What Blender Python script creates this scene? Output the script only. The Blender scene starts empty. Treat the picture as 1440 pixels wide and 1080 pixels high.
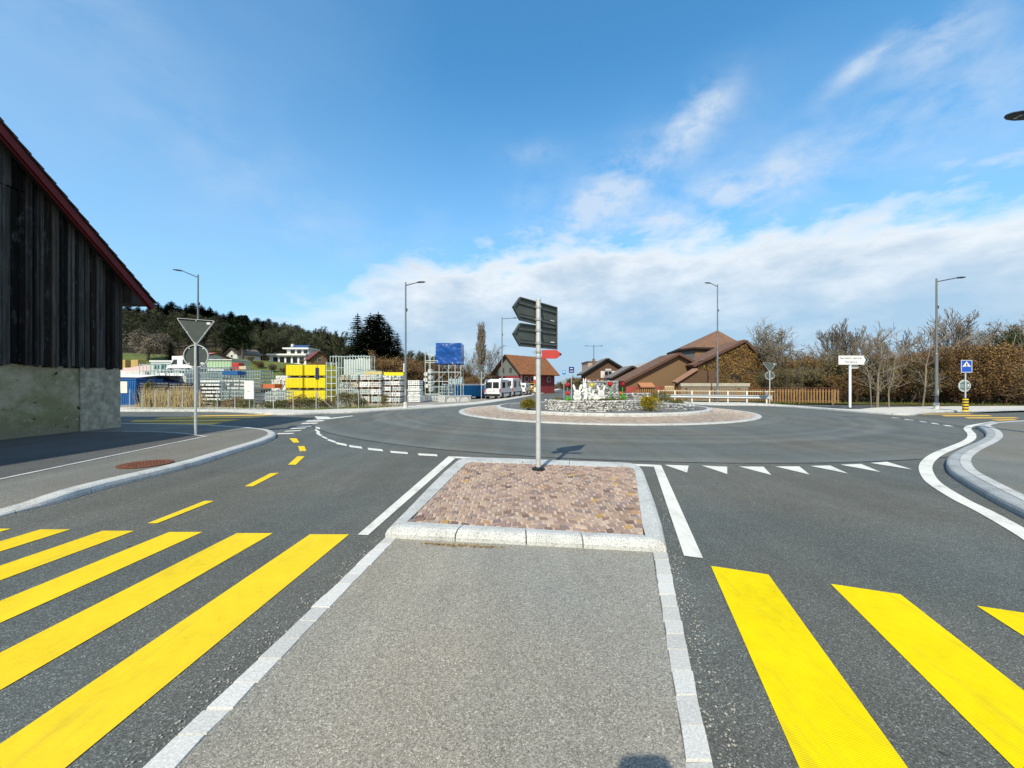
import bpy, math, random
from mathutils import Vector, Matrix
R = math.radians
SC = bpy.context.scene
COL = SC.collection
rng = random.Random(7)
F, H = 540.0, 1.8                      # focal length in photo pixels, camera height

def G(px, py, z=0.0):
    k = (H - z) / (py - 540.0)
    return Vector(((px - 720) * k, F * k, z))

def A(px, py, Y):
    return Vector(((px - 720) / F * Y, Y, H + (540 - py) / F * Y))

# ------------------------------------------------------------------ mesh builder
class MB:
    def __init__(s):
        s.v, s.f, s.m, s.c = [], [], [], None
    def face(s, pts, mi=0):
        b = len(s.v); s.v.extend([tuple(p) for p in pts]); s.f.append(tuple(range(b, b + len(pts)))); s.m.append(mi)
    def grid(s, rows, mi=0, close=False):
        n = len(rows[0]); b = len(s.v)
        for r in rows: s.v.extend([tuple(p) for p in r])
        for i in range(len(rows) - 1):
            for j in range(n if close else n - 1):
                k = (j + 1) % n
                s.f.append((b + i*n + j, b + i*n + k, b + (i+1)*n + k, b + (i+1)*n + j)); s.m.append(mi)
    def box(s, c, size, rz=0.0, mi=0, M=None):
        x, y, z = size[0]/2, size[1]/2, size[2]/2
        ca, sa = math.cos(rz), math.sin(rz); b = len(s.v)
        for dz in (-z, z):
            for dx, dy in ((-x, -y), (x, -y), (x, y), (-x, y)):
                p = Vector((c[0] + dx*ca - dy*sa, c[1] + dx*sa + dy*ca, c[2] + dz))
                s.v.append(tuple(M @ p if M else p))
        for q in ((3, 2, 1, 0), (4, 5, 6, 7), (0, 1, 5, 4), (1, 2, 6, 5), (2, 3, 7, 6), (3, 0, 4, 7)):
            s.f.append(tuple(b + i for i in q)); s.m.append(mi)
    def bx(s, x0, x1, y0, y1, z0, z1, mi=0):
        s.box(((x0+x1)/2, (y0+y1)/2, (z0+z1)/2), (abs(x1-x0), abs(y1-y0), abs(z1-z0)), 0, mi)
    def tube(s, p0, p1, r0, r1=None, n=8, mi=0, cap=True):
        p0, p1 = Vector(p0), Vector(p1); r1 = r0 if r1 is None else r1
        d = p1 - p0
        if d.length < 1e-6: return
        d.normalize(); u = d.orthogonal().normalized(); w = d.cross(u); b = len(s.v)
        for p, r in ((p0, r0), (p1, r1)):
            for i in range(n):
                a = 2*math.pi*i/n
                s.v.append(tuple(p + u*(math.cos(a)*r) + w*(math.sin(a)*r)))
        for i in range(n):
            j = (i+1) % n
            s.f.append((b+i, b+j, b+n+j, b+n+i)); s.m.append(mi)
        if cap and n > 3:
            s.f.append(tuple(b+n-1-i for i in range(n))); s.m.append(mi)
            s.f.append(tuple(b+n+i for i in range(n))); s.m.append(mi)
    def path(s, pts, r, n=6, mi=0):
        for a, b in zip(pts[:-1], pts[1:]): s.tube(a, b, r, r, n, mi)
    def lathe(s, c, prof, n=24, mi=0, axis='z'):
        rows = []
        for r, z in prof:
            row = []
            for i in range(n):
                a = 2*math.pi*i/n; x, y = r*math.cos(a), r*math.sin(a)
                if axis == 'z': row.append((c[0]+x, c[1]+y, c[2]+z))
                elif axis == 'y': row.append((c[0]+x, c[1]+z, c[2]+y))
                else: row.append((c[0]+z, c[1]+x, c[2]+y))
            rows.append(row)
        s.grid(rows, mi, True)
    def prism(s, pts, ax, t, mi=0):
        """extrude polygon pts (list of Vector) by vector ax*t"""
        ax = Vector(ax) * t; q = [Vector(p) for p in pts]; n = len(q); b = len(s.v)
        s.v.extend([tuple(p) for p in q]); s.v.extend([tuple(p + ax) for p in q])
        s.f.append(tuple(b + i for i in range(n))); s.m.append(mi)
        s.f.append(tuple(b + 2*n - 1 - i for i in range(n))); s.m.append(mi)
        for i in range(n):
            j = (i+1) % n
            s.f.append((b+j, b+i, b+n+i, b+n+j)); s.m.append(mi)
    def blob(s, c, rad, jit, rn, mi=0):
        t = (1 + 5**.5)/2; b = len(s.v)
        rot = Matrix.Rotation(rn.uniform(0, 6.28), 3, Vector((rn.gauss(0,1), rn.gauss(0,1), rn.gauss(0,1))).normalized())
        for p in ((-1,t,0),(1,t,0),(-1,-t,0),(1,-t,0),(0,-1,t),(0,1,t),(0,-1,-t),(0,1,-t),(t,0,-1),(t,0,1),(-t,0,-1),(-t,0,1)):
            q = rot @ Vector(p).normalized() * (1 + rn.uniform(-jit, jit))
            s.v.append((c[0]+q.x*rad[0], c[1]+q.y*rad[1], c[2]+q.z*rad[2]))
        for q in ((0,11,5),(0,5,1),(0,1,7),(0,7,10),(0,10,11),(1,5,9),(5,11,4),(11,10,2),(10,7,6),(7,1,8),(3,9,4),(3,4,2),(3,2,6),(3,6,8),(3,8,9),(4,9,5),(2,4,11),(6,2,10),(8,6,7),(9,8,1)):
            s.f.append(tuple(b+i for i in q)); s.m.append(mi)
    def mesh(s, name, mats, smooth=False):
        me = bpy.data.meshes.new(name); me.from_pydata(s.v, [], s.f)
        for m in (mats if isinstance(mats, (list, tuple)) else [mats]): me.materials.append(m)
        if any(s.m): me.polygons.foreach_set('material_index', s.m)
        if s.c:
            at = me.attributes.new('tint', 'FLOAT_COLOR', 'FACE')
            at.data.foreach_set('color', [x for c in s.c for x in c])
        if smooth:
            me.polygons.foreach_set('use_smooth', [True]*len(me.polygons))
        me.update()
        return me
    def build(s, name, mats, parent=None, smooth=False, bevel=0.0):
        o = bpy.data.objects.new(name, s.mesh(name, mats, smooth)); COL.objects.link(o)
        if parent: o.parent = parent
        if bevel:
            b = o.modifiers.new('bevel', 'BEVEL'); b.width = bevel; b.segments = 2; b.limit_method = 'ANGLE'
        if smooth:
            try: o.data.set_sharp_from_angle(angle=R(40))
            except Exception: pass
        return o

def tag(o, label=None, cat=None, group=None, kind=None):
    if label: o['label'] = label
    if cat: o['category'] = cat
    if group: o['group'] = group
    if kind: o['kind'] = kind
    return o
def thing(name, label, cat, loc=(0, 0, 0), rz=0.0, group=None):
    o = bpy.data.objects.new(name, None); COL.objects.link(o); o.empty_display_size = .2
    o.location = loc; o.rotation_euler = (0, 0, rz)
    return tag(o, label, cat, group)
def struct(mb, name, mats, smooth=False):
    return tag(mb.build(name, mats, None, smooth), kind='structure')
KIDS = {}
def dup(root, loc, rz=0.0, sc=1.0, label=None, group=None):
    r = root.copy(); COL.objects.link(r); r.location = loc; r.rotation_euler = (0, 0, rz)
    r.scale = (sc, sc, sc) if not isinstance(sc, (tuple, list)) else sc
    if label: r['label'] = label
    if group: r['group'] = group
    for ch in list(root.children):
        c = ch.copy(); COL.objects.link(c); c.parent = r
        for g in list(ch.children):
            d = g.copy(); COL.objects.link(d); d.parent = c
    return r

# ------------------------------------------------------------------ materials
MATS = {}
class NT:
    def __init__(s, name):
        s.mat = bpy.data.materials.new(name); s.mat.use_nodes = True
        s.n = s.mat.node_tree.nodes; s.l = s.mat.node_tree.links
        s.b = s.n['Principled BSDF']
        s.co = s.n.new('ShaderNodeTexCoord')
    def new(s, t, **k):
        o = s.n.new(t)
        for a, b in k.items(): setattr(o, a, b)
        return o
    def link(s, a, b): s.l.new(a, b)
    def noise(s, scale, detail=4, rough=.55, vec=None, stretch=None):
        t = s.new('ShaderNodeTexNoise'); t.inputs['Scale'].default_value = scale
        t.inputs['Detail'].default_value = detail; t.inputs['Roughness'].default_value = rough
        v = vec or s.co.outputs['Object']
        if stretch:
            mp = s.new('ShaderNodeMapping'); mp.inputs['Scale'].default_value = stretch
            s.link(v, mp.inputs['Vector']); v = mp.outputs['Vector']
        s.link(v, t.inputs['Vector'])
        return t.outputs['Fac']
    def voro(s, scale, feature='F1', out='Distance', vec=None):
        t = s.new('ShaderNodeTexVoronoi'); t.feature = feature; t.inputs['Scale'].default_value = scale
        s.link(vec or s.co.outputs['Object'], t.inputs['Vector'])
        return t.outputs[out]
    def ramp(s, fac, stops):
        t = s.new('ShaderNodeValToRGB'); e = t.color_ramp.elements
        while len(e) < len(stops): e.new(.5)
        for i, (p, c) in enumerate(stops):
            e[i].position = p; e[i].color = (c[0], c[1], c[2], 1) if isinstance(c, (tuple, list)) else (c, c, c, 1)
        s.link(fac, t.inputs['Fac'])
        return t.outputs['Color']
    def mix(s, fac, a, b, mode='MIX'):
        t = s.new('ShaderNodeMix', data_type='RGBA', blend_type=mode)
        for sock, v in ((t.inputs['Factor'], fac), (t.inputs['A'], a), (t.inputs['B'], b)):
            if isinstance(v, (int, float)): sock.default_value = v
            elif isinstance(v, (tuple, list)): sock.default_value = (v[0], v[1], v[2], 1)
            else: s.link(v, sock)
        return t.outputs['Result']
    def math(s, op, a, b=0.0, clamp=False):
        t = s.new('ShaderNodeMath', operation=op); t.use_clamp = clamp
        for sock, v in ((t.inputs[0], a), (t.inputs[1], b)):
            if isinstance(v, (int, float)): sock.default_value = v
            else: s.link(v, sock)
        return t.outputs[0]
    def bump(s, h, strength=.3, dist=.01):
        t = s.new('ShaderNodeBump'); t.inputs['Strength'].default_value = strength; t.inputs['Distance'].default_value = dist
        s.link(h, t.inputs['Height']); s.link(t.outputs['Normal'], s.b.inputs['Normal'])
    def fin(s, col, rough=.8, metal=0.0, spec=.3):
        if isinstance(col, (tuple, list)): s.b.inputs['Base Color'].default_value = (col[0], col[1], col[2], 1)
        else: s.link(col, s.b.inputs['Base Color'])
        if isinstance(rough, (int, float)): s.b.inputs['Roughness'].default_value = rough
        else: s.link(rough, s.b.inputs['Roughness'])
        s.b.inputs['Metallic'].default_value = metal
        s.b.inputs['Specular IOR Level'].default_value = spec
        return s.mat

def pm(name, c1, c2=None, scale=3.0, rough=.7, metal=0.0, bump=0.0, spec=.3, stretch=None, detail=4, rnd=0.0):
    """procedural two tone noise material"""
    if name in MATS: return MATS[name]
    t = NT(name)
    if c2 is None: c2 = tuple(x*.78 for x in c1)
    n = t.noise(scale, detail, .6, stretch=stretch)
    c = t.ramp(n, [(.3, c2), (.7, c1)])
    if rnd:
        oi = t.new('ShaderNodeObjectInfo')
        v = t.math('MULTIPLY_ADD', oi.outputs['Random'], rnd*2)
        v.node.inputs[2].default_value = 1 - rnd
        hs = t.new('ShaderNodeHueSaturation'); t.link(v, hs.inputs['Value']); t.link(c, hs.inputs['Color']); c = hs.outputs['Color']
    if bump: t.bump(n, bump, .02)
    MATS[name] = t.fin(c, rough, metal, spec)
    return MATS[name]

def asphalt(name, base, speck, tint=(1, 1, 1), patch=.18, rings=False):
    t = NT(name)
    fine = t.noise(75, 3, .7)
    big = t.noise(.35, 5, .6)
    mid = t.noise(2.2, 4, .6)
    vc = t.voro(155, out='Color')
    sep = t.new('ShaderNodeSeparateColor'); t.link(vc, sep.inputs['Color'])
    stone = t.ramp(sep.outputs[0], [(0, base*.35), (.3, base*.7), (.6, base*.98), (.86, base*1.4), (.95, speck*.8), (1, speck*1.25)])
    c = t.mix(.36, stone, t.ramp(fine, [(.3, base*.35), (.7, base*1.7)]))
    f = t.math('ADD', t.math('MULTIPLY', big, .7), t.math('MULTIPLY', mid, .3))
    f = t.ramp(f, [(.32, 1 - patch), (.68, 1 + patch)])
    c = t.mix(1.0, c, f, 'MULTIPLY')
    c = t.mix(1.0, c, t.ramp(t.noise(1.0, 4, .6, stretch=(1.1, .09, 1)), [(.3, .88), (.5, 1.0), (.7, 1.14)]), 'MULTIPLY')
    if rings:
        mp = t.new('ShaderNodeVectorMath', operation='LENGTH'); t.link(t.co.outputs['Object'], mp.inputs[0])
        d = t.math('ADD', mp.outputs['Value'], t.math('MULTIPLY', t.noise(.5, 3), .9))
        wv = t.new('ShaderNodeCombineXYZ'); t.link(d, wv.inputs[0])
        rn = t.noise(1.3, 2, .5, wv.outputs[0])
        c = t.mix(1.0, c, t.ramp(rn, [(.3, .78), (.5, 1.0), (.7, 1.25)]), 'MULTIPLY')
    c = t.mix(1.0, c, t.mix(t.ramp(t.noise(.22, 3, .5), [(.4, 0), (.6, 1)]), tuple(a*b for a, b in zip(tint, (1.07, 1.0, .92))), tuple(a*b for a, b in zip(tint, (.97, 1.0, 1.02)))), 'MULTIPLY')
    c = t.mix(t.ramp(t.noise(5.5, 2, .4), [(.765, 0), (.775, .75)]), c, (.03, .03, .028))
    t.bump(t.math('ADD', fine, t.math('MULTIPLY', t.voro(170), .6)), .55, .006)
    MATS[name] = t.fin(c, .85, 0, .25)
    return MATS[name]

def paint(name, col, wear=.12, worn=(.16, .16, .15), groove=False):
    t = NT(name)
    n = t.noise(55, 4, .7); b = t.noise(1.1, 5, .65); m = t.noise(9, 4, .7)
    w = t.math('ADD', t.math('MULTIPLY', n, .45), t.math('ADD', t.math('MULTIPLY', b, .3), t.math('MULTIPLY', m, .25)))
    k = t.ramp(w, [(.30 + wear*.35, 1.0), (.37 + wear*.35, 0.0)])
    gr = t.ramp(t.noise(1.0, 5, .7, stretch=(9, .8, 1)), [(.52, 0), (.72, .30)])
    sc = t.ramp(t.noise(1.0, 3, .6, stretch=(60, 5, 1)), [(.69, 0), (.71, .5)])
    k = t.math('MAXIMUM', t.math('MAXIMUM', k, gr), sc)
    c = t.mix(t.math('MULTIPLY', k, .8), t.ramp(t.math('ADD', t.math('MULTIPLY', b, .6), t.math('MULTIPLY', m, .4)), [(.33, tuple(x*.78 for x in col)), (.55, tuple(x*.93 for x in col)), (.7, col)]), worn)
    h = n
    if groove:
        wv = t.new('ShaderNodeTexWave'); wv.wave_type = 'BANDS'; wv.bands_direction = 'Y'
        wv.inputs['Scale'].default_value = 30; wv.inputs['Distortion'].default_value = .15
        mp = t.new('ShaderNodeMapping'); mp.inputs['Rotation'].default_value = (0, 0, R(18))
        t.link(t.co.outputs['Object'], mp.inputs['Vector']); t.link(mp.outputs['Vector'], wv.inputs['Vector'])
        c = t.mix(1.0, c, t.ramp(wv.outputs['Fac'], [(.0, .92), (.5, 1.0)]), 'MULTIPLY')
        h = t.math('ADD', n, wv.outputs['Fac'])
    t.bump(h, .35, .005)
    MATS[name] = t.fin(c, .75, 0, .12)
    return MATS[name]

def granite(name, col, dark=.35, scale=140):
    t = NT(name)
    vc = t.voro(scale, out='Color'); sep = t.new('ShaderNodeSeparateColor'); t.link(vc, sep.inputs['Color'])
    sp = t.ramp(sep.outputs[0], [(0, dark), (.12, dark*1.4), (.2, .85), (.7, 1.0), (1, 1.1)])
    n = t.noise(3, 5, .6)
    c = t.mix(1.0, t.ramp(n, [(.28, tuple(x*.66 for x in col)), (.5, tuple(x*.92 for x in col)), (.7, col)]), sp, 'MULTIPLY')
    t.bump(t.noise(60, 3), .3, .005)
    MATS[name] = t.fin(c, .75, 0, .3)
    return MATS[name]

def tinted(name, rough=.75, bump=.3, scale=60, var=.25):
    """colour from each piece's own attribute, broken up by noise"""
    t = NT(name)
    at = t.new('ShaderNodeAttribute'); at.attribute_name = 'tint'
    n = t.noise(scale, 4, .65)
    c = t.mix(1.0, at.outputs['Color'], t.ramp(n, [(.25, 1 - var), (.75, 1 + var)]), 'MULTIPLY')
    t.bump(n, bump, .006)
    MATS[name] = t.fin(c, rough, 0, .3)
    return MATS[name]

def leafy(name, stops, scale=2.5, rough=.75, rnd=.12):
    t = NT(name)
    n = t.noise(scale, 3, .6)
    w = t.new('ShaderNodeTexWhiteNoise'); w.noise_dimensions = '1D'; geo = t.new('ShaderNodeNewGeometry')
    t.link(geo.outputs['Random Per Island'], w.inputs['W'])
    f = t.math('ADD', t.math('MULTIPLY', n, .55), t.math('MULTIPLY', w.outputs['Value'], .45))
    c = t.ramp(f, stops)
    oi = t.new('ShaderNodeObjectInfo')
    v = t.math('MULTIPLY_ADD', oi.outputs['Random'], rnd*2); v.node.inputs[2].default_value = 1 - rnd
    hs = t.new('ShaderNodeHueSaturation'); t.link(v, hs.inputs['Value']); t.link(c, hs.inputs['Color'])
    MATS[name] = t.fin(hs.outputs['Color'], rough, 0, .2)
    return MATS[name]

M = {}
M['asphalt'] = asphalt('road_asphalt', .112, .36, (.93, 1.0, .95))
M['ring_asphalt'] = asphalt('ring_asphalt', .132, .28, (.94, 1.0, .95), .12, True)
M['refuge_asphalt'] = asphalt('refuge_asphalt', .27, .55, (1.03, 1.0, .90), .10)
M['walk_asphalt'] = asphalt('walk_asphalt', .175, .36, (1.0, 1.0, .91), .12)
M['yard'] = pm('yard_gravel', (.33, .31, .28), (.22, .2, .18), 6, .9, bump=.3)
M['concrete'] = pm('pale_concrete', (.62, .58, .52), (.50, .47, .42), 2.2, .85, bump=.15)
M['yellow'] = paint('yellow_paint', (.87, .625, .025), .13, (.32, .25, .05))
M['yellow_new'] = paint('yellow_grooved_paint', (.92, .71, .0), .05, (.25, .2, .04), True)
M['yellow_old'] = paint('yellow_worn_paint', (.82, .50, .08), .2, (.2, .18, .12))
M['white_paint'] = paint('white_road_paint', (.76, .75, .69), .24)
M['granite'] = granite('kerb_granite', (.60, .605, .585), .36)
M['granite_sett'] = tinted('sett_granite', .8, .5, 70, .3)
M['granite_grey'] = granite('kerb_granite_grey', (.40, .42, .42), .5, 120)
M['paver'] = tinted('porphyry_stone', .7, .4, 45, .28)
M['joint'] = pm('paver_joint_mortar', (.62, .49, .40), (.46, .36, .29), 30, .9, bump=.4)
M['galv'] = pm('galvanised_steel', (.52, .55, .55), (.40, .43, .44), 9, .45, .6, spec=.5)
M['galv_light'] = pm('pale_zinc', (.64, .67, .66), (.5, .53, .53), 7, .5, .35)
M['sign_back'] = pm('sign_back_grey', (.088, .104, .100), (.066, .080, .078), 5, .5, .2)
M['rim'] = pm('sign_rim_pale', (.62, .66, .66), (.5, .54, .54), 9, .45, .2)
M['white'] = pm('white_enamel', (.78, .79, .78), (.70, .71, .70), 2, .45)
M['offwhite'] = pm('dusty_white', (.66, .66, .63), (.50, .50, .47), 2.5, .6)
M['black'] = pm('black_enamel', (.02, .02, .022), (.012, .012, .014), 4, .5)
M['lamp_grey'] = pm('lamp_dark_grey', (.05, .065, .08), (.035, .045, .055), 3, .5, .3)
M['pole_grey'] = pm('lamp_pole_grey', (.24, .25, .25), (.17, .18, .18), 2, .5, .4, stretch=(1, 1, .1))
M['red'] = pm('red_enamel', (.50, .06, .05), (.42, .05, .045), 3, .5)
M['blue'] = pm('blue_enamel', (.02, .09, .50), (.015, .075, .44), 3, .4)
M['skyblue'] = pm('light_blue_enamel', (.02, .27, .70), (.02, .24, .64), 3, .4)
M['glass'] = pm('dark_glass', (.025, .03, .035), (.012, .015, .02), 2, .08, spec=.6)
M['rubber'] = pm('tyre_rubber', (.02, .02, .02), (.012, .012, .012), 8, .85)
M['rust'] = pm('rusty_iron', (.22, .085, .045), (.13, .05, .03), 12, .8, .2, bump=.4)
# ------------------------------------------------------------------ camera, sun, sky
SUN_AZ = math.atan2(-.341, -.94)       # horizontal direction towards the sun (behind, slightly left)
SUN_EL = R(43)
cam = bpy.data.cameras.new('camera'); co = bpy.data.objects.new('camera', cam); COL.objects.link(co)
cam.sensor_width = 36; cam.lens = 13.5; cam.clip_start = .05; cam.clip_end = 6000
co.location = (0, 0, H); co.rotation_euler = (R(90), 0, 0)
SC.camera = co
sd = Vector((-.341 * math.cos(SUN_EL), -.94 * math.cos(SUN_EL), math.sin(SUN_EL))).normalized()
sl = bpy.data.lights.new('sun', 'SUN'); sl.energy = 4.7; sl.angle = R(.53); sl.color = (1.0, .925, .76)
so = bpy.data.objects.new('sun', sl); COL.objects.link(so); so.location = sd * 100
so.rotation_euler = sd.to_track_quat('Z', 'Y').to_euler()

W = bpy.data.worlds.new('World'); SC.world = W; W.use_nodes = True
wn, wl = W.node_tree.nodes, W.node_tree.links
wn.clear()
def wnew(t, **k):
    o = wn.new(t)
    for a, b in k.items(): setattr(o, a, b)
    return o
def wm(op, a, b=0.0, c=0.0, clamp=False):
    t = wnew('ShaderNodeMath', operation=op); t.use_clamp = clamp
    for s_, v in zip(t.inputs, (a, b, c)):
        if isinstance(v, (int, float)): s_.default_value = v
        else: wl.new(v, s_)
    return t.outputs[0]
def wmix(f, a, b):
    t = wnew('ShaderNodeMix', data_type='RGBA')
    for s_, v in ((t.inputs['Factor'], f), (t.inputs['A'], a), (t.inputs['B'], b)):
        if isinstance(v, (int, float)): s_.default_value = v
        elif isinstance(v, tuple): s_.default_value = (*v, 1)
        else: wl.new(v, s_)
    return t.outputs['Result']
def wramp(f, stops):
    t = wnew('ShaderNodeValToRGB'); e = t.color_ramp.elements
    while len(e) < len(stops): e.new(.5)
    for i, (p, c) in enumerate(stops):
        e[i].position = p; e[i].color = (*c, 1) if isinstance(c, tuple) else (c, c, c, 1)
    wl.new(f, t.inputs['Fac']); return t.outputs['Color']
sky = wnew('ShaderNodeTexSky', sky_type='NISHITA'); sky.sun_disc = False
sky.sun_elevation = SUN_EL; sky.sun_rotation = math.atan2(-.341, -.94)
sky.altitude = 400; sky.air_density = 1.0; sky.dust_density = .6; sky.ozone_density = 2.2
hs = wnew('ShaderNodeHueSaturation'); hs.inputs['Saturation'].default_value = 1.12; hs.inputs['Value'].default_value = 1.0
wl.new(sky.outputs[0], hs.inputs['Color'])
gm = wnew('ShaderNodeMix', data_type='RGBA', blend_type='MULTIPLY'); gm.inputs['Factor'].default_value = 1
wl.new(hs.outputs['Color'], gm.inputs['A']); gm.inputs['B'].default_value = (1.02, 1.82, 1.84, 1)
SKYC = gm.outputs['Result']
tc = wnew('ShaderNodeTexCoord'); DIR = tc.outputs['Generated']
sx = wnew('ShaderNodeSeparateXYZ'); wl.new(DIR, sx.inputs[0])
az = wm('DEGREES', wm('ARCTAN2', sx.outputs[0], sx.outputs[1]))
el = wm('DEGREES', wm('ARCSINE', sx.outputs[2]))
def wnoise(scale, detail, rough, st=(1, 1, 1), dist=0.0):
    mp = wnew('ShaderNodeMapping'); mp.inputs['Scale'].default_value = st; wl.new(DIR, mp.inputs['Vector'])
    t = wnew('ShaderNodeTexNoise'); t.inputs['Scale'].default_value = scale; t.inputs['Detail'].default_value = detail
    t.inputs['Roughness'].default_value = rough; t.inputs['Distortion'].default_value = dist
    wl.new(mp.outputs[0], t.inputs['Vector']); return t.outputs['Fac']
n1 = wnoise(5.5, 9, .55, (1, 1, 2.2), .15)
n2 = wnoise(13, 8, .6, (1, 1, 2.5), .2)
n3 = wnoise(2.2, 5, .5, (1, 1, 3.0), .1)
# bank of cloud low over the right: its top edge as elevation over azimuth
fx = wm('MULTIPLY_ADD', az, 1/180.0, .5)
top = wramp(fx, [((a + 90)/180, e/40.0) for a, e in ((-60, 0), (-40, 7), (-31, 11.5), (-17, 16.5), (0, 20), (13, 21), (27, 20.5), (42, 18.5), (49, 19.3), (56, 17.5), (80, 16))])
sep = wnew('ShaderNodeSeparateColor'); wl.new(top, sep.inputs[0])
edge = wm('MULTIPLY', sep.outputs[0], 40.0)
depth = wm('ADD', wm('SUBTRACT', edge, el), wm('MULTIPLY_ADD', n1, 16.0, -8.0))       # degrees below the edge
depth = wm('ADD', depth, wm('MULTIPLY_ADD', n2, 7.0, -3.5))
bank = wm('MULTIPLY', wm('MULTIPLY_ADD', depth, 1/4.0, .22, True), wm('MULTIPLY_ADD', wm('ADD', az, 40.0), 1/26.0, 0.0, True))
low = wm('MULTIPLY_ADD', wm('SUBTRACT', edge, el), 1/13.0, -.12, True)            # 0 at the bright rim, 1 low down
lown = wm('ADD', low, wm('ADD', wm('MULTIPLY_ADD', n1, 1.9, -.95), wm('MULTIPLY_ADD', n2, .9, -.45)), 0, True)
bankc = wramp(lown, [(0, (.86, .90, .93)), (.28, (.72, .79, .86)), (.6, (.55, .66, .77)), (1, (.41, .56, .72))])
bank_a = wm('MULTIPLY', bank, wm('MULTIPLY_ADD', low, -.16, .95))
# loose wisps higher up
def blob(a0, e0, sa, se, k, tilt=0.0):
    da = wm('SUBTRACT', az, a0); de = wm('SUBTRACT', wm('SUBTRACT', el, e0), wm('MULTIPLY', da, tilt))
    q = wm('ADD', wm('POWER', wm('ABSOLUTE', wm('MULTIPLY', da, 1/sa)), 2.0), wm('POWER', wm('ABSOLUTE', wm('MULTIPLY', de, 1/se)), 2.0))
    return wm('MULTIPLY', wm('EXPONENT', wm('MULTIPLY', q, -1.0)), k)
acc = None
for bdef in ((14, 26.0, 5.5, 3.0, 1.35, .4), (25.5, 32, 4.0, 2.4, 1.3, .35), (20, 28, 12, 4, .5, .3), (3, 31, 5, 1.4, .42, 0), (3, 26, 4, 2.0, .4, 0), (35, 24.5, 7, 3.2, .62, .2),
             (42.5, 31.6, 3.2, 1.0, 1.2, .35), (48.5, 31.2, 3.2, 1.6, 1.15, .1), (47, 26.5, 8, 4, .42, 0), (31, 24, 5, 2.2, .6, 0), (52, 25, 8, 4, .4, 0),
             (-28, 11, 5, 2.0, .30, 0), (-12, 22, 7, 2.2, .16, 0), (-52, 36, 9, 5, .26, 0), (-38, 26, 14, 6, .20, -.3), (-24, 19, 14, 4, .22, -.2), (24, 22, 16, 3.0, .75, 0)):
    b_ = blob(*bdef); acc = b_ if acc is None else wm('ADD', acc, b_)
n4 = wnoise(9, 9, .58, (1, 1, 1.3), .25)
wisp = wm('ADD', wm('MULTIPLY', n4, .65), wm('MULTIPLY', n2, .35))
wisp = wm('MULTIPLY', wm('MULTIPLY_ADD', wisp, 4.2, -1.60, True), acc, 0, True)
wisp = wm('MULTIPLY', wisp, .74)
# pale air near the horizon
hz = wm('POWER', wm('SUBTRACT', 1.0, wm('MULTIPLY', wm('MAXIMUM', el, 0.0), 1/40.0), 0, True), 1.4)
KSKY = .135
def up(c): return tuple(x / KSKY for x in c)
s0 = wmix(wm('MULTIPLY', hz, .92), SKYC, up((.38, .585, .85)))
vl = wm('MULTIPLY', wm('MULTIPLY_ADD', az, -1/40.0, -.25, True), wm('MULTIPLY_ADD', n3, 1.3, -.25, True))
s0 = wmix(wm('MULTIPLY', vl, .5), s0, up((.46, .64, .86)))
s1 = wmix(wisp, s0, up((.66, .76, .88)))
bs = wnew('ShaderNodeVectorMath', operation='SCALE'); wl.new(bankc, bs.inputs[0]); bs.inputs['Scale'].default_value = 1/KSKY
s2 = wmix(bank_a, s1, bs.outputs[0])
# pale cloud added in the unseen sky behind the viewer, as neutral fill light
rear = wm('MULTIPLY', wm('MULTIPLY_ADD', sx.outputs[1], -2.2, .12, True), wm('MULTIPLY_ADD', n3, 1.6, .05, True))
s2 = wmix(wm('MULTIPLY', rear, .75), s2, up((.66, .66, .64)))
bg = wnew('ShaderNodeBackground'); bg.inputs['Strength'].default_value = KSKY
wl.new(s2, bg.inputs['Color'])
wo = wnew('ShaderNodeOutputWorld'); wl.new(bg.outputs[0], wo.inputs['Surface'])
vs = SC.view_settings
vs.view_transform = 'Standard'; vs.look = 'None'; vs.exposure = 0.08; vs.gamma = 1.0; vs.use_curve_mapping = False
SC.cycles.use_denoising = True
SC.cycles.max_bounces = 6; SC.cycles.diffuse_bounces = 3; SC.cycles.glossy_bounces = 3; SC.cycles.transmission_bounces = 3
# ------------------------------------------------------------------ ground, road, kerbs, markings
def sheet(name, pts, z, mat):
    mb = MB(); mb.face([(p[0], p[1], z) for p in pts]); return struct(mb, name, mat)
def spline(pts, n=6):
    """Catmull-Rom through 2D/3D points"""
    P = [Vector(p) for p in pts]; P = [2*P[0]-P[1]] + P + [2*P[-1]-P[-2]]; out = []
    for i in range(1, len(P)-2):
        for k in range(n):
            t = k/n; a, b, c, d = P[i-1:i+3]
            out.append(.5*((2*b) + (c-a)*t + (2*a-5*b+4*c-d)*t*t + (3*b-a-3*c+d)*t**3))
    out.append(P[-2]); return out
def offs(path, w):
    out = []
    for i, p in enumerate(path):
        a = path[max(0, i-1)]; b = path[min(len(path)-1, i+1)]
        t = (b-a); t.z = 0; t.normalize(); out.append(Vector((p.x - t.y*w, p.y + t.x*w, p.z)))
    return out
def ribbon(mb, path, w0, w1, z, mi=0):
    a, b = offs(path, w0), offs(path, w1)
    mb.grid([[(p.x, p.y, z) for p in a], [(p.x, p.y, z) for p in b]][::-1], mi)
def resample(path, step):
    out = [path[0].copy()]; acc = 0.0
    for a, b in zip(path[:-1], path[1:]):
        L = (b-a).length; s = step - acc
        while s <= L and L > 0:
            out.append(a.lerp(b, s/L)); s += step
        acc = (acc + L) % step
    out.append(path[-1].copy()); return out
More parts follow.
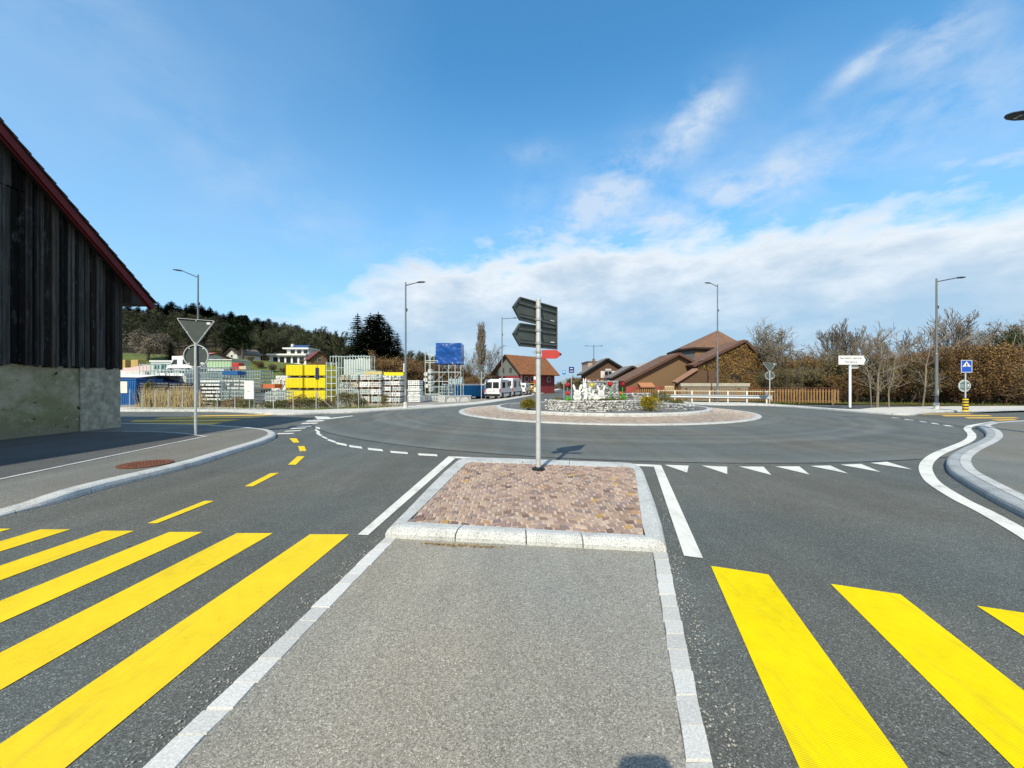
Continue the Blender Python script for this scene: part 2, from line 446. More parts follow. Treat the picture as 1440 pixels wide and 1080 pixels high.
def kerb(name, path, w, h, mat, side=1, stone=1.0, bull=.04, z0=0.0, gap=.006, hfun=None):
    """row of kerb stones along the foot line; the body lies to the side given"""
    mb = MB(); P = resample(path, .25); n = max(1, round(stone/.25))
    L = {k: offs(P, side*k) for k in (0.0, bull*.35, bull, w)}
    def prof(i, j):
        hh = hfun(P[i]) if hfun else h
        bk = L[w][i]; o = [(L[0.0][i], z0 - .05), (L[0.0][i], z0 + hh - min(bull, hh*.6)), (L[bull*.35][i], z0 + hh - min(bull, hh*.6)*.3), (L[bull][i], z0 + hh), (bk, z0 + hh + .004), (bk, z0 - .05)]
        return [(q.x, q.y, z) for q, z in o]
    for s in range(0, len(P)-1, n):
        e = min(len(P)-1, s+n); rows = [prof(i, 0) for i in range(s, e+1)]
        if gap and e - s >= 1:
            def lerp(r0, r1, f): return [tuple(Vector(a).lerp(Vector(b), f)) for a, b in zip(r0, r1)]
            f = gap/.25; rows[0] = lerp(rows[0], rows[1], f); rows[-1] = lerp(rows[-1], rows[-2], f)
        if side < 0: rows = rows[::-1]
        mb.grid(rows)
        mb.face(rows[0]); mb.face(rows[-1][::-1])
    return struct(mb, name, mat)

def up_fix(mb):
    for i, f in enumerate(mb.f):
        a, b, c = (Vector(mb.v[k]) for k in f[:3])
        if (b-a).cross(c-a).z < 0: mb.f[i] = f[::-1]
CX, CY, RI, RA, RO = 5.76, 25.8, 6.55, 9.25, 17.4       # roundabout centre and radii
def ring(r, a0=0, a1=360, n=72, z=0):
    return [Vector((CX + r*math.cos(R(a0 + (a1-a0)*i/n)), CY + r*math.sin(R(a0 + (a1-a0)*i/n)), z)) for i in range(n+1)]

# wide ground, one sheet to the horizon
t = NT('meadow_ground'); n = t.noise(.05, 6, .6); n2 = t.noise(1.3, 5, .65)
c = t.mix(t.ramp(n2, [(.35, 0), (.65, 1)]), t.ramp(n, [(.35, (.045, .065, .018)), (.65, (.085, .09, .03))]), (.10, .085, .045))
M['meadow'] = t.fin(c, .95, 0, .1)
sheet('ground', [(-3000, -3000), (3000, -3000), (3000, 3000), (-3000, 3000)], -.06, M['meadow'])
# road slab
L1 = [G(640, 571), G(693, 565), G(755, 555), G(790, 546.7)]; L1.append(L1[-1] + (L1[-1]-L1[-2])*2.2)
road = [(-90, -40), (90, -40), (90, 31), (24, 33), (15, 42)] + [(p.x + 8.2, p.y) for p in L1[2:]] + [(p.x, p.y) for p in L1[::-1]] + [(-12, 28), (-90, 27)]
mb = MB(); mb.face([(x, y, 0) for x, y in road]); road_o = struct(mb, 'road', M['asphalt'])
mb = MB(); mb.face([(p.x - CX, p.y - CY, 0) for p in ring(RO - .3)[:-1]]); ra = struct(mb, 'roundabout_lane', M['ring_asphalt']); ra.location = (CX, CY, .004)

M['tar'] = pm('tar_joint', (.035, .035, .035), (.02, .02, .02), 8, .7)
mb = MB(); q = ring(RO - .3, 180, 345, 140); ribbon(mb, q, -.02, .025, .0065); up_fix(mb); struct(mb, 'road_joint', M['tar'])
# ---- roundabout apron and centre
def dist_stones(name, cells, mat, base_z):
    pass
mb = MB(); rows = []
for k in range(9):
    f = k/8; rows.append([(CX + (RA-.28 - f*(RA-.28-RI))*math.cos(a), CY + (RA-.28 - f*(RA-.28-RI))*math.sin(a), .05 + .13*f) for a in [2*math.pi*i/96 for i in range(96)]])
mb.grid(rows, 0, True); struct(mb, 'apron_bed', M['joint'])
# apron stones laid in herringbone-like slanted rows: every stone a raised quad
mb = MB(); mb.c = []; rn = random.Random(3)
tones = [(.60, .48, .37), (.50, .38, .30), (.66, .54, .42), (.38, .28, .22), (.70, .59, .47), (.56, .46, .37)]
NR = 22
for i in range(NR):
    r0 = RI + (RA-.28-RI)*i/NR; r1 = RI + (RA-.28-RI)*(i+1)/NR; rm = (r0+r1)/2
    cnt = int(2*math.pi*rm/.145)
    sl = (.10 if (i//2) % 2 else -.10)/rm
    for j in range(cnt):
        a = 2*math.pi*(j + .5*(i % 2))/cnt; da = math.pi/cnt*.84
        xm, ym = CX + rm*math.cos(a), CY + rm*math.sin(a)
        if ym > CY + 3.5: continue
        z = .05 + .13*(RA-.28-rm)/(RA-.28-RI) + .012 + rn.uniform(0, .008)
        g = (r1-r0)*.08; q = []
        for rr, aa in ((r0+g, a-da+sl), (r0+g, a+da+sl), (r1-g, a+da-sl), (r1-g, a-da-sl)):
            q.append((CX + rr*math.cos(aa), CY + rr*math.sin(aa), z))
        mb.face(q[::-1]); tn = rn.choice(tones); k = rn.uniform(.8, 1.2); mb.c.append((tn[0]*k, tn[1]*k, tn[2]*k, 1))
struct(mb, 'apron_paving', M['paver'])
kerb('apron_kerb', ring(RA, 0, 360, 180), .28, .06, M['granite'], 1, 1.0, .03)
kerb('island_kerb', ring(RI + .28, 0, 360, 160), .28, .17, M['granite'], 1, 1.0, .05, .17)
t = NT('dark_gravel'); vc = t.voro(16, out='Color'); sp = t.new('ShaderNodeSeparateColor'); t.link(vc, sp.inputs['Color'])
c = t.mix(1.0, t.ramp(sp.outputs[0], [(0, (.05, .05, .05)), (.6, (.14, .14, .14)), (1, (.34, .33, .31))]), t.ramp(t.noise(1.5, 4), [(.3, .8), (.7, 1.15)]), 'MULTIPLY'); t.bump(t.voro(16), .8, .02)
M['gravel_dark'] = t.fin(c, .9, 0, .2)
mb = MB(); rows = []
for k in range(8):
    f = k/7; rr = RI*(1-f); rows.append([(CX + rr*math.cos(a), CY + rr*math.sin(a), .29 + .12*f) for a in [2*math.pi*i/64 for i in range(64)]])
mb.grid(rows, 0, True); struct(mb, 'island_gravel', M['gravel_dark'])

# ---- splitter island in front of the camera
ks = lambda px, py: G(px, py, .12)
inner = [ks(575, 733), ks(905, 752), ks(893, 662), ks(884, 656.5), ks(866, 654.2), ks(668, 647.2), ks(660, 647.6), ks(652, 650)]
bedp = inner
mb = MB(); mb.face([(p.x, p.y, .095) for p in bedp]); struct(mb, 'splitter_bed', M['joint'])
def inside(x, y, poly):
    c = False
    for i in range(len(poly)):
        a, b = poly[i], poly[i-1]
        if (a.y > y) != (b.y > y) and x < (b.x-a.x)*(y-a.y)/(b.y-a.y) + a.x: c = not c
    return c
mb = MB(); mb.c = []; rn = random.Random(11)
tone2 = [(.31, .22, .165), (.37, .265, .20), (.25, .17, .13), (.41, .305, .235), (.34, .25, .215), (.40, .30, .235), (.37, .265, .22), (.30, .21, .18), (.25, .19, .17), (.40, .29, .22)]
odd = [(.46, .29, .11), (.20, .125, .10), (.48, .38, .30), (.42, .25, .13), (.17, .12, .10)]
WV = 1.25; st = .126
def wave(x):
    f = (x/WV) % 1.0 - .5
    return .22*math.cos(math.pi*f)*WV*.95
for j in range(-8, 60):
    for i in range(-22, 40):
        x = i*st + rn.uniform(-.012, .012) + (.5*st if j % 2 else 0); y0 = 3.6 + j*st*.98
        y = y0 + wave(x + .28) + rn.uniform(-.01, .01)
        if not inside(x, y, bedp): continue
        sl = (wave(x + .32) - wave(x + .24))/.08; an = rn.gauss(0, .05)
        w, h = st*rn.uniform(.345, .415), st*rn.uniform(.335, .40); ca, sa = math.cos(an), math.sin(an)
        z = .108 + rn.uniform(-.002, .004)
        q = [(-w, -h), (w, -h), (w, h), (-w, h)]
        q = [(a + rn.uniform(-.009, .009), b + rn.uniform(-.009, .009)) for a, b in q]
        q = [(a, b + sl*a) for a, b in q]
        top_ = [(x + a*ca - b*sa, y + a*sa + b*ca, z) for a, b in q]
        bot = [(x + a*1.02*ca - b*1.02*sa, y + a*1.02*sa + b*1.02*ca, z - .016) for a, b in q]
        tn = rn.choice(odd) if rn.random() < (.18 if y < 5.2 else .06) else rn.choice(tone2); k = rn.uniform(.9, 1.1)
        cc = (tn[0]*k, tn[1]*k, tn[2]*k, 1)
        mb.face(top_); mb.c.append(cc)
        for e in range(4):
            f = (e+1) % 4; mb.face([bot[e], bot[f], top_[f], top_[e]]); mb.c.append(cc)
struct(mb, 'splitter_paving', M['paver'])
# kerbs of the splitter: foot line outside; body towards the paving
fl, fr = G(541, 757), G(937.5, 778)
front = [fl, G(640, 762.3), G(740, 767.5), G(820, 771.8), fr]
def kerb_between(name, outer, inn, z_in, mat, joints=(), steps=3):
    """stone between an outer foot polyline and an inner top polyline (same count)"""
    mb = MB()
    rows = []
    for o, i in zip(outer, inn):
        d = (i - o); d.z = 0
        rows.append([(o.x, o.y, -.04), (o.x, o.y, .05), (o.x + d.x*.10, o.y + d.y*.10, .092), (o.x + d.x*.28, o.y + d.y*.28, .117), (o.x + d.x*.5, o.y + d.y*.5, .124), (i.x, i.y, z_in), (i.x, i.y, -.04)])
    segs = [0] + list(joints) + [len(rows)-1]
    for a, b in zip(segs[:-1], segs[1:]):
        rr = [list(r) for r in rows[a:b+1]]
        for idx, nb in ((0, 1), (-1, -2)):
            L = (Vector(rr[idx][0]) - Vector(rr[nb][0])).length; f = .007/max(L, .01)
            rr[idx] = [tuple(Vector(p).lerp(Vector(q), f)) for p, q in zip(rr[idx], rr[nb])]
        mb.grid(rr); mb.face(rr[0][::-1]); mb.face(rr[-1])
    return struct(mb, name, mat)
fi = [ks(575, 733).lerp(ks(905, 752), f) for f in (0, .25, .52, .745, 1)]
fi[0] = ks(572, 732.8); fi[-1] = ks(908, 752.2)
kerb_between('splitter_kerb', front, fi, .115, M['granite'], (1, 2, 3))
ro = [fr, G(931, 745), G(921, 712), G(913, 690), G(905, 668), G(900, 661.5), G(889, 657), G(866, 655.2)]
ri = [ks(908, 752.2), ks(903.5, 737), ks(899, 706), ks(896, 684), ks(893, 662), ks(889.5, 658.2), ks(883, 656), ks(866, 654.2)]
kerb_between('splitter_kerb', ro, ri, .115, M['granite'], (2, 4))
bo = [G(866, 655.2), G(800, 652.6), G(735, 650), G(668, 647.8)]
bi = [ks(866, 654.2), ks(800, 651.8), ks(735, 649.5), ks(668, 647.2)]
for b in bi: b.y -= .14
kerb_between('splitter_kerb', bo, [Vector((b.x, b.y, .12)) for b in bi], .115, M['granite'], (1, 2))
lo = [G(668, 647.8), G(655, 648.5), G(644, 651.5), G(625, 668), G(600, 694), G(570, 727), fl]
li = [ks(672, 648.2), ks(664, 649), ks(655, 651.6), ks(638, 668), ks(617, 689), ks(592, 714), ks(572, 732.8)]
kerb_between('splitter_kerb', lo, li, .115, M['granite'], (3, 5))
# dry litter along the foot of the front kerb
mb = MB(); rn = random.Random(5)
for i in range(420):
    f = rn.betavariate(2, 2.2); px = 585 + 125*f; p = G(px, 760 + (px-541)*.053 + abs(rn.gauss(0, 1.6)) + 1.2)
    a = rn.uniform(0, 6.28); L = rn.uniform(.008, .035); w = rn.uniform(.002, .006); d = Vector((math.cos(a), math.sin(a), rn.uniform(0, .5))); s_ = Vector((-d.y, d.x, 0))
    z = Vector((0, 0, .006)); mb.face([p+z-s_*w, p+z+s_*w, p+z+d*L+s_*w, p+z+d*L-s_*w])
tag(mb.build('dry_litter', leafy('dry_straw', [(.3, (.20, .12, .05)), (.7, (.48, .36, .17))], 30)), 'dry straw and leaf crumbs along the foot of the granite kerb', 'litter', kind='stuff')

# ---- pedestrian refuge in the foreground and its flush sett rows
Lo = [G(541, 757.5), G(206, 1080)]; Lo.append(Lo[1] + (Lo[1]-Lo[0])*2.0)
Li = [G(557, 757.8), G(248, 1080)]; Li.append(Li[1] + (Li[1]-Li[0])*2.0)
Ro = [G(938, 778), G(1001.7, 1080)]; Ro.append(Ro[1] + (Ro[1]-Ro[0])*2.0)
Ri = [G(919, 777.5), G(965, 1080)]; Ri.append(Ri[1] + (Ri[1]-Ri[0])*2.0)
mb = MB(); mb.face([tuple(p.xy) + (.004,) for p in (Li[0] - Vector((0, -.02, 0)), Li[2], Ri[2], Ri[0], G(820, 771), G(740, 766.5))][::1])
pv = [Li[0] + Vector((0, .05, 0)), Li[1], Li[2], Ri[2], Ri[1], Ri[0] + Vector((0, .05, 0))]
mb = MB(); mb.face([(p.x, p.y, .006) for p in pv]); struct(mb, 'pavement', M['refuge_asphalt'])
mb = MB(); mb.c = []; rn = random.Random(21)
for O, I in ((Lo, Li), (Ro, Ri)):
    T = (O[2]-O[0]).length; s = 0.0
    while s < T:
        L = rn.uniform(.15, .21); f0, f1 = s/T, min(1, (s+L-.012)/T); s += L
        a, b = O[0].lerp(O[2], f0), O[0].lerp(O[2], f1); c_, d_ = I[0].lerp(I[2], f1), I[0].lerp(I[2], f0)
        j = lambda p: Vector((p.x + rn.uniform(-.007, .007), p.y + rn.uniform(-.006, .006), 0))
        a, b, c_, d_ = map(j, (a, b, c_, d_)); m_ = (a+b+c_+d_)/4
        k = rn.uniform(.82, 1.12); tone = (.55*k, .545*k, .52*k, 1); zt = .013 + rn.uniform(-.002, .003)
        q = [Vector((p.x, p.y, zt)) for p in (a, b, c_, d_)]; q2 = [Vector(((p.x-m_.x)*1.05+m_.x, (p.y-m_.y)*1.05+m_.y, .0)) for p in (a, b, c_, d_)]
        if (q[1]-q[0]).cross(q[2]-q[0]).z < 0: q.reverse(); q2.reverse()
        mb.face(q); mb.c.append(tone)
        for e in range(4):
            f = (e+1) % 4; mb.face([q2[e], q2[f], q[f], q[e]]); mb.c.append(tone)
struct(mb, 'sett_strip', M['granite_sett'])

# ---- road markings (thin sheets)
def quadpx(mb, *p, z=.008): mb.face([tuple(G(a, b).xy) + (z,) for a, b in p])
mb = MB()
far = [(491, 435.8, 752), (383.7, 333, 750.3), (284.7, 237.8, 748.7), (189, 144, 747), (99, 57, 745), (15.6, -23, 744), (-66, -104, 742.5)]
for r_, l_, y_ in far:
    a, b = G(r_, y_), G(l_, y_); d = Vector((.052, 1, 0))*-4.1
    mb.face([(p.x, p.y, .006) for p in (b, b+d, a+d, a)])
up_fix(mb); struct(mb, 'zebra_crossing', M['yellow'])
mb = MB(); a0, b0 = G(999.7, 796.5), G(1080.6, 808.6); stp = G(1168, 821.8) - a0
for k in range(4):
    a, b = a0 + stp*k, b0 + stp*k; d = Vector((.31, 1, 0))*-4.1
    mb.face([(p.x, p.y, .006) for p in (a, a+d, b+d, b)])
up_fix(mb); struct(mb, 'zebra_crossing', M['yellow_new'])
mb = MB()
quadpx(mb, (503, 752.7), (517.5, 753.3), (641, 644.2), (630.5, 642), z=.008)
quadpx(mb, (630.5, 642), (641, 644.8), (930, 657.2), (929, 654.3), z=.008)
quadpx(mb, (919.5, 656.6), (930, 655), (988.6, 786.5), (962, 783), z=.012)
up_fix(mb); struct(mb, 'edge_line', M['white_paint'])
mb = MB()
for tri in (((934, 654), (968.5, 655.2), (966.2, 665)), ((986.5, 655), (1022.6, 656.7), (1022.6, 667)), ((1039, 656.3), (1073.7, 656.7), (1084.8, 668.5)), ((1090, 656.3), (1124, 656.3), (1138.6, 667.8)),
            ((1139.6, 655.6), (1167.4, 655), (1192.8, 666.4)), ((1182, 653.9), (1210.8, 652.8), (1238.6, 664.3)), ((1223.7, 651.4), (1247.3, 649.7), (1283.7, 660.8))):
    quadpx(mb, *tri)
up_fix(mb); struct(mb, 'give_way_markings', M['white_paint'])
mb = MB()
dc = [(398, 165, 30, 11), (396, 188, 34, 12), (408, 211, 40, 13), (440, 234, 50, 14), (490, 258, 62, 15), (563, 282, 76, 15), (665, 302, 92, 15), (808, 322, 108, 15), (980, 343, 124, 14), (1187, 360, 138, 15), (1395, 371, 150, 12)]
for i, (cx, cy, L, th) in enumerate(dc[:-1]):
    nx = dc[i+1]; pv_ = dc[max(0, i-1)]; sl = (nx[1]-pv_[1])/max(60, abs(nx[0]-pv_[0]))*.8
    s = .19444; f = lambda x, y: (370 + x*s, 570 + y*s)
    k = -th*.35 if i < 3 else th*.5
    quadpx(mb, f(cx-L/2, cy-th/2-sl*L/2), f(cx-L/2+k, cy+th/2-sl*L/2), f(cx+L/2+k, cy+th/2+sl*L/2), f(cx+L/2, cy-th/2+sl*L/2))
up_fix(mb); struct(mb, 'ring_dashes', M['white_paint'])
mb = MB()
quadpx(mb, (207, 736.7), (221, 736.7), (301, 705), (287.5, 705)); quadpx(mb, (344, 684.5), (355.5, 684.5), (392.5, 665.3), (380, 666))
quadpx(mb, (405, 654), (416, 654), (428.5, 642), (418, 642)); quadpx(mb, (419, 627.7), (428, 627.7), (431, 634.5), (421.5, 635)); quadpx(mb, (407, 616.7), (417, 616.7), (421, 622.5), (412.5, 622.8))
up_fix(mb); struct(mb, 'lane_dashes', M['yellow'])
# painted island at the mouth of the left arm
mb = MB(); s = .19444
for q in (((372, 80), (392, 103), (515, 99), (470, 84)), ((330, 110), (300, 120), (425, 116), (450, 108)), ((290, 128), (268, 137), (385, 133), (402, 126)), ((255, 150), (232, 158), (345, 154), (362, 148)),
          ((215, 165), (190, 173), (300, 168), (318, 162)), ((170, 185), (145, 192), (262, 187), (285, 180)), ((112, 202), (95, 211), (210, 208), (232, 201)), ((485, 92), (500, 98), (655, 78), (640, 76))):
    quadpx(mb, *[(370 + x*s, 570 + y*s) for x, y in q])
up_fix(mb); struct(mb, 'hatched_marking', M['white_paint'])
# crossings on the two side arms
mb = MB()
quadpx(mb, (168, 595), (168, 598), (298, 597.4), (315, 594.4)); quadpx(mb, (190, 590.8), (182, 593.4), (318, 592.8), (340, 590)); quadpx(mb, (228, 587.2), (215, 589.4), (352, 588), (378, 585.8)); quadpx(mb, (290, 584.3), (262, 586), (372, 584.4), (395, 582.7))
up_fix(mb); struct(mb, 'zebra_crossing', M['yellow_old'])
mb = MB(); s = 1/7.2
for q in (((250, 87), (275, 92), (765, 91), (740, 84)), ((450, 101), (500, 112), (985, 111), (930, 100)), ((690, 124), (735, 134), (1255, 132), (1190, 122)), ((960, 146), (1030, 156), (1230, 150), (1195, 142))):
    quadpx(mb, *[(1260 + x*s, 570 + y*s) for x, y in q])
up_fix(mb); struct(mb, 'zebra_crossing', M['yellow_old'])
mb = MB(); s = 1/7.2
for q in (((-60, 122), (-30, 128), (50, 133), (20, 126)), ((80, 139), (100, 148), (195, 154), (170, 147)), ((225, 155), (255, 168), (320, 176), (290, 165)), ((345, 176), (372, 188), (445, 195), (415, 184)), ((468, 198), (510, 211), (590, 216), (540, 204))):
    quadpx(mb, *[(1260 + x*s, 570 + y*s) for x, y in q])
up_fix(mb); struct(mb, 'ring_dashes', M['white_paint'])
# white line beside the right kerb
wl_px = [(1500, 790), (1440, 751), (1385, 720), (1349, 702), (1315.6, 681), (1305, 669), (1301.5, 657), (1307, 647), (1320, 638), (1340.5, 629.4), (1358, 622), (1366, 616), (1366, 610), (1361, 604.5), (1361.5, 601.2), (1369, 598.3), (1399, 593.2)]
mb = MB(); ribbon(mb, spline([G(*p) for p in wl_px], 6), -.1, .1, .009); up_fix(mb); struct(mb, 'edge_line', M['white_paint'])

# ---- right pavement with double kerb
kb_px = [(1600, 825), (1520, 775), (1440, 729), (1407, 712), (1374, 693), (1349, 677.5), (1336, 668), (1330.5, 659), (1331.5, 650), (1341, 641.5), (1357, 633), (1373, 626), (1383, 620), (1386, 615), (1384, 609.5), (1377, 604.5), (1373.5, 602), (1380, 599.4), (1400, 596.6), (1470, 592.5)]
kb = spline([Vector(p) for p in ((2.6, -9, 0), (3.3, -4, 0), (3.9, -.8, 0), (4.5, 1.4, 0), (5.0, 2.6, 0))] + [G(*p) for p in kb_px], 5)
kerb('kerb', kb, .20, .12, M['granite_grey'], -1, 1.0, .05)
k2 = offs(kb, -.205)
mb = MB(); ribbon(mb, kb, -.205, -.36, .128); up_fix(mb)
a, b = offs(kb, -.36), offs(kb, -.36)
struct(mb, 'kerb_strip', M['granite'])
k3 = offs(kb, -.36)
mb = MB(); mb.face([(p.x, p.y, .124) for p in k3] + [(60, 18.5, .124), (60, -30, .124), (2.8, -30, .124)]); up_fix(mb); struct(mb, 'pavement', M['walk_asphalt'])

# ---- left pavement
kl_px = [(-400, 830), (-150, 767), (0, 727), (62, 712.7), (148, 688), (213, 671.7), (277, 655), (337, 635.5), (368, 625.5), (384, 618.5), (388.5, 614.5), (386, 611), (376, 607.7), (350, 604.8), (313, 602.2), (280, 600.6), (170, 598.6), (60, 597.5), (-200, 596)]
kl = spline([G(*p) for p in kl_px], 5)
hf = lambda p: .035 + .085*max(0, min(1, (p.y - 5.1)/.9)) if p.x > -13 and p.y < 9 else .12
kerb('kerb', kl, .24, .12, M['granite'], 1, 1.0, .07, hfun=hf)
ki = offs(kl, .24)
mb = MB(); back = []
rows = [[(p.x, p.y, hf(p) + .003) for p in ki], [(min(-15.0, p.x - 1.0), p.y if p.y < 15 else 15.0 + (p.y-15)*.3, .122) for p in ki], [(-60, p.y if p.y < 15 else 15.0 + (p.y-15)*.3, .122) for p in ki]]
mb.grid(rows); up_fix(mb); struct(mb, 'pavement', M['walk_asphalt'])
M['forecourt'] = asphalt('forecourt_asphalt', .10, .22, (1, 1, .98), .2)
fp = [G(292, 613.4, .12), G(150, 643, .12), G(0, 674.5, .12), G(-400, 758, .12)]
mb = MB(); mb.face([(p.x, p.y, .127) for p in fp] + [(-40, 3, .127), (-40, 14.9, .127)] + [tuple(G(x, y, .12).xy) + (.127,) for x, y in ((170, 607.6), (215, 608.2), (255, 610.4))]); up_fix(mb); struct(mb, 'path', M['forecourt'])
mb = MB(); ribbon(mb, spline(fp, 6), -.05, .05, .133); ribbon(mb, spline([G(x, y, .12) for x, y in ((172, 606.9), (215, 607.5), (255, 609.6), (287, 613.8))], 5), -.045, .045, .133); up_fix(mb); struct(mb, 'sett_strip', M['granite'])
# ---- far pavements
kf = spline([G(*p) for p in ((-150, 580), (60, 579.5), (170, 579.2), (270, 579.2), (330, 580), (372, 583), (409, 584), (457, 582), (506, 580.7), (564, 576.8), (650, 571.4), (700, 565.8), (755, 555.6), (790, 547.2))], 5)
kerb('kerb', kf, .22, .12, M['granite'], 1, 1.0, .05)
kfi = offs(kf, .22)
mb = MB(); mb.grid([[(p.x, p.y, .122) for p in kfi], [(p.x - (1.2 if p.y > 28 else .3), p.y + (2.6 if p.x < -5 else 1.2), .122) for p in kfi]][::-1]); up_fix(mb); struct(mb, 'pavement', M['concrete'])
kr = spline([G(*p) for p in ((893, 561), (935, 566.5), (1000, 570), (1075, 571), (1140, 575), (1200, 580), (1250, 583.6), (1283, 584.2), (1293, 582.5), (1310, 580.8), (1360, 579.4), (1440, 578), (1640, 577))], 5)
kerb('kerb', kr, .24, .12, M['granite'], 1, 1.0, .05)
kri = offs(kr, .24)
mb = MB(); mb.grid([[(p.x, p.y, .122) for p in kri], [(p.x + .3, p.y + 3.4, .122) for p in kri]][::-1]); up_fix(mb); struct(mb, 'pavement', M['concrete'])
# small kerbed nose in the right arm
nose = [G(*p) for p in ((1640, 575), (1440, 577.5), (1395, 579), (1368, 581), (1374, 581.6), (1400, 581), (1440, 580), (1640, 579))]
mb = MB(); mb.face([(p.x, p.y, .124) for p in nose]); up_fix(mb)
struct(mb, 'kerb_nose', M['granite'])
# manhole cover
p = G(205, 653.4, .12); mb = MB()
mb.lathe((0, 0, 0), [(.44, 0), (.44, .012), (.385, .012), (.385, .004), (.375, .004), (.375, .010), (.0, .011)], 40)
for i in range(-4, 5):
    for j in range(-4, 5):
        if math.hypot(i, j) < 4.2: mb.box((i*.075, j*.075, .012), (.045, .045, .006))
o = mb.build('manhole_cover', M['rust']); o.location = (p.x, p.y, .131); tag(o, 'round rusty brown manhole cover set in the pavement beside the barn', 'manhole cover')
# yard ground and hillside
yl = [(p.x - 1.6, p.y + 2.5) for p in kfi if p.y < 50]
mb = MB(); mb.face([(x, y, .05) for x, y in yl] + [(2, 74, .05), (-160, 90, .05), (-160, 31, .05)]); up_fix(mb); struct(mb, 'yard_ground', M['yard'])
def hill(x, y):
    a = x/max(y, 1); k = 0.0
    pts = ((-1.6, 1.0), (-1.0, 1.0), (-.8, .92), (-.62, .78), (-.45, .60), (-.30, .44), (-.18, .30), (-.08, .17), (.02, .06), (.12, .0))
    if a <= pts[0][0]: k = 1.0
    elif a >= pts[-1][0]: k = 0.0
    else:
        for (a0, k0), (a1, k1) in zip(pts[:-1], pts[1:]):
            if a0 <= a <= a1: k = k0 + (k1-k0)*(a-a0)/(a1-a0)
    d = y
    s = max(0, min(1, (d - 70)/38)); s2 = max(0, min(1, (d - 135)/150)); s2 = s2*s2*(3-2*s2)
    return k*(10.5*s + 33*s2)
t = NT('hill_soil'); z_ = t.new('ShaderNodeSeparateXYZ'); t.link(t.co.outputs['Object'], z_.inputs[0])
gk = t.ramp(t.math('ADD', t.math('MULTIPLY', z_.outputs[1], 1/200), t.math('MULTIPLY', t.noise(.06, 3), .12)), [(.0, 0), (.76, 0), (.80, 1), (1, 1)])
c = t.mix(gk, t.ramp(t.noise(.35, 5), [(.35, (.07, .105, .022)), (.65, (.15, .155, .05))]), t.ramp(t.noise(.3, 5), [(.35, (.03, .025, .018)), (.65, (.075, .06, .042))]))
M['hill'] = t.fin(c, .95, 0, .1)
mb = MB(); rows = []
for iy in range(34):
    y = 74 + 8.5*iy
    rows.append([((-2.0 + 2.3*ix/39)*y, y, hill((-2.0 + 2.3*ix/39)*y, y) - .04 if y < 330 else -.04 + hill((-2.0 + 2.3*ix/39)*y, y)*.5) for ix in range(40)])
mb.grid(rows); up_fix(mb); o = struct(mb, 'hillside', M['hill'], True)

mb = MB(); rn = random.Random(51)
def grit(path, n, w, z):
    for i in range(n):
        k = rn.uniform(0, len(path)-1.001); a = path[int(k)].lerp(path[int(k)+1], k % 1); x, y = a.x + rn.gauss(0, w), a.y + rn.gauss(0, w); s_ = rn.uniform(.003, .008)
        mb.blob((x, y, z + s_*.4), (s_, s_*rn.uniform(.7, 1.2), s_*.7), .25, rn)
grit([Ro[0] + Vector((.07, 0, 0)), Ro[1] + Vector((.09, 0, 0))], 260, .06, .004); grit([Lo[0] - Vector((.07, 0, 0)), Lo[1] - Vector((.09, 0, 0))], 200, .06, .004)
grit([p + Vector((-.08, 0, 0)) for p in kb[45:85]], 160, .07, .004); grit([p + Vector((.1, -.06, 0)) for p in kl[8:50]], 160, .08, .004); grit([Ro[0] + Vector((.15, .1, 0)), G(925, 690)], 80, .05, .004)
tag(mb.build('grit', pm('grit_stone', (.45, .43, .39), (.25, .24, .22), 40, .9)), 'loose grit scattered along the kerbs and sett rows', 'grit', kind='stuff')
# ------------------------------------------------------------------ the old barn on the left
M['board'] = tinted('weathered_board', .9, .6, 40, .45)
_b = M['board'].node_tree
t = NT('weathered_barn_board'); at = t.new('ShaderNodeAttribute'); at.attribute_name = 'tint'
n = t.noise(14, 6, .7, stretch=(1, 1, .07)); n2 = t.noise(5, 5, .7, stretch=(1, 1, .35)); n3 = t.noise(30, 3, .6)
c = t.mix(1.0, at.outputs['Color'], t.ramp(n, [(.28, .35), (.5, .95), (.75, 1.7)]), 'MULTIPLY')
c = t.mix(t.ramp(n2, [(.56, 0), (.72, .55)]), c, (.11, .12, .115)); c = t.mix(t.ramp(n3, [(.64, 0), (.70, .7)]), c, (.01, .01, .01))
t.bump(t.math('ADD', n, n2), .9, .02); M['board'] = t.fin(c, .95, 0, .08)
t = NT('old_plaster'); n = t.noise(.9, 6, .65); n2 = t.noise(5, 6, .7); n3 = t.noise(22, 4, .7)
sp = t.new('ShaderNodeSeparateXYZ'); t.link(t.co.outputs['Object'], sp.inputs[0])
c = t.mix(n2, (.60, .53, .37), (.33, .29, .20)); c = t.mix(t.ramp(n, [(.40, 0), (.58, .9)]), c, (.25, .25, .12))
c = t.mix(t.ramp(t.noise(2.6, 6, .75), [(.60, 0), (.67, .8)]), c, (.58, .54, .45))
lowk = t.ramp(t.math('ADD', sp.outputs[2], t.math('MULTIPLY', n2, 1.0)), [(.75, 1), (1.0, 0)])
c = t.mix(lowk, c, t.mix(n3, (.42, .38, .27), (.13, .13, .065)))
pit = t.ramp(t.noise(3.6, 4, .6), [(.66, 0), (.68, 1)]); c = t.mix(pit, c, (.035, .033, .025))
t.bump(t.math('ADD', t.math('ADD', n2, t.math('MULTIPLY', n3, .7)), t.math('MULTIPLY', pit, -1.5)), 1.0, .06); M['plaster'] = t.fin(c, .95, 0, .1)
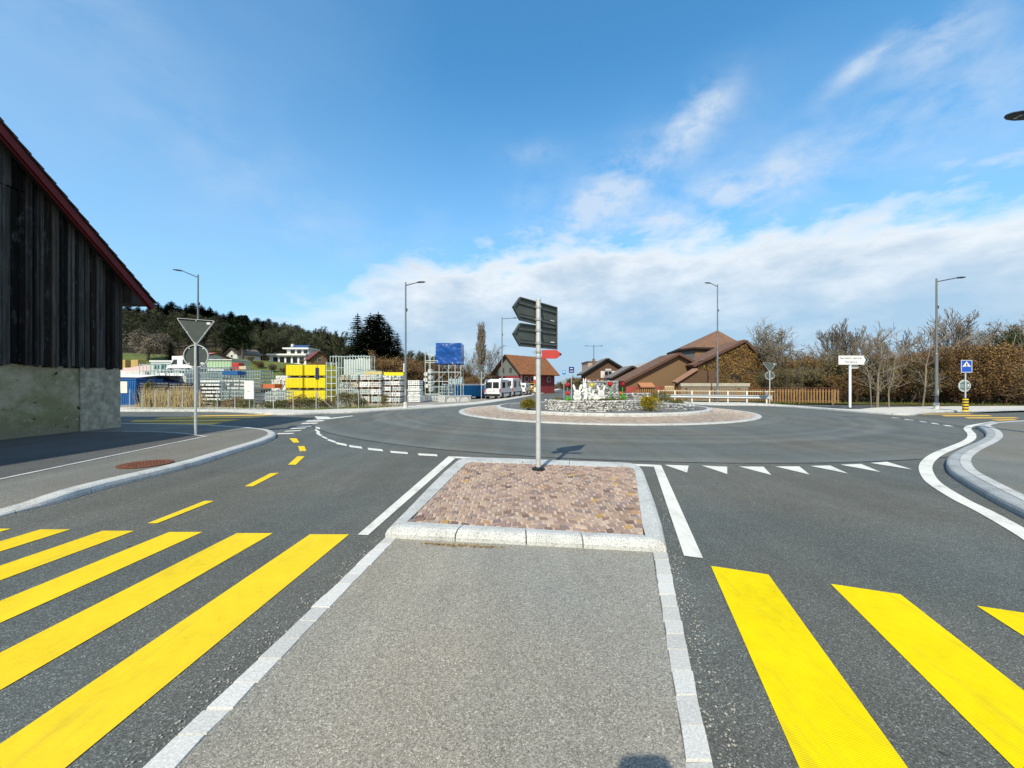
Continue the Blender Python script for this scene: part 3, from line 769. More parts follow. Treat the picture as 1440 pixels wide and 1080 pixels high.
t = NT('grey_concrete_patch'); n2 = t.noise(4, 6, .7); c = t.ramp(n2, [(.3, (.22, .205, .15)), (.5, (.37, .34, .255)), (.72, (.58, .54, .42))]); t.bump(t.noise(16, 5, .7), .7, .03); M['patch'] = t.fin(c, .95, 0, .1)
M['barge'] = pm('dark_red_barge_paint', (.15, .010, .010), (.09, .007, .007), 3, .6, stretch=(1, .3, .3))
M['soffit'] = pm('soffit_wood', (.05, .042, .036), (.025, .022, .02), 6, .9, stretch=(1, .1, 1))
M['rooftile'] = pm('dark_roof_tile', (.06, .045, .04), (.035, .028, .026), 5, .85, bump=.3)
barn = thing('barn', 'old barn with black weathered board gable above a stained plaster base', 'barn', (-15.3, 0, 0))
def bz(y):                               # underside of the roof along the gable
    return 5.02 + (15.8 - y)*.89 if y > 7.5 else 5.02 + 8.3*.89 - (7.5 - y)*.03
Y0, Y1 = -12.0, 15.02
# plaster base: a subdivided, slightly uneven wall face
mb = MB(); rn = random.Random(2)
from mathutils import noise as mn
rows = []
for i in range(17):
    z = 2.42*i/16
    rows.append([(.05*mn.noise((y*1.3, z*2, 0)) + .02*mn.noise((y*5, z*6, 3)), y, z) for y in [Y0 + (13.62-Y0)*j/120 for j in range(121)]])
mb.grid(rows); mb.bx(-9, -.09, Y0, 13.62, 0, 2.41); mb.build('plaster_base', M['plaster'], barn, True)
mb = MB(); rows = []
for i in range(13):
    z = 2.41*i/12
    rows.append([(.03 + .03*mn.noise((y*2, z*2, 7)), y, z) for y in [13.58 + 1.40*j/14 for j in range(15)]])
mb.grid(rows); mb.bx(-9, 0, 13.60, 14.97, 0, 2.40); mb.build('corner_patch', M['patch'], barn, True)
# boards
mb = MB(); mb.c = []; y = Y0; rn = random.Random(17); k = 0
def addboard(y0, y1, x0, x1, z0, z1a, z1b, col):
    q = [(x1, y0, z0), (x1, y1, z0), (x1, y1, z1b), (x1, y0, z1a)]; r_ = [(x0, a[1], a[2]) for a in q]
    n0 = len(mb.f)
    mb.face(q); 
    for e in range(4):
        f = (e+1) % 4; mb.face([r_[e], r_[f], q[f], q[e]])
    mb.c.extend([col]*(len(mb.f)-n0))
while y < Y1:
    w = rn.choice((.085, .10, .12, .14, .17)); g = rn.choice((.015, .025, .04, .055)); xo = .055 + rn.uniform(0, .05)
    v = rn.choice((.010, .016, .026, .04, .055, .085)); tn = rn.choice(((1.0, 1.0, .92), (1.1, .95, .80), (.98, 1.02, .90), (1, .98, .9)))
    zb = 2.44 - rn.choice((0, .02, .05, .09, .03)); cc = (v*tn[0], v*tn[1], v*tn[2], 1); y1 = min(y+w, Y1)
    if y < 11.9 and bz((y+y1)/2) > 8.0:
        zs = 7.75; addboard(y, y1, .0, xo, zb, zs, zs, cc); v2 = v*rn.uniform(.5, 1.1); addboard(y, y1, .0, xo*.6 + .07, zs + .04, bz(y), bz(y1), (v2, v2, v2, 1))
    else:
        addboard(y, y1, .0, xo, zb, bz(y), bz(y1), cc)
    if rn.random() < .35:
        yb = y1 + g/2; addboard(yb - .03, yb + .03, .0, xo + .035, zb, bz(yb-.03), bz(yb+.03), (v*.8, v*.8, v*.8, 1))
    y = y1 + g
mb.build('board_wall', M['board'], barn)
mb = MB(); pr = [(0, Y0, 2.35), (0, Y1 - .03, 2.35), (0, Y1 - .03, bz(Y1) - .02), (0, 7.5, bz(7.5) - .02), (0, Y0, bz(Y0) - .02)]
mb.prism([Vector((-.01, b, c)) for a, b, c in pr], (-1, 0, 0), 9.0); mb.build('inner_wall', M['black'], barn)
# roof: one bent slab with thickness, tile courses on the slope
mb = MB(); th = .16
line = [(15.8, 5.02), (7.5, 12.407), (-13, 11.9)]  # unseen rear slope kept nearly level, shaped for the barn's cast shadow
for (ya, za), (yb, zb_) in zip(line[:-1], line[1:]):
    nrm = Vector((0, -(zb_-za), (yb-ya))); nrm = nrm if nrm.z > 0 else -nrm; nrm.normalize()
    q = [Vector((.45, ya, za)), Vector((.45, yb, zb_)), Vector((-9.4, yb, zb_)), Vector((-9.4, ya, za))]
    mb.prism(q, nrm, th)
ro_ = mb.build('roof', M['soffit'], barn)
mb = MB()
n_ = 26
for i in range(n_):
    f0, f1 = i/n_, (i+1.25)/n_; a = Vector((0, 15.86, 5.02)).lerp(Vector((0, 7.5, 12.407)), f0); b = Vector((0, 15.86, 5.02)).lerp(Vector((0, 7.5, 12.407)), min(1, f1)); nv = Vector((0, .665, .747))
    q = [a + nv*.215 + Vector((.53, 0, 0)), b + nv*.17 + Vector((.53, 0, 0)), b + nv*.17 - Vector((9.4, 0, 0)), a + nv*.215 - Vector((9.4, 0, 0))]
    mb.prism(q, -nv, .04)
mb.build('tiles', M['rooftile'], ro_)
mb = MB(); nv = Vector((0, .665, .747)); a, b = Vector((.452, 15.88, 4.92)), Vector((.452, 7.5, 12.40))
mb.prism([a - nv*.07, b - nv*.07, b + nv*.15, a + nv*.15], (1, 0, 0), .035); mb.build('barge_board', M['barge'], barn)
mb = MB(); mb.prism([a - nv*.13 + Vector((-.06, 0, 0)), b - nv*.13 + Vector((-.06, 0, 0)), b - nv*.03 + Vector((-.06, 0, 0)), a - nv*.03 + Vector((-.06, 0, 0))], (1, 0, 0), .03); mb.build('barge_strip', M['barge'], barn)
# eave soffit box under the overhang
mb = MB(); mb.prism([Vector((.40, 15.80, 4.98)), Vector((.40, 15.06, 4.98)), Vector((.40, 15.06, 5.66))], (-1, 0, 0), 9); mb.build('eave_box', M['soffit'], barn)

# ------------------------------------------------------------------ direction sign on the splitter island
P0 = G(757, 660, .115)
ds = thing('direction_sign', 'tall galvanised sign post with two grey arrow boards seen from behind', 'road sign', tuple(P0))
mb = MB(); mb.tube((0, 0, 0), (0, 0, 3.33), .048, .048, 20); mb.lathe((0, 0, 3.33), [(.048, 0), (.050, 0), (.050, .03), (.03, .04), (0, .042)], 20); mb.build('post', M['galv_light'], ds, True)
mb = MB(); mb.lathe((0, 0, 0), [(.13, 0), (.13, .02), (.115, .03), (.075, .035), (.07, .05), (.052, .05)], 20); mb.build('base_flange', M['black'], ds, True)
def arrow_board(zlo, zhi, name, roll):
    # the board recedes to the right: left end nearer
    ax = Vector((.80, .60, 0)).normalized(); nb = Vector((.60, -.80, 0)).normalized()      # nb faces the camera (its back)
    o = Vector((0, .075, 0)); hh = zhi - zlo; zc = (zlo+zhi)/2; tp = -.64; sh = -.47; en = .50
    prof = [(tp, zc), (sh, zhi), (en, zhi), (en, zlo), (sh, zlo)]
    P = lambda u, z, d=0.0: o + ax*u + nb*d + Vector((0, 0, z + u*roll))
    mb = MB(); mb.prism([P(u, z) for u, z in prof], -nb, .02); pl = mb.build(name, M['sign_back'], ds)
    mb = MB(); n = len(prof)
    for i in range(n):
        (u0, z0), (u1, z1) = prof[i], prof[(i+1) % n]
        a, b = P(u0, z0), P(u1, z1); d_ = (b-a).normalized(); inn = d_.cross(nb)*-.022
        cen = P(0, zc); inn = inn if (a + inn - cen).length < (a - inn - cen).length else -inn
        mb.prism([a, b, b + inn, a + inn], nb, .035)
    mb.build('frame', M['sign_back'], pl)
    for zz in (zhi - .105, zlo + .095):
        mb = MB(); u0, u1 = (-.50 if zz > zc else -.48), en - .02
        mb.prism([P(u0, zz-.028, .001), P(u1, zz-.028, .001), P(u1, zz+.028, .001), P(u0, zz+.028, .001)], nb, .026)
        mb.prism([P(u0, zz+.028, .001), P(u1, zz+.028, .001), P(u1, zz+.034, .001), P(u0, zz+.034, .001)], nb, .036); mb.build('rail', M['sign_back'], pl)
        mb = MB(); mb.lathe((0, 0, zz-.03), [(.053, 0), (.062, 0), (.062, .05), (.053, .05)], 20); mb.box((-.075, .02, zz), (.05, .04, .045)); mb.build('clamp', M['galv'], pl)
    mb = MB(); q = [P(.33, zlo+.10, .004), P(.44, zlo+.10, .004), P(.44, zlo+.15, .004), P(.33, zlo+.15, .004)]; mb.prism(q, nb, .003); mb.build('sticker', M['white'], pl)
    return pl
arrow_board(2.87, 3.315, 'arrow_board', -.085); arrow_board(2.405, 2.85, 'arrow_board', -.012)
# small red cycle route arrow on the same post
mb = MB(); z0, z1 = 2.185, 2.355
mb.prism([Vector((.07, -.02, z0)), Vector((.36, -.02, z0)), Vector((.47, -.02, (z0+z1)/2)), Vector((.36, -.02, z1)), Vector((.07, -.02, z1))], (0, 1, 0), .015); rd = mb.build('route_arrow', M['red'], ds)
mb = MB(); mb.prism([Vector((.42, -.024, z0+.05)), Vector((.462, -.024, (z0+z1)/2)), Vector((.42, -.024, z1-.05))], (0, 1, 0), .003); mb.build('arrow_tip', M['black'], rd)
mb = MB(); mb.lathe((0, 0, 2.30), [(.053, 0), (.064, 0), (.064, .04), (.053, .04)], 20); mb.box((-.078, 0, 2.32), (.05, .05, .05)); mb.build('clamp', M['galv'], ds); mb = MB(); mb.lathe((0, 0, 2.19), [(.047, 0), (.064, 0), (.064, .04), (.047, .04)], 20); mb.build('clamp', M['galv'], ds)

# ------------------------------------------------------------------ give-way signs seen from behind
def give_way(loc, sc, rz, label):
    r = thing('give_way_sign', label, 'road sign', loc, rz, 'give way signs seen from behind')
    mb = MB(); mb.tube((0, 0, 0), (0, 0, 3.04), .040, .040, 14); mb.build('post', M['galv_light'], r, True)
    def rounded(pts, rad, n=5):
        out = []
        for i, p in enumerate(pts):
            a, b = pts[i-1], pts[(i+1) % len(pts)]; u, v = (a-p).normalized(), (b-p).normalized()
            p0, p1 = p + u*rad*1.7, p + v*rad*1.7
            for k in range(n+1):
                f = k/n; out.append(p0*(1-f)**2 + p*2*f*(1-f) + p1*f*f)
        return out
    tri = rounded([Vector((-.57, .0, 3.84)), Vector((0, .0, 2.94)), Vector((.57, .0, 3.77))], .04)
    mb = MB(); mb.prism([p + Vector((0, .045, 0)) for p in tri], (0, 1, 0), .012); tb = mb.build('triangle_board', M['sign_back'], r)
    mb = MB(); c = Vector((0, 0, 3.52)); n = len(tri)
    for i in range(n):
        a, b = tri[i], tri[(i+1) % n]; f = .045
        a2, b2 = a.lerp(c, f), b.lerp(c, f); mb.prism([a, b, b2, a2], (0, 1, 0), .055)
    mb.build('rim', M['rim'], tb)
    for x, z in ((-.27, 3.38), (.27, 3.36), (0, 3.77)): mb = MB(); mb.box((x, .035, z), (.05, .02, .04)); mb.build('bracket', M['rim'], tb)
    mb = MB(); mb.box((.36, .04, 3.68), (.11, .006, .07)); mb.build('sticker', M['white'], tb)
    cz = 2.60; rad = .375
    mb = MB(); mb.lathe((0, .047, cz), [(0, .012), (rad, .012), (rad, 0), (0, 0)], 36, axis='y'); db = mb.build('disc_board', M['sign_back'], r)
    mb = MB(); mb.lathe((0, .0, cz), [(rad, .06), (rad+.004, .03), (rad, .005), (rad-.022, .005), (rad-.022, .046)], 36, axis='y'); mb.build('rim', M['rim'], db, True)
    for a in (50, 130, 230, 310): mb = MB(); mb.box((math.cos(R(a))*.32, .036, cz + math.sin(R(a))*.32), (.04, .02, .04)); mb.build('bracket', M['rim'], db)
    mb = MB(); mb.box((.17, .04, cz - .24), (.09, .006, .06)); mb.build('sticker', M['white'], db)
    r.scale = (sc, sc, sc); return r
pg = G(275, 612, .12)
give_way((pg.x, pg.y, .12), 1.0, R(8), 'large give way triangle and disc seen from behind at the corner by the barn')
pg = G(677, 562.5); give_way((pg.x, pg.y, .12), 1.0, R(5), 'small distant give way triangle and disc on a post before the blue container')
pg = G(1082.5, 567.6, .12); give_way((pg.x, pg.y, .12), .92, R(-20), 'give way triangle and disc on a post at the end of the guard rail')

# ------------------------------------------------------------------ street lamps
def lamp(base, h, arm, rise, label, collar=True, double=False, thin=1.0, headlen=.62):
    r = thing('street_lamp', label, 'street lamp', base, 0, 'street lamps around the roundabout')
    mb = MB(); k = 14
    mb.tube((0, 0, 0), (0, 0, h*.42), .095*thin, .085*thin, k); mb.tube((0, 0, h*.42), (0, 0, h*.43), .085*thin, .062*thin, k); mb.tube((0, 0, h*.43), (0, 0, h), .062*thin, .05*thin, k)
    mb.build('pole', M['pole_grey'] if not double else M['lamp_grey'], r, True)
    if collar:
        mb = MB(); mb.tube((0, 0, -.02), (0, 0, .42), .15, .15, k); mb.build('base_collar', M['offwhite'], r, True)
    if h > 8 and not double:
        mb = MB(); mb.box((.075, 0, h*.78), (.09, .09, .2)); mb.build('sensor_box', M['lamp_grey'], r)
        mb = MB(); mb.box((0, -.09, 1.1), (.11, .02, .42)); mb.build('service_door', M['galv'], r)
    for sgn in ((1, -1) if double else (1,)):
        v = Vector((arm[0], arm[1], 0))*sgn; L = v.length; u = v.normalized(); s_ = Vector((-u.y, u.x, 0))
        mb = MB(); a = Vector((0, 0, h - .22)); b = a + v*.72 + Vector((0, 0, rise)); mb.tube(a, b, .032*thin, .028*thin, 10); mb.build('arm', M['lamp_grey'], r, True)
        tl = (b-a).normalized()
        mb = MB(); rows = []
        for f, w, t_ in ((0, .04, .035), (.06, .075, .05), (.25, .13, .06), (.5, .165, .062), (.75, .15, .05), (.93, .09, .035), (1, .03, .015)):
            c = b + u*headlen*f - Vector((0, 0, .0)) + Vector((0, 0, rise*.12*f))
            rows.append([c + s_*(w*math.cos(q)*thin) + Vector((0, 0, t_*(math.sin(q) if math.sin(q) > 0 else .45*math.sin(q))*thin*1.15)) for q in [2*math.pi*i/16 for i in range(16)]])
        mb.grid([[tuple(p) for p in row] for row in rows], 0, True); mb.face([tuple(p) for p in rows[-1]]); mb.face([tuple(p) for p in rows[0]][::-1]); hd = mb.build('lamp_head', M['lamp_grey'], r, True)
        mb = MB(); c = b + u*headlen*.5 + Vector((0, 0, -.034*thin + rise*.12)); mb.prism([c + u*.16 + s_*.09, c - u*.16 + s_*.09, c - u*.16 - s_*.09, c + u*.16 - s_*.09], (0, 0, -1), .008); mb.build('lens', M['galv'], hd)
    return r
b = G(570.5, 573.5, .12); lamp((b.x, b.y, .12), 8.85, (1.15, -.2), .16, 'street lamp before the white formwork stacks with a short arm and white foot')
b = G(1317, 575, .12); lamp((b.x, b.y, .12), 8.8, (2.0, .1), .28, 'street lamp at the brown thicket with a long arm and white foot')
lamp((A(1009, 0, 37).x, 37, 0), 11.4, (-.95, -.1), .30, 'street lamp behind the guard rail with its arm to the tower roof', False)
b = G(278.5, 574); lamp((b.x, b.y, .05), 9.9, (-1.35, -.3), .42, 'street lamp rising behind the large give way triangle')
b = G(706, 561); lamp((b.x, b.y, .12), 9.75, (1.75, .2), .12, 'street lamp beside the parked white vans', False)
b = A(835, 545, 72); lamp((b.x, b.y, 0), 9.1, (1.55, 0), .05, 'distant street lamp with two arms above the chalet roofs', False, True)
lamp((17.15, 11.3, .12), 9.45, (-2.3, .0), .32, 'street lamp reaching in over the pavement, only its head in view', True, thin=1.25, headlen=.95)

# ------------------------------------------------------------------ white arrow sign, crossing sign, distant blue signs
def text(body, size, loc, mat, parent, rz=0.0, name='lettering', align='CENTER'):
    cu = bpy.data.curves.new(name, 'FONT'); cu.body = body; cu.size = size; cu.align_x = align; cu.align_y = 'CENTER'; cu.extrude = .001
    cu.materials.append(mat); t_ = bpy.data.objects.new('tmp', cu); me = bpy.data.meshes.new_from_object(t_); bpy.data.objects.remove(t_); o = bpy.data.objects.new(name, me); COL.objects.link(o); o.location = loc; o.rotation_euler = (R(90), 0, rz); o.parent = parent; return o
b = G(1195.3, 574, .12)
sg = thing('arrow_sign', 'white arrow sign with two lines of black lettering and a black tip', 'road sign', tuple(b))
mb = MB(); mb.tube((0, 0, 0), (0, 0, 3.2), .075, .075, 16); mb.build('post', M['white'], sg, True)
mb = MB(); mb.lathe((0, 0, 0), [(.16, 0), (.16, .03), (.09, .05), (.075, .05)], 16); mb.build('base_flange', M['black'], sg)
zb, zt = 3.02, 3.66; prof = [(-.90, zb), (.92, zb), (1.22, (zb+zt)/2), (.92, zt), (-.90, zt)]
mb = MB(); mb.prism([Vector((x, -.09, z)) for x, z in prof], (0, 1, 0), .03); bd = mb.build('arrow_board', M['white'], sg)
mb = MB()
for i in range(5):
    (x0, z0), (x1, z1) = prof[i], prof[(i+1) % 5]; a_, b_ = Vector((x0, -.10, z0)), Vector((x1, -.10, z1)); cc = Vector((.05, -.10, (zb+zt)/2)); mb.prism([a_, b_, b_.lerp(cc, .035), a_.lerp(cc, .035)], (0, 1, 0), .045)
mb.build('frame', M['galv'], bd)
mb = MB(); mb.prism([Vector((.86, -.094, zb+.06)), Vector((.90, -.094, zb+.04)), Vector((1.17, -.094, (zb+zt)/2)), Vector((.90, -.094, zt-.04)), Vector((.86, -.094, zt-.06)), Vector((1.02, -.094, (zb+zt)/2))], (0, 1, 0), .003); mb.build('arrow_tip', M['black'], bd)
text('Servient centre', .245, (-.02, -.093, 3.47), M['black'], bd); text('Parterre', .245, (.0, -.093, 3.20), M['black'], bd)
mb = MB(); mb.prism([Vector((.10, .09, 2.76)), Vector((.62, .09, 2.76)), Vector((.75, .09, 2.88)), Vector((.62, .09, 3.0)), Vector((.10, .09, 3.0))], (0, 1, 0), .02); mb.build('route_arrow', M['offwhite'], sg)

def crossing_sign(loc, scale, label, post_h, cat='road sign', disc=True, bollard=True, col='blue', rz=0.0, name='crossing_sign'):
    r = thing(name, label, cat, loc, rz)
    mb = MB(); mb.tube((0, 0, 0), (0, 0, post_h), .04, .04, 12); mb.build('post', M['galv_light'], r, True)
    z = post_h - .42; w, h = .40, .45
    mb = MB(); mb.bx(-w, w, -.075, -.05, z-h, z+h); bd = mb.build('sign_board', M[col], r, bevel=.02)
    mb = MB()
    for x0, x1, z0, z1 in ((-w, w, z+h-.05, z+h), (-w, w, z-h, z-h+.05), (-w, -w+.05, z-h+.051, z+h-.051), (w-.05, w, z-h+.051, z+h-.051)): mb.bx(x0, x1, -.082, -.07, z0, z1)
    mb.build('border', M['rim'], bd)
    mb = MB(); mb.prism([Vector((-.31, -.079, z-.03)), Vector((.31, -.079, z-.03)), Vector((0, -.079, z+.36))], (0, 1, 0), .004); tr = mb.build('triangle', M['white'], bd)
    mb = MB(); yy = -.0815                                        # walking figure
    def seg(a, b_, t_): d = Vector((b_[0]-a[0], 0, b_[1]-a[1])).normalized(); p = Vector((-d.z, 0, d.x))*t_; a, b_ = Vector((a[0], yy, a[1])), Vector((b_[0], yy, b_[1])); mb.prism([a-p, b_-p, b_+p, a+p], (0, 1, 0), .002)
    mb.lathe((0, yy, z+.215), [(0, 0), (.033, 0), (.033, .002), (0, .002)], 12, axis='y')
    seg((0, z+.18), (0, z+.08), .034); seg((0, z+.09), (.07, z-.01), .017); seg((0, z+.09), (-.06, z-.01), .017); seg((0, z+.16), (.07, z+.09), .013); seg((0, z+.16), (-.06, z+.09), .013)
    for i in range(5): mb.bx(-.21+.09*i, -.16+.09*i, yy, yy+.002, z-.024, z-.012)
    mb.build('walking_figure', M['black'], tr)
    if disc:
        mb = MB(); mb.lathe((0, .05, 1.82), [(0, .02), (.40, .02), (.41, 0), (.38, -.005), (.375, .0), (0, .0)], 32, axis='y'); dc_ = mb.build('disc_board', M['sign_disc'], r)
        mb = MB(); mb.lathe((0, .045, 1.82), [(.43, .03), (.44, 0), (.37, -.01), (.37, .0)], 32, axis='y'); mb.build('rim', M['rim'], dc_, True)
        mb = MB(); mb.bx(-.36, .36, .035, .046, 2.0, 2.04); mb.bx(-.36, .36, .035, .046, 1.60, 1.64); mb.build('rail', M['sign_back'], dc_)
        mb = MB(); mb.box((.24, .03, 1.86), (.09, .004, .12)); mb.build('sticker', M['white'], dc_)
    if bollard:
        mb = MB()
        zs = [0, .11, .20, .31, .40, .51, .60, .70, .80, .90, .94]
        for i in range(10): mb.lathe((0, 0, 0), [(.155, zs[i]), (.155, zs[i+1])], 20, 0 if i % 2 == 0 and i < 9 else 1)
        mb.lathe((0, 0, 0), [(.155, .94), (.0, .94)], 20, 1); mb.lathe((0, 0, 0), [(.20, 0), (.20, .04), (.155, .06)], 20, 0); mb.build('striped_sleeve', [M['yellow_plain'], M['black']], r)
    r.scale = (scale,)*3; return r
M['sign_disc'] = pm('sign_disc_back', (.26, .34, .35), (.20, .27, .28), 4, .5, .2)
M['yellow_plain'] = pm('yellow_plastic', (.80, .56, .03), (.70, .48, .03), 4, .5)
b = G(1357.6, 578.3, .12); crossing_sign(tuple(b), .86, 'blue pedestrian crossing sign on a post with a yellow and black striped foot', 3.64)
b = A(793, 540, 44); crossing_sign((b.x, b.y, 0), .62, 'small light blue pedestrian crossing sign beyond the red flowers', 5.45, disc=False, bollard=False, col='skyblue', rz=R(5))
b = A(803.5, 540, 43)
bs_ = thing('information_sign', 'dark blue square sign with pale lettering beyond the roundabout', 'road sign', (b.x, b.y, 0), R(5))
mb = MB(); mb.tube((0, 0, 0), (0, 0, 3.7), .04, .04, 10); mb.build('post', M['galv_light'], bs_, True)
mb = MB(); mb.bx(-.30, .30, -.07, -.045, 3.05, 3.72); bd = mb.build('sign_board', pm('navy_enamel', (.018, .03, .24), (.015, .025, .2), 3, .4), bs_, bevel=.02)
mb = MB(); mb.bx(-.16, .16, -.075, -.069, 3.47, 3.58); mb.bx(-.2, .2, -.075, -.069, 3.16, 3.21); mb.bx(-.2, .2, -.075, -.069, 3.26, 3.30); mb.build('symbol', M['rim'], bd)
b = A(793, 540, 46)
rs = thing('round_sign', 'round grey sign back on a thin post behind the red flowers', 'road sign', (b.x, b.y, 0))
mb = MB(); mb.tube((0, 0, 0), (0, 0, 2.45), .035, .035, 10); mb.build('post', M['galv'], rs, True)
mb = MB(); mb.lathe((0, -.05, 2.08), [(0, -.01), (.33, -.01), (.35, 0), (.33, .02), (0, .02)], 28, axis='y'); mb.build('disc_board', M['sign_disc'], rs, True)

# ------------------------------------------------------------------ the photographer (only the shadow falls into view)
ph = bpy.data.meshes.new('person')
J = {'pel': (.0, -.40, .93), 'sp': (0, -.40, 1.12), 'ch': (0, -.39, 1.34), 'nk': (0, -.37, 1.50), 'hd0': (0, -.34, 1.60), 'hd1': (0, -.33, 1.70), 'hd2': (0, -.34, 1.75),
     'hl': (-.10, -.40, .90), 'kl': (-.12, -.37, .50), 'al': (-.13, -.42, .10), 'tl': (-.15, -.27, .05), 'hr': (.10, -.40, .90), 'kr': (.12, -.37, .50), 'ar': (.13, -.42, .10), 'tr': (.15, -.27, .05),
     'sl': (-.19, -.39, 1.42), 'el': (-.30, -.26, 1.36), 'wl': (-.14, -.12, 1.76), 'sr': (.19, -.39, 1.42), 'er': (.30, -.26, 1.36), 'wr': (.14, -.12, 1.76), 'pl': (-.11, -.10, 1.85), 'pr': (.11, -.10, 1.85),
     'fl': (-.10, -.085, 1.93), 'fr': (.085, -.075, 1.92), 'gl': (-.07, -.09, 1.87), 'gr': (.07, -.09, 1.87)}
E_ = [('pel', 'sp'), ('sp', 'ch'), ('ch', 'nk'), ('nk', 'hd0'), ('hd0', 'hd1'), ('hd1', 'hd2'), ('pel', 'hl'), ('hl', 'kl'), ('kl', 'al'), ('al', 'tl'), ('pel', 'hr'), ('hr', 'kr'), ('kr', 'ar'), ('ar', 'tr'), ('ch', 'sl'), ('sl', 'el'), ('el', 'wl'), ('wl', 'pl'), ('pl', 'fl'), ('pl', 'gl'), ('ch', 'sr'), ('sr', 'er'), ('er', 'wr'), ('wr', 'pr'), ('pr', 'fr'), ('pr', 'gr')]
RAD = dict(pel=.15, sp=.135, ch=.15, nk=.06, hd0=.085, hd1=.10, hd2=.07, hl=.095, kl=.06, al=.045, tl=.04, hr=.095, kr=.06, ar=.045, tr=.04, sl=.065, el=.045, wl=.032, sr=.065, er=.045, wr=.032, pl=.036, pr=.036, fl=.012, fr=.012, gl=.012, gr=.012)
ks_ = list(J); ph.from_pydata([J[k] for k in ks_], [(ks_.index(a), ks_.index(b)) for a, b in E_], [])
po = bpy.data.objects.new('person', ph); COL.objects.link(po); po.location = (-.06, 0, 0); sk = po.modifiers.new('skin', 'SKIN'); ss = po.modifiers.new('sub', 'SUBSURF'); ss.levels = ss.render_levels = 2
print('skin layers', len(ph.skin_vertices))
for v, k in zip(ph.skin_vertices[0].data if ph.skin_vertices else [], ks_): v.radius = (RAD[k],)*2; v.use_root = k == 'pel'
ph.materials.append(pm('dark_jacket', (.03, .035, .045), (.02, .022, .03), 6, .9))
tag(po, 'person in dark clothes standing with raised arms to take the picture', 'person')
mb = MB(); mb.bx(-.138, .018, -.072, -.064, 1.835, 1.915); tag(mb.build('phone', M['black'], None, bevel=.003), 'black phone held up in both hands by the person', 'phone')
# ------------------------------------------------------------------ things on the roundabout island
M['stone_white'] = tinted('pale_limestone', .85, .4, 25, .25)
M['stone_grey'] = tinted('grey_limestone', .85, .4, 25, .25)
M['wire'] = pm('gabion_wire', (.40, .41, .41), (.3, .31, .31), 8, .5, .5)
def gabion(name, label, pts, z0, z1, depth, size, tones, seed, group='gabion stone walls on the roundabout island', slope=None):
    """stone filled wire cage along a plan line; depth goes away from the viewer"""
    r = thing(name, label, 'gabion wall', (pts[0].x, pts[0].y, 0), 0, group); o0 = Vector((pts[0].x, pts[0].y, 0))
    P = resample([Vector((p.x, p.y, 0)) for p in pts], size*.8); B = offs(P, depth); rn = random.Random(seed)
    mb = MB(); mb.c = []; T = len(P)-1
    def add(c, s):
        n0 = len(mb.f); mb.blob(c - o0, (s*rn.uniform(.8, 1.3), s*rn.uniform(.8, 1.2), s*rn.uniform(.65, 1.05)), .34, rn)
        t_ = rn.choice(tones); k = rn.uniform(.75, 1.2); mb.c.extend([(t_[0]*k, t_[1]*k, t_[2]*k, 1)]*(len(mb.f)-n0))
    for i in range(len(P)):
        zt = z1 if slope is None else z0 + (z1-z0)*(slope[0] + (slope[1]-slope[0])*i/T)
        nz = max(1, int((zt-z0)/(size*.75)))
        for k in range(nz):
            z = z0 + (k+.5)*(zt-z0)/nz
            add(Vector((P[i].x, P[i].y, z)) + Vector((rn.gauss(0, size*.12), rn.gauss(0, size*.1) + size*.4, rn.gauss(0, size*.1))), size*.56)
            if i in (0, T):
                for d in range(1, int(depth/size)+1): q = P[i].lerp(B[i], d*size/depth); add(Vector((q.x, q.y, z)), size*.56)
        for d in range(1, int(depth/(size*.8))+1):
            q = P[i].lerp(B[i], d*size*.8/depth); add(Vector((q.x + rn.gauss(0, .02), q.y, zt - size*.35)), size*.55)
    mb.build('stones', M['stone_white'], r)
    mb = MB(); zt = lambda i: (z1 if slope is None else z0 + (z1-z0)*(slope[0] + (slope[1]-slope[0])*i/T)) + .01
    back = [p + Vector((0, -size*.35, 0)) - o0 for p in P]
    for f in (0, .33, .66, 1): mb.path([back[i] + Vector((0, 0, z0 + (zt(i)-z0)*f)) for i in range(T+1)], .006, 4)
    for i in range(0, T+1, 2): mb.tube(back[i] + Vector((0, 0, z0)), back[i] + Vector((0, 0, zt(i))), .006, .006, 4)
    mb.build('wire_cage', M['wire'], r)
    return r
WT = [(.16, .16, .155), (.66, .64, .60), (.58, .57, .54), (.72, .71, .68), (.48, .47, .44), (.62, .58, .52), (.34, .34, .33)]
GT = [(.33, .35, .36), (.26, .28, .29), (.42, .44, .44), (.20, .22, .23), (.48, .49, .48), (.36, .37, .35)]
Z = lambda px, Y: A(px, 540, Y)
gabion('gabion_wall', 'low curved gabion of white stones in front of the rabbits', spline([Z(768, 22.6), Z(788, 21.3), Z(812, 20.7), Z(840, 20.5), Z(865, 20.8), Z(889, 21.9)], 5), .28, .88, .45, .115, WT, 1)
gabion('gabion_wall', 'tall grey gabion wall behind the rabbits', [Z(822, 24.2), Z(868, 24.2)], .32, 1.98, .5, .17, GT, 2)
gabion('gabion_wall', 'pale topped gabion between the tall gabion and the yellow bush', spline([Z(868, 24.0), Z(890, 23.6), Z(914, 23.8)], 5), .32, 1.22, .5, .16, GT + WT[:3], 3)
gabion('gabion_wall', 'low grey gabion sloping down behind the yellow bush', spline([Z(884, 21.9), Z(903, 22.6), Z(925, 23.0), Z(948, 22.6), Z(968, 21.9)], 5), .28, .80, .5, .15, GT, 4, slope=(1.0, .62))

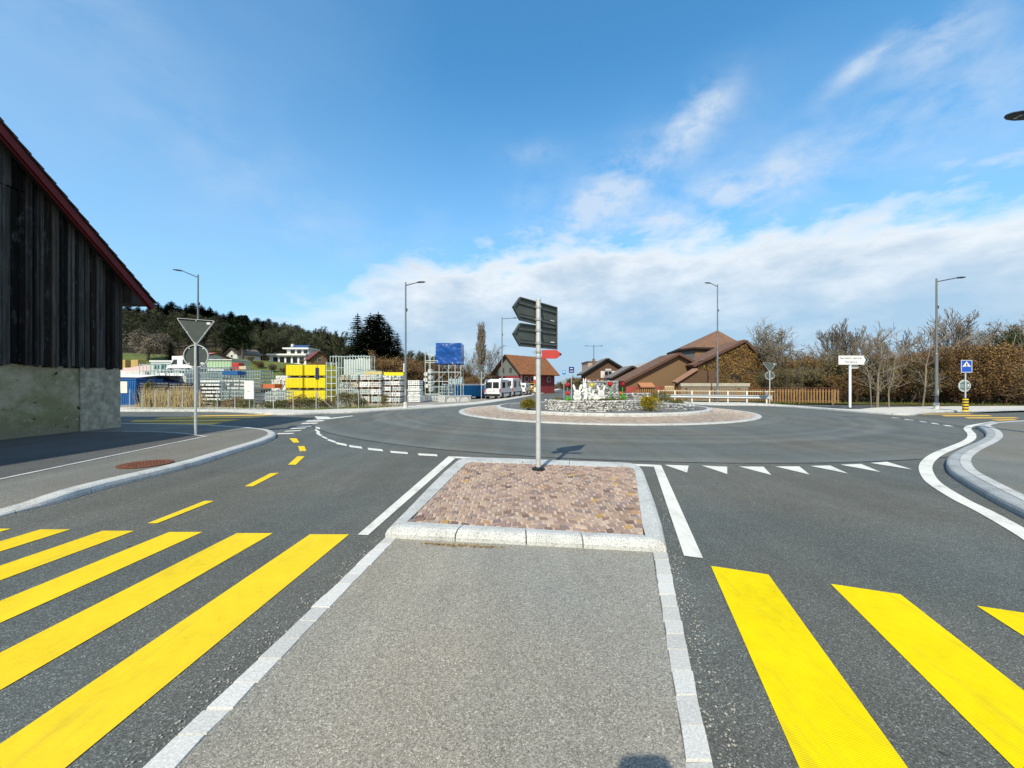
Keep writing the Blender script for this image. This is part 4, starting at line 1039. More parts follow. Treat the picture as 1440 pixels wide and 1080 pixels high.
# bushes: leaf clusters on a mound, each leaf its own small face
def bush(name, label, loc, rad, n, mat, seed, leaf=.05, cat='bush', spiky=False, group=None):
    r = thing(name, label, cat, loc, 0, group); rn = random.Random(seed); mb = MB()
    lobes = [(Vector((rn.uniform(-.5, .5)*rad[0], rn.uniform(-.5, .5)*rad[1], rn.uniform(.25, .6)*rad[2])), rn.uniform(.38, .6)) for _ in range(9)]
    for i in range(n):
        c, k = rn.choice(lobes); d = Vector((rn.gauss(0, 1), rn.gauss(0, 1), rn.gauss(0, 1))).normalized()
        if d.z < -.5: d.z = -d.z
        f = rn.uniform(.55, 1.05)**.6; p = c + Vector((d.x*rad[0], d.y*rad[1], d.z*rad[2]))*k*f
        if p.z < 0: p.z = rn.uniform(0, .1)
        L, w = leaf*rn.uniform(.7, 1.5), leaf*rn.uniform(.25, .5)
        u = (d + Vector((rn.gauss(0, .6), rn.gauss(0, .6), rn.gauss(.3, .6)))).normalized(); s_ = u.orthogonal().normalized(); s_ = Matrix.Rotation(rn.uniform(0, 6.28), 3, u) @ s_
        if spiky: L *= 3.2; w *= .4
        mb.face([p - s_*w*.4, p + u*L*.5 - s_*w, p + u*L, p + u*L*.5 + s_*w])
    mb.build('foliage', mat, r)
    mb = MB()
    for i in range(9):
        a = rn.uniform(0, 6.28); mb.tube((0, 0, 0), (math.cos(a)*rad[0]*.6, math.sin(a)*rad[1]*.6, rad[2]*rn.uniform(.5, .9)), .018, .006, 5)
    mb.build('stems', M['bark'], r); return r
M['bark'] = pm('grey_brown_bark', (.14, .115, .09), (.075, .06, .05), 6, .95, bump=.5, stretch=(1, 1, .2))
M['leaf_yellow'] = leafy('golden_conifer_needles', [(.2, (.10, .105, .012)), (.5, (.30, .24, .018)), (.8, (.52, .38, .03))], 6)
M['leaf_dull'] = leafy('dull_green_leaves', [(.2, (.035, .045, .012)), (.5, (.11, .12, .03)), (.8, (.22, .19, .06))], 6)
p = Z(915, 21.0); bush('conifer_bush', 'golden yellow dwarf conifer right of the white gabion', (p.x, p.y, .28), (.60, .55, .82), 3600, M['leaf_yellow'], 1, .055)
p = Z(743, 22.0); bush('conifer_bush', 'small olive and gold dwarf conifer beside the sign post', (p.x, p.y, .28), (.56, .5, .66), 3200, leafy('olive_needles', [(.2, (.06, .07, .012)), (.5, (.17, .15, .018)), (.8, (.36, .24, .03))], 6), 2, .05)
p = Z(929, 23.6); bush('spiky_plant', 'loose spiky green and brown plant behind the golden conifer', (p.x, p.y, .35), (.85, .6, .85), 900, M['leaf_dull'], 3, .07, 'plant', True)
p = Z(803, 22.1); bush('ground_plant', 'patch of low reddish green plants behind the white gabion', (p.x + 2.2, p.y, .62), (1.1, .3, .3), 900, leafy('rusty_plant_leaves', [(.2, (.10, .045, .02)), (.5, (.10, .11, .03)), (.8, (.25, .14, .05))], 6), 6, .05, 'plant')
p = Z(912, 25.0); bush('ground_plant', 'low green plant behind the sloping grey gabion', (p.x + 1.6, p.y - .6, .35), (.9, .4, .5), 700, M['leaf_dull'], 7, .06, 'plant')

for i, (px, Y, w, mt, lab) in enumerate(((786, 22.4, .5, 'leaf_dull', 'low green plants left of the red tulips behind the white gabion'), (852, 22.0, .7, 'leaf_dull', 'low green plants under the tall red tulip'), (868, 21.9, .6, 'leaf_buds2', 'low olive plants under the orange flower'), (826, 21.3, .8, 'leaf_buds2', 'low olive plants at the feet of the rabbits'), (952, 23.4, .7, 'leaf_dull', 'low green plants behind the sloping grey gabion'))):
    if 'leaf_buds2' not in M: M['leaf_buds2'] = leafy('olive_plant_leaves', [(.2, (.05, .06, .012)), (.6, (.15, .15, .035)), (.9, (.30, .22, .06))], 5)
    p = Z(px, Y); bush('ground_plant', lab, (p.x, p.y, .62 if px < 900 else .4), (w, .3, .34), 700, M[mt], 20+i, .05, 'plant')
# Easter rabbits: white painted boards cut to shape
M['rabbit'] = pm('white_painted_board', (.76, .76, .74), (.66, .66, .64), 4, .6)
def ell(cx, cz, rx, rz_, a0=0, a1=360, n=18, tilt=0.0):
    ct, s_ = math.cos(tilt), math.sin(tilt); o = []
    for i in range(n):
        a = R(a0 + (a1-a0)*i/n); x, z = rx*math.cos(a), rz_*math.sin(a); o.append(Vector((cx + x*ct - z*s_, 0, cz + x*s_ + z*ct)))
    return o
def rabbit(loc, h, label, kind):
    r = thing('rabbit_figure', label, 'rabbit figure', loc, 0, 'white Easter rabbit boards on the roundabout'); k = h
    def plate(nm, pts, y=0.0, mat=None, th=.05, par=None): mb = MB(); mb.prism([Vector((q.x*k, y, q.z*k)) for q in pts], (0, 1, 0), th); return mb.build(nm, mat or M['rabbit'], par or r, bevel=.006)
    if kind == 'head':
        plate('body', ell(0, .22, .26, .24), .03); hd = plate('head', ell(0, .47, .22, .21), .0)
        for s_ in (-1, 1):
            plate('ear', ell(.20*s_, .82, .075, .22, tilt=-.28*s_), .02)
            plate('eye', ell(.075*s_, .52, .022, .03), -.012, M['galv'], .01, hd)
        plate('nose', ell(0, .43, .03, .022), -.012, M['galv'], .01, hd); plate('mouth', ell(0, .375, .075, .012), -.012, M['galv'], .01, hd)
    elif kind == 'tall':
        plate('body', ell(.02, .30, .135, .30), .03); plate('head', ell(0, .66, .095, .11), .0); plate('ear', ell(-.035, .86, .028, .14, tilt=.1), .02); plate('ear', ell(.045, .86, .028, .14, tilt=-.12), .02)
        plate('paw', ell(-.10, .40, .10, .035, tilt=.35), -.03); plate('foot', ell(-.03, .03, .13, .035), -.03)
    else:
        plate('body', ell(.05, .28, .30, .28), .03); plate('head', ell(-.22, .55, .17, .15), .0); plate('ear', ell(-.20, .84, .05, .18, tilt=-.2), .02); plate('ear', ell(-.12, .80, .05, .18, tilt=-.55), .02); plate('tail', ell(.36, .20, .07, .07), .02); plate('foot', ell(-.05, .03, .22, .04), -.03)
    return r
for px, Y, h, lab, kd in ((812, 21.6, .90, 'white rabbit board with a big round face and two wide ears', 'head'), (822, 22.2, 1.28, 'tall slim white rabbit board standing upright', 'tall'), (837, 21.6, .62, 'small white crouching rabbit board between the tall rabbit and the tulip', 'sit'), (845.5, 22.5, .95, 'white rabbit board with narrow ears before the grey gabion', 'head2')):
    p = Z(px, Y); rabbit((p.x, p.y, .86 if px != 845.5 else .85), h if px != 845.5 else .85, lab, 'head' if kd == 'head2' else kd)
p = Z(829.5, 23.0); rabbit((p.x, p.y, .86), .86, 'white rabbit board seen in profile behind the yellow flower', 'tall')

def flower(px, pz, Y, size, mat, label, leaf='leaf_bright', kind='tulip', base=.60):
    p = A(px, pz, Y); r = thing('flower_figure', label, 'flower figure', (p.x, p.y, base), 0, 'big painted flowers on the roundabout'); h = p.z - base
    mb = MB(); mb.tube((0, 0, 0), (0, 0, h), .018, .014, 8); mb.build('stem', M['leaf_bright'], r)
    mb = MB()
    if kind == 'tulip':
        for i in range(6):
            a0 = math.pi*2*i/6; rows = []
            for f, rr in ((0, .25), (.3, .85), (.65, .9), (1, .55)):
                rows.append([(math.cos(a0 + d*(1-f*.55))*rr*size*.5, math.sin(a0 + d*(1-f*.55))*rr*size*.5, h - size*.5 + f*size*(1.0 - abs(d)*.25)) for d in (-.62, -.3, 0, .3, .62)])
            mb.grid(rows)
    else:
        for i in range(12):
            a = math.pi*2*i/12; c = Vector((math.cos(a)*size*.36, 0, h + math.sin(a)*size*.36)); mb.prism([c + Vector((math.cos(b)*size*.17, -.01, math.sin(b)*size*.17)) for b in [6.283*j/8 for j in range(8)]], (0, 1, 0), .025)
        mb.lathe((0, -.04, h), [(0, 0), (size*.28, 0), (size*.3, .04)], 14, axis='y')
    mb.build('blossom', M[mat], r, kind == 'tulip')
    for s_ in (-1, 1):
        mb = MB(); rows = []
        for f, w in ((0, .02), (.3, .07), (.6, .075), (1, .005)): rows.append([(s_*(.02 + f*size*.55), -w, .05 + h*.55*f - .1*f*f), (s_*(.02 + f*size*.55) + .01, w, .05 + h*.55*f - .1*f*f)])
        mb.grid(rows); mb.build('leaf', M[leaf], r)
    return r
M['leaf_bright'] = pm('bright_green_paint', (.16, .52, .05), (.10, .38, .04), 5, .5); M['leaf_teal'] = pm('dark_green_paint', (.01, .16, .11), (.01, .11, .08), 5, .5)
M['petal_red'] = pm('red_petal_paint', (.55, .02, .025), (.42, .015, .02), 5, .5); M['petal_yellow'] = pm('yellow_petal_paint', (.85, .70, .10), (.75, .58, .06), 5, .5); M['petal_orange'] = pm('orange_petal_paint', (.68, .14, .02), (.55, .10, .02), 5, .5); M['petal_crimson'] = pm('crimson_petal_paint', (.34, .008, .012), (.24, .006, .01), 5, .5)
flower(798.2, 541, 22.0, .27, 'petal_red', 'red tulip figure standing above another red tulip, left of the rabbits')
flower(798.6, 553, 21.2, .24, 'petal_red', 'lower red flower figure with bright green leaves by the low gabion')
flower(832.2, 541, 22.6, .26, 'petal_yellow', 'round yellow flower figure between the rabbits', kind='daisy')
flower(858, 539.8, 23.2, .32, 'petal_red', 'tall red tulip figure with dark green leaves before the grey gabion', 'leaf_teal', base=.45)
flower(875.5, 540.2, 23.0, .30, 'petal_crimson', 'dark crimson flower figure at the right end of the grey gabion', 'leaf_teal', base=.45)
flower(872.3, 553, 22.2, .20, 'petal_orange', 'small orange flower figure with bright leaves over the low gabion')
p = Z(800.5, 21.1); bush('leafy_plant', 'tuft of bright green leaves under the lower red flower', (p.x, p.y, .80), (.22, .15, .25), 160, M['leaf_bright'], 9, .07, 'plant')
p = Z(877.3, 22.3); bush('leafy_plant', 'tuft of bright green leaves beside the small orange flower', (p.x, p.y, .80), (.2, .15, .32), 160, M['leaf_bright'], 10, .06, 'plant')
# ------------------------------------------------------------------ guard rail and wooden fence
def at(px, Y, z=0.0): return Vector(((px-720)/F*Y, Y, z))
ga, gb = at(926, 38.5), at(1078, 34.6)
r = thing('guard_rail', 'white and grey steel guard rail along the far side of the roundabout', 'guard rail', tuple(ga)); n = 7
mb = MB(); prof = [(0, .42), (.03, .44), (.08, .50), (.03, .56), (.0, .60), (.03, .64), (.08, .70), (.03, .76), (0, .78)]; u = (gb-ga).normalized(); nv = Vector((u.y, -u.x, 0))
mb.grid([[tuple(p - ga + nv*(a+.04) + Vector((0, 0, z))) for a, z in prof] for p in (ga, gb + u*.3)]); mb.grid([[tuple(p - ga + nv*(a+.03) + Vector((0, 0, z))) for a, z in prof][::-1] for p in (ga, gb + u*.3)])
mb.build('steel_beam', M['galv'], r, True)
for i in range(n):
    p = ga.lerp(gb, i/(n-1)) - ga; mb = MB(); mb.box((p.x, p.y, .56), (.10, .09, 1.2), math.atan2(u.y, u.x)); mb.build('post', M['white'], r)
mb = MB(); mb.tube(Vector((0, 0, 1.12)) - nv*.03, gb - ga + Vector((0, 0, 1.12)) - nv*.03 + u*.6, .035, .035, 10); mb.build('hand_rail', pm('cream_rail', (.66, .60, .44), (.55, .5, .36), 4, .6), r, True)
mb = MB(); mb.box(tuple(gb - ga + u*.35 + Vector((0, 0, .56))), (.12, .3, .42), math.atan2(u.y, u.x)); mb.build('end_cap', M['galv'], r)
t = NT('larch_wood'); n_ = t.noise(9, 5, .6, stretch=(1, 1, .12)); c = t.ramp(n_, [(.3, (.17, .095, .04)), (.7, (.34, .20, .085))]); t.bump(n_, .4, .01); M['larch'] = t.fin(c, .75, 0, .2)
M['larch_dark'] = pm('dark_red_wood', (.17, .065, .04), (.11, .045, .03), 6, .7)
def wood_fence(a, b, h, label, sp=.21, w=.115):
    r = thing('wooden_fence', label, 'fence', tuple(a)); d = b-a; L = d.length; u = d.normalized(); an = math.atan2(u.y, u.x); nv = Vector((u.y, -u.x, 0)); rn = random.Random(4)
    mb = MB(); k = int(L/sp)
    for i in range(k): p = u*(i+.5)*sp; mb.box((p.x, p.y, .12 + (h-.16)/2), (w, .03, h-.2 + rn.uniform(-.01, .01)), an)
    mb.build('slats', M['larch'], r)
    for i in range(int(L/2.4)+1):
        p = u*min(L, i*2.4) - nv*.09; mb = MB(); mb.box((p.x, p.y, h/2), (.13, .12, h), an); mb.build('post', M['larch'], r)
    for z in (.32, h-.28): mb = MB(); p = d/2 - nv*.035; mb.box((p.x, p.y, z), (L, .04, .09), an); mb.build('rail', M['larch_dark'], r)
    mb = MB(); p = d/2; mb.box((p.x, p.y, h + .025), (L + .2, .22, .05), an); mb.build('cap_rail', M['larch_dark'], r); return r
wood_fence(at(1080, 35.6), at(1182, 33.4), 1.42, 'brown wooden slat fence with a dark cap between guard rail and thicket')
wood_fence(at(896, 41.0), at(1078, 37.4), 1.38, 'long brown wooden slat fence behind the guard rail')
a_, b_ = at(958, 41.5), at(1052, 40.2)
r = thing('concrete_wall', 'grey concrete parapet wall before the ivy covered gable', 'wall', tuple(a_)); d = b_-a_; an = math.atan2(d.y, d.x); p = d/2
mb = MB(); mb.box((p.x, p.y, .78), (d.length, .3, 1.56), an); mb.build('wall_body', pm('grey_render', (.30, .28, .23), (.22, .2, .17), 2, .9), r)
mb = MB(); mb.box((p.x, p.y, 1.72), (d.length + .2, .45, .34), an); mb.build('coping', pm('pale_coping', (.46, .42, .34), (.36, .33, .27), 3, .9), r)

# ------------------------------------------------------------------ houses
M['brown_wall'] = pm('brown_timber_cladding', (.205, .125, .066), (.155, .095, .05), 3, .85, bump=.3, stretch=(6, 1, .4))
M['brown_wall2'] = pm('dark_brown_cladding', (.13, .075, .045), (.10, .058, .036), 3, .85, stretch=(6, 1, .4))
M['dark_trim'] = pm('dark_brown_trim', (.045, .028, .024), (.03, .02, .018), 4, .7)
M['tile_brown'] = pm('brown_roof_tiles', (.20, .12, .085), (.13, .075, .055), 9, .85, bump=.4, stretch=(1, .3, 1))
M['tile_grey'] = pm('grey_roof', (.22, .20, .19), (.16, .145, .14), 6, .85)
M['shutter'] = pm('pale_shutter', (.70, .62, .58), (.6, .52, .5), 4, .6)
M['red_wall'] = pm('dark_red_cladding', (.27, .045, .05), (.2, .035, .04), 3, .8, stretch=(5, 1, .4))
M['grey_wall'] = pm('grey_green_boarding', (.17, .18, .165), (.13, .14, .125), 3, .85, stretch=(6, 1, .4))
def tiles(name, c1, c2):
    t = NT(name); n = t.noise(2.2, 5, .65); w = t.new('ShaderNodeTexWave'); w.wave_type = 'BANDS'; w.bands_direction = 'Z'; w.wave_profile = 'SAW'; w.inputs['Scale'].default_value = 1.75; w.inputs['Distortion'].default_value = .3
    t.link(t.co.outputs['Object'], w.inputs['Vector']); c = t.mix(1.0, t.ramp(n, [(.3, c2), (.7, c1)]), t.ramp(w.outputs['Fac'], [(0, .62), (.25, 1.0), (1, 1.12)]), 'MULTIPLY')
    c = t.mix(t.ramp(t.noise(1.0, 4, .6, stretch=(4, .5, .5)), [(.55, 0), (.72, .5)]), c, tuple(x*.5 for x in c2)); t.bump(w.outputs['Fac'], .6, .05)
    MATS[name] = t.fin(c, .85, 0, .15); return MATS[name]
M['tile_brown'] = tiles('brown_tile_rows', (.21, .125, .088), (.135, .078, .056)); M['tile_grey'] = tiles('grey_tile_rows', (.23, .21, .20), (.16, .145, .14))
def house(name, label, org, rz, w0, w1, zl, zr, xr, zrid, depth, wall, roof, trim=None, over=.45, th=.24, cat='house', base=-.05, vo=.5):
    """gable in the local XZ plane (x from w0 to w1, ridge at xr), body running back along +y"""
    r = thing(name, label, cat, tuple(org), rz); trim = trim or M['dark_trim']
    mb = MB(); mb.prism([Vector((w0, 0, base)), Vector((w1, 0, base)), Vector((w1, 0, zr)), Vector((xr, 0, zrid)), Vector((w0, 0, zl))], (0, 1, 0), depth); r['_'] = 0; wl_ = mb.build('wall', wall, r)
    sl, sr = (zrid-zl)/max(.01, xr-w0), (zrid-zr)/max(.01, w1-xr)
    mb = MB(); e0, e1 = Vector((w0-over, -vo, zl - sl*over + .02)), Vector((w1+over, -vo, zr - sr*over + .02)); k = Vector((xr, -vo, zrid + .02))
    for a, b in ((e0, k), (k, e1)):
        d = (b-a).normalized(); nz = Vector((-d.z, 0, d.x)); mb.prism([a, b, b + nz*th, a + nz*th], (0, 1, 0), depth + 2*vo)
    ro = mb.build('roof', roof, r)
    for a, b in ((e0, k), (k, e1)):
        d = (b-a).normalized(); nz = Vector((-d.z, 0, d.x)); mb = MB(); o = Vector((0, -.05, 0)); mb.prism([a + o - nz*.06, b + o - nz*.06, b + o + nz*(th*.75), a + o + nz*(th*.75)], (0, 1, 0), .045); mb.build('barge_board', trim, ro)
    del r['_']; return r
def window(par, x, z, w, h, y=0.0, frame='offwhite', shutters=None, rot=0):
    mb = MB(); mb.bx(x-w/2-.07, x+w/2+.07, y-.05, y-.003, z-h/2-.07, z+h/2+.07); f = mb.build('window', M[frame], par)
    mb = MB(); mb.bx(x-w/2, x-.025, y-.06, y-.052, z-h/2, z+h/2); mb.bx(x+.025, x+w/2, y-.06, y-.052, z-h/2, z+h/2); mb.build('pane', M['glass'], f)
    if shutters:
        for s_ in (-1, 1): mb = MB(); xx = x + s_*(w/2+.07+w*.28); mb.bx(xx-w*.26, xx+w*.26, y-.07, y-.004, z-h/2-.05, z+h/2+.05); mb.build('shutter', M[shutters], par)
    return f
def pz(px, py, Y): p = A(px, py, Y); return p.x, p.z
# big brown gable
Y = 46.0; xl, zl = pz(881, 536.5, Y); xa, za = pz(952.5, 499.3, Y); xr_, zr_ = pz(976, 511.5, Y)
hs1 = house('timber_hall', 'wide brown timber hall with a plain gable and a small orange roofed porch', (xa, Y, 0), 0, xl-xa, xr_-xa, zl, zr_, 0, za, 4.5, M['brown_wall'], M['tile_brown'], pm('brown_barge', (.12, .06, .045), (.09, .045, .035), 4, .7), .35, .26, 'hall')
x0, z0 = pz(880, 549.5, Y); x1, z1 = pz(934, 543.2, Y)
mb = MB(); mb.bx(x0-xa, x1-xa, -.06, -.004, 0.2, z1); mb.build('red_band', pm('red_base_board', (.34, .075, .06), (.27, .06, .05), 3, .8), hs1)
x0, z0 = pz(901, 549, Y); x1, z1 = pz(916.5, 543, Y)
mb = MB(); mb.bx(x0-xa, x1-xa, -1.0, -.07, .1, z1); pc = mb.build('porch', M['dark_trim'], hs1)
x0, z0 = pz(900.5, 543.2, Y-1); x1, z1 = pz(916.8, 538.5, Y-.1)
mb = MB(); mb.prism([Vector((x0-xa, -1.15, z0)), Vector((x0-xa, -.08, z1+.05)), Vector((x0-xa, -.08, z1-.1)), Vector((x0-xa, -1.15, z0-.12))], (1, 0, 0), x1-x0); mb.build('porch_roof', pm('orange_tiles', (.46, .22, .11), (.38, .17, .09), 6, .8), pc)
for px in (941, 964): x, z = pz(px, 546, Y); mb = MB(); mb.bx(x-xa-.55, x-xa+.55, -.05, -.004, z-.28, z+.28); mb.build('sign_panel', pm('cream_panel', (.66, .56, .36), (.56, .46, .3), 4, .7), hs1)
# small gable left of it
Y = 52.0; xl, zl = pz(861, 531.5, Y); xa, za = pz(888, 516.4, Y); xr_, zr_ = pz(901, 523.6, Y)
house('timber_house', 'small brown gable with a dark roof between the chalet and the wide hall', (xa, Y, 0), 0, xl-xa, xr_-xa+1.2, zl, zr_-.5, 0, za, 3, M['brown_wall2'], M['tile_grey'], None, .3, .22)
# grey roof behind the hall
Y = 60.0; xl, zl = pz(897, 522, Y); xa, za = pz(929, 508.5, Y); xr_, zr_ = pz(958, 520, Y)
house('timber_house', 'pale grey roof ridge showing above the slope of the wide hall', (xa, Y, 0), 0, xl-xa, xr_-xa, zl, zr_, 0, za, 10, M['brown_wall2'], pm('pale_grey_roof', (.42, .40, .38), (.33, .31, .3), 4, .8), None, .3, .2)
# tower
Y = 53.0; x0, zt0 = pz(957, 488, Y); x1, z1 = pz(978, 487.5, Y-2.4); x2, z2 = pz(1050, 488, Y-1.0)
tw = thing('tower_block', 'tall brown tower with a low hipped roof rising behind the hall', 'tower', (0, 0, 0))
fp_ = [Vector((x0, Y, 0)), Vector((x1, Y-2.4, 0)), Vector((x2, Y-1.0, 0)), Vector((x2+.5, Y+6, 0)), Vector((x0+1, Y+6, 0))]
mb = MB(); mb.prism(fp_, (0, 0, 1), 6.75); mb.build('wall', pm('tower_boarding', (.27, .165, .09), (.21, .13, .07), 3, .85, stretch=(6, 6, .3)), tw)
ap = A(1009, 464.5, Y+1); ev = []
cen = sum(fp_, Vector())/5
for p in fp_: q = cen + (p-cen)*1.10; ev.append(Vector((q.x, q.y, 6.55)))
mb = MB()
for i in range(5): mb.face([ev[i], ev[(i+1) % 5], ap])
mb.face(ev[::-1]); tr_ = mb.build('roof', tiles('tower_tile_rows', (.23, .135, .09), (.16, .09, .064)), tw)
mb = MB()
for i in range(5):
    a, b = ev[i], ev[(i+1) % 5]; mb.prism([a + Vector((0, 0, .01)), b + Vector((0, 0, .01)), b + Vector((0, 0, -.22)), a + Vector((0, 0, -.22))], ((a+b)/2-cen).normalized(), .06)
mb.build('fascia', M['dark_trim'], tr_)
mb = MB(); q0, q1 = fp_[0], fp_[1]; nv = Vector(((q1-q0).y, -(q1-q0).x, 0)).normalized(); a, b = q0.lerp(q1, .08), q0.lerp(q1, .93); mb.prism([a + Vector((0, 0, 4.9)), b + Vector((0, 0, 4.9)), b + Vector((0, 0, 6.3)), a + Vector((0, 0, 6.3))], nv, .05); mb.build('louvre_panel', pm('grey_louvre', (.15, .16, .16), (.11, .12, .12), 4, .7, stretch=(1, 1, 8)), tw)
# ivy covered gable
Y = 44.5; xl, zl = pz(977, 514, Y); xa, za = pz(1045, 481, Y); xr_, zr_ = pz(1082, 520, Y)
iv = house('timber_house', 'steep gable overgrown with dry brown and yellow ivy', (xa, Y, 0), 0, xl-xa, xr_-xa, zl, zr_, 0, za, 3.2, M['brown_wall2'], M['tile_brown'], pm('brown_barge', (.12, .06, .045)), .35, .26)
M['ivy'] = leafy('dry_ivy_leaves', [(.15, (.045, .028, .014)), (.42, (.15, .085, .032)), (.62, (.32, .19, .055)), (.85, (.33, .29, .08))], .55)
mb = MB(); rn = random.Random(8)
for i in range(9500):
    x = rn.uniform(xl-xa+.1, xr_-xa+.2); zt = (za + (zl-za)*(x/(xl-xa)) if x < 0 else za + (zr_-za)*(x/(xr_-xa))) - .1; z = rn.uniform(.8, zt + (.25 if x > 0 else -.15))
    if x < -3.2 and rn.random() < .45 - .5*mn.noise((x, z, 1)): continue
    if mn.noise((x*.6, z*.6, 4)) < -.32: continue
    L = rn.uniform(.05, .13); u = Vector((rn.gauss(0, 1), -abs(rn.gauss(.2, .5)), rn.gauss(-.5, 1))).normalized(); s_ = u.cross(Vector((rn.gauss(0, .5), 1, rn.gauss(0, .5)))).normalized()*L*.45; bulge = .25 + .55*max(0, mn.noise((x*.9, z*.55, 2)) + .25); p = Vector((x, -rn.uniform(.03, 1)**.5*bulge, z))
    mb.face([p - u*L*.2, p + s_ + u*L*.3, p + u*L, p - s_ + u*L*.3])
mb.build('ivy', M['ivy'], iv)
mb = MB()
for i in range(160):
    x = rn.uniform(xl-xa+.2, xr_-xa); z = rn.uniform(.3, 2); p = Vector((x, -.06, z))
    for k in range(6):
        q = p + Vector((rn.gauss(0, .22), rn.gauss(-.02, .03), rn.uniform(.25, .6))); q.y = min(-.03, max(-.25, q.y))
        lim = (za + (zl-za)*(q.x/(xl-xa)) if q.x < 0 else za + (zr_-za)*(q.x/(xr_-xa)))
        if q.z > lim: break
        mb.tube(p, q, .016, .012, 4, 0, False); p = q
mb.build('ivy_stems', M['bark'], iv)
# lean-to with pink tiles before the ivy gable
Y = 43.4; xa, za = pz(979, 521, Y); xl, zl = pz(954, 537.5, Y)
lt = thing('lean_to', 'low lean-to with a sloping pinkish tiled verge beside the wide hall', 'lean-to', (xa, Y, 0))
mb = MB(); mb.prism([Vector((xl-xa, 0, -.05)), Vector((2.2, 0, -.05)), Vector((2.2, 0, za)), Vector((.05, 0, za)), Vector((xl-xa, 0, zl))], (0, 1, 0), .9); mb.build('wall', M['brown_wall2'], lt)
mb = MB(); a, b = Vector((xl-xa-.3, -.3, zl-.12)), Vector((.1, -.3, za+.08)); d = (b-a).normalized(); nz = Vector((-d.z, 0, d.x)); mb.prism([a, b, b + nz*.2, a + nz*.2], (0, 1, 0), 1.25); mb.build('roof', pm('pink_tiles', (.36, .21, .15), (.29, .16, .115), 6, .85), lt)
# chalet with balcony
Y = 62.0; xl, zl = pz(815, 529, Y); xa, za = pz(853.5, 505.6, Y); xr_, zr_ = pz(879, 521, Y)
ch = house('chalet', 'chalet with dark gable, pale shutters and an ornate balcony', (xa, Y, 0), 0, xl-xa+.9, xr_-xa-.2, zl+.5, zr_+.1, 0, za, 3.5, M['brown_wall2'], M['tile_grey'], M['black'], .6, .26)
window(ch, .2, 3.35, 1.1, 1.0, 0, 'offwhite', 'shutter')
window(ch, -2.2, 1.9, .8, 1.1, 0, 'offwhite'); window(ch, -.4, .9, .7, 1.2, 0, 'dark_trim'); window(ch, 1.1, 1.0, .8, 1.2, 0, 'dark_trim')
mb = MB(); mb.bx(-3.9, -1.3, -.05, -.004, .1, 2.6); mb.build('rose_render', pm('rose_render_wall', (.34, .17, .14), (.28, .14, .12), 3, .85), ch)
mb = MB(); mb.bx(-.8, 1.4, -.75, -.02, 2.35, 2.47); bl = mb.build('balcony', M['brown_wall2'], ch)
mb = MB()
for i in range(12): x = -.78 + 2.16*i/11; mb.bx(x-.04, x+.04, -.74, -.71, 2.48, 3.1)
mb.bx(-.8, 1.4, -.76, -.69, 3.1, 3.17); mb.build('railing', pm('rose_railing', (.40, .22, .22), (.3, .16, .17), 5, .7), bl)
mb = MB(); mb.bx(-.25, .7, -.03, -.002, 4.0, 4.25); mb.build('name_board', M['offwhite'], ch)
mb = MB(); mb.lathe((-2.4, -.6, 0), [(.02, 0), (.02, 1.9)], 8); mb.build('sign_pole', M['galv'], ch)
mb = MB(); mb.bx(-1.9, -1.6, 1.5, 2.1, za-1.5, za+.25); mb.build('chimney', M['brown_wall'], ch)
x, z = pz(834.5, 509, 68); x0, _ = pz(827, 509, 68); x1, _ = pz(843, 509, 68)
bb = thing('apartment_house', 'plain pinkish beige flat roofed house behind the chalet', 'house', (x, 68, 0)); mb = MB(); mb.bx(x0-x, x1-x+1, 0, 6, -.05, z); mb.build('wall', pm('pink_render', (.48, .36, .30), (.42, .31, .26), 3, .9), bb); mb = MB(); mb.bx(x0-x-.15, x1-x+1.1, -.15, 6.1, z+.003, z+.16); mb.build('roof', M['tile_grey'], bb)
# red farmhouse
c0 = Vector((1.26, 68, 0)); dg = Vector((-4.33, 4, 0)).normalized(); wdt, lng = 5.9, 10.5
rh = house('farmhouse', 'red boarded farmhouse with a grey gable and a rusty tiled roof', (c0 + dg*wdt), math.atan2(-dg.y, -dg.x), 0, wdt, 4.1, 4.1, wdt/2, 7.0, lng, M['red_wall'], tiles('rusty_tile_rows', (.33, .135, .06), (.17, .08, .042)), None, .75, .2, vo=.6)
mb = MB(); mb.prism([Vector((.05, -.03, 3.3)), Vector((wdt-.05, -.03, 3.3)), Vector((wdt-.05, -.03, 4.0)), Vector((wdt/2, -.03, 6.85)), Vector((.05, -.03, 4.0))], (0, 1, 0), .028); mb.build('gable_boarding', M['grey_wall'], rh)
for x in (2.0, 3.9): window(rh, x, 4.3, .55, .85, -.035, 'grey_wall')
for x in (3.3, 4.6): window(rh, x, 2.1, .7, 1.0, 0, 'offwhite', 'offwhite' if x > 4 else None)
mb = MB(); mb.bx(.4, 2.6, -1.2, -.02, 3.0, 3.15); mb.build('canopy', M['dark_trim'], rh)
def sidewin(y, z, w, h, mat='offwhite'):
    mb = MB(); mb.bx(wdt+.003, wdt+.05, y-w/2, y+w/2, z-h/2, z+h/2); f = mb.build('window', M[mat], rh); mb = MB(); mb.bx(wdt+.052, wdt+.06, y-w/2+.08, y+w/2-.08, z-h/2+.08, z+h/2-.08); mb.build('pane', M['glass'], f)
for y in (2.0, 3.6, 5.4, 8.6): sidewin(y, 2.7, 1.0, 1.0)
for y in (1.6, 3.4): sidewin(y, .9, 1.3, 1.3)
mb = MB(); mb.bx(wdt+.003, wdt+.06, .35, .75, .1, 3.6); mb.build('corner_board', M['offwhite'], rh)

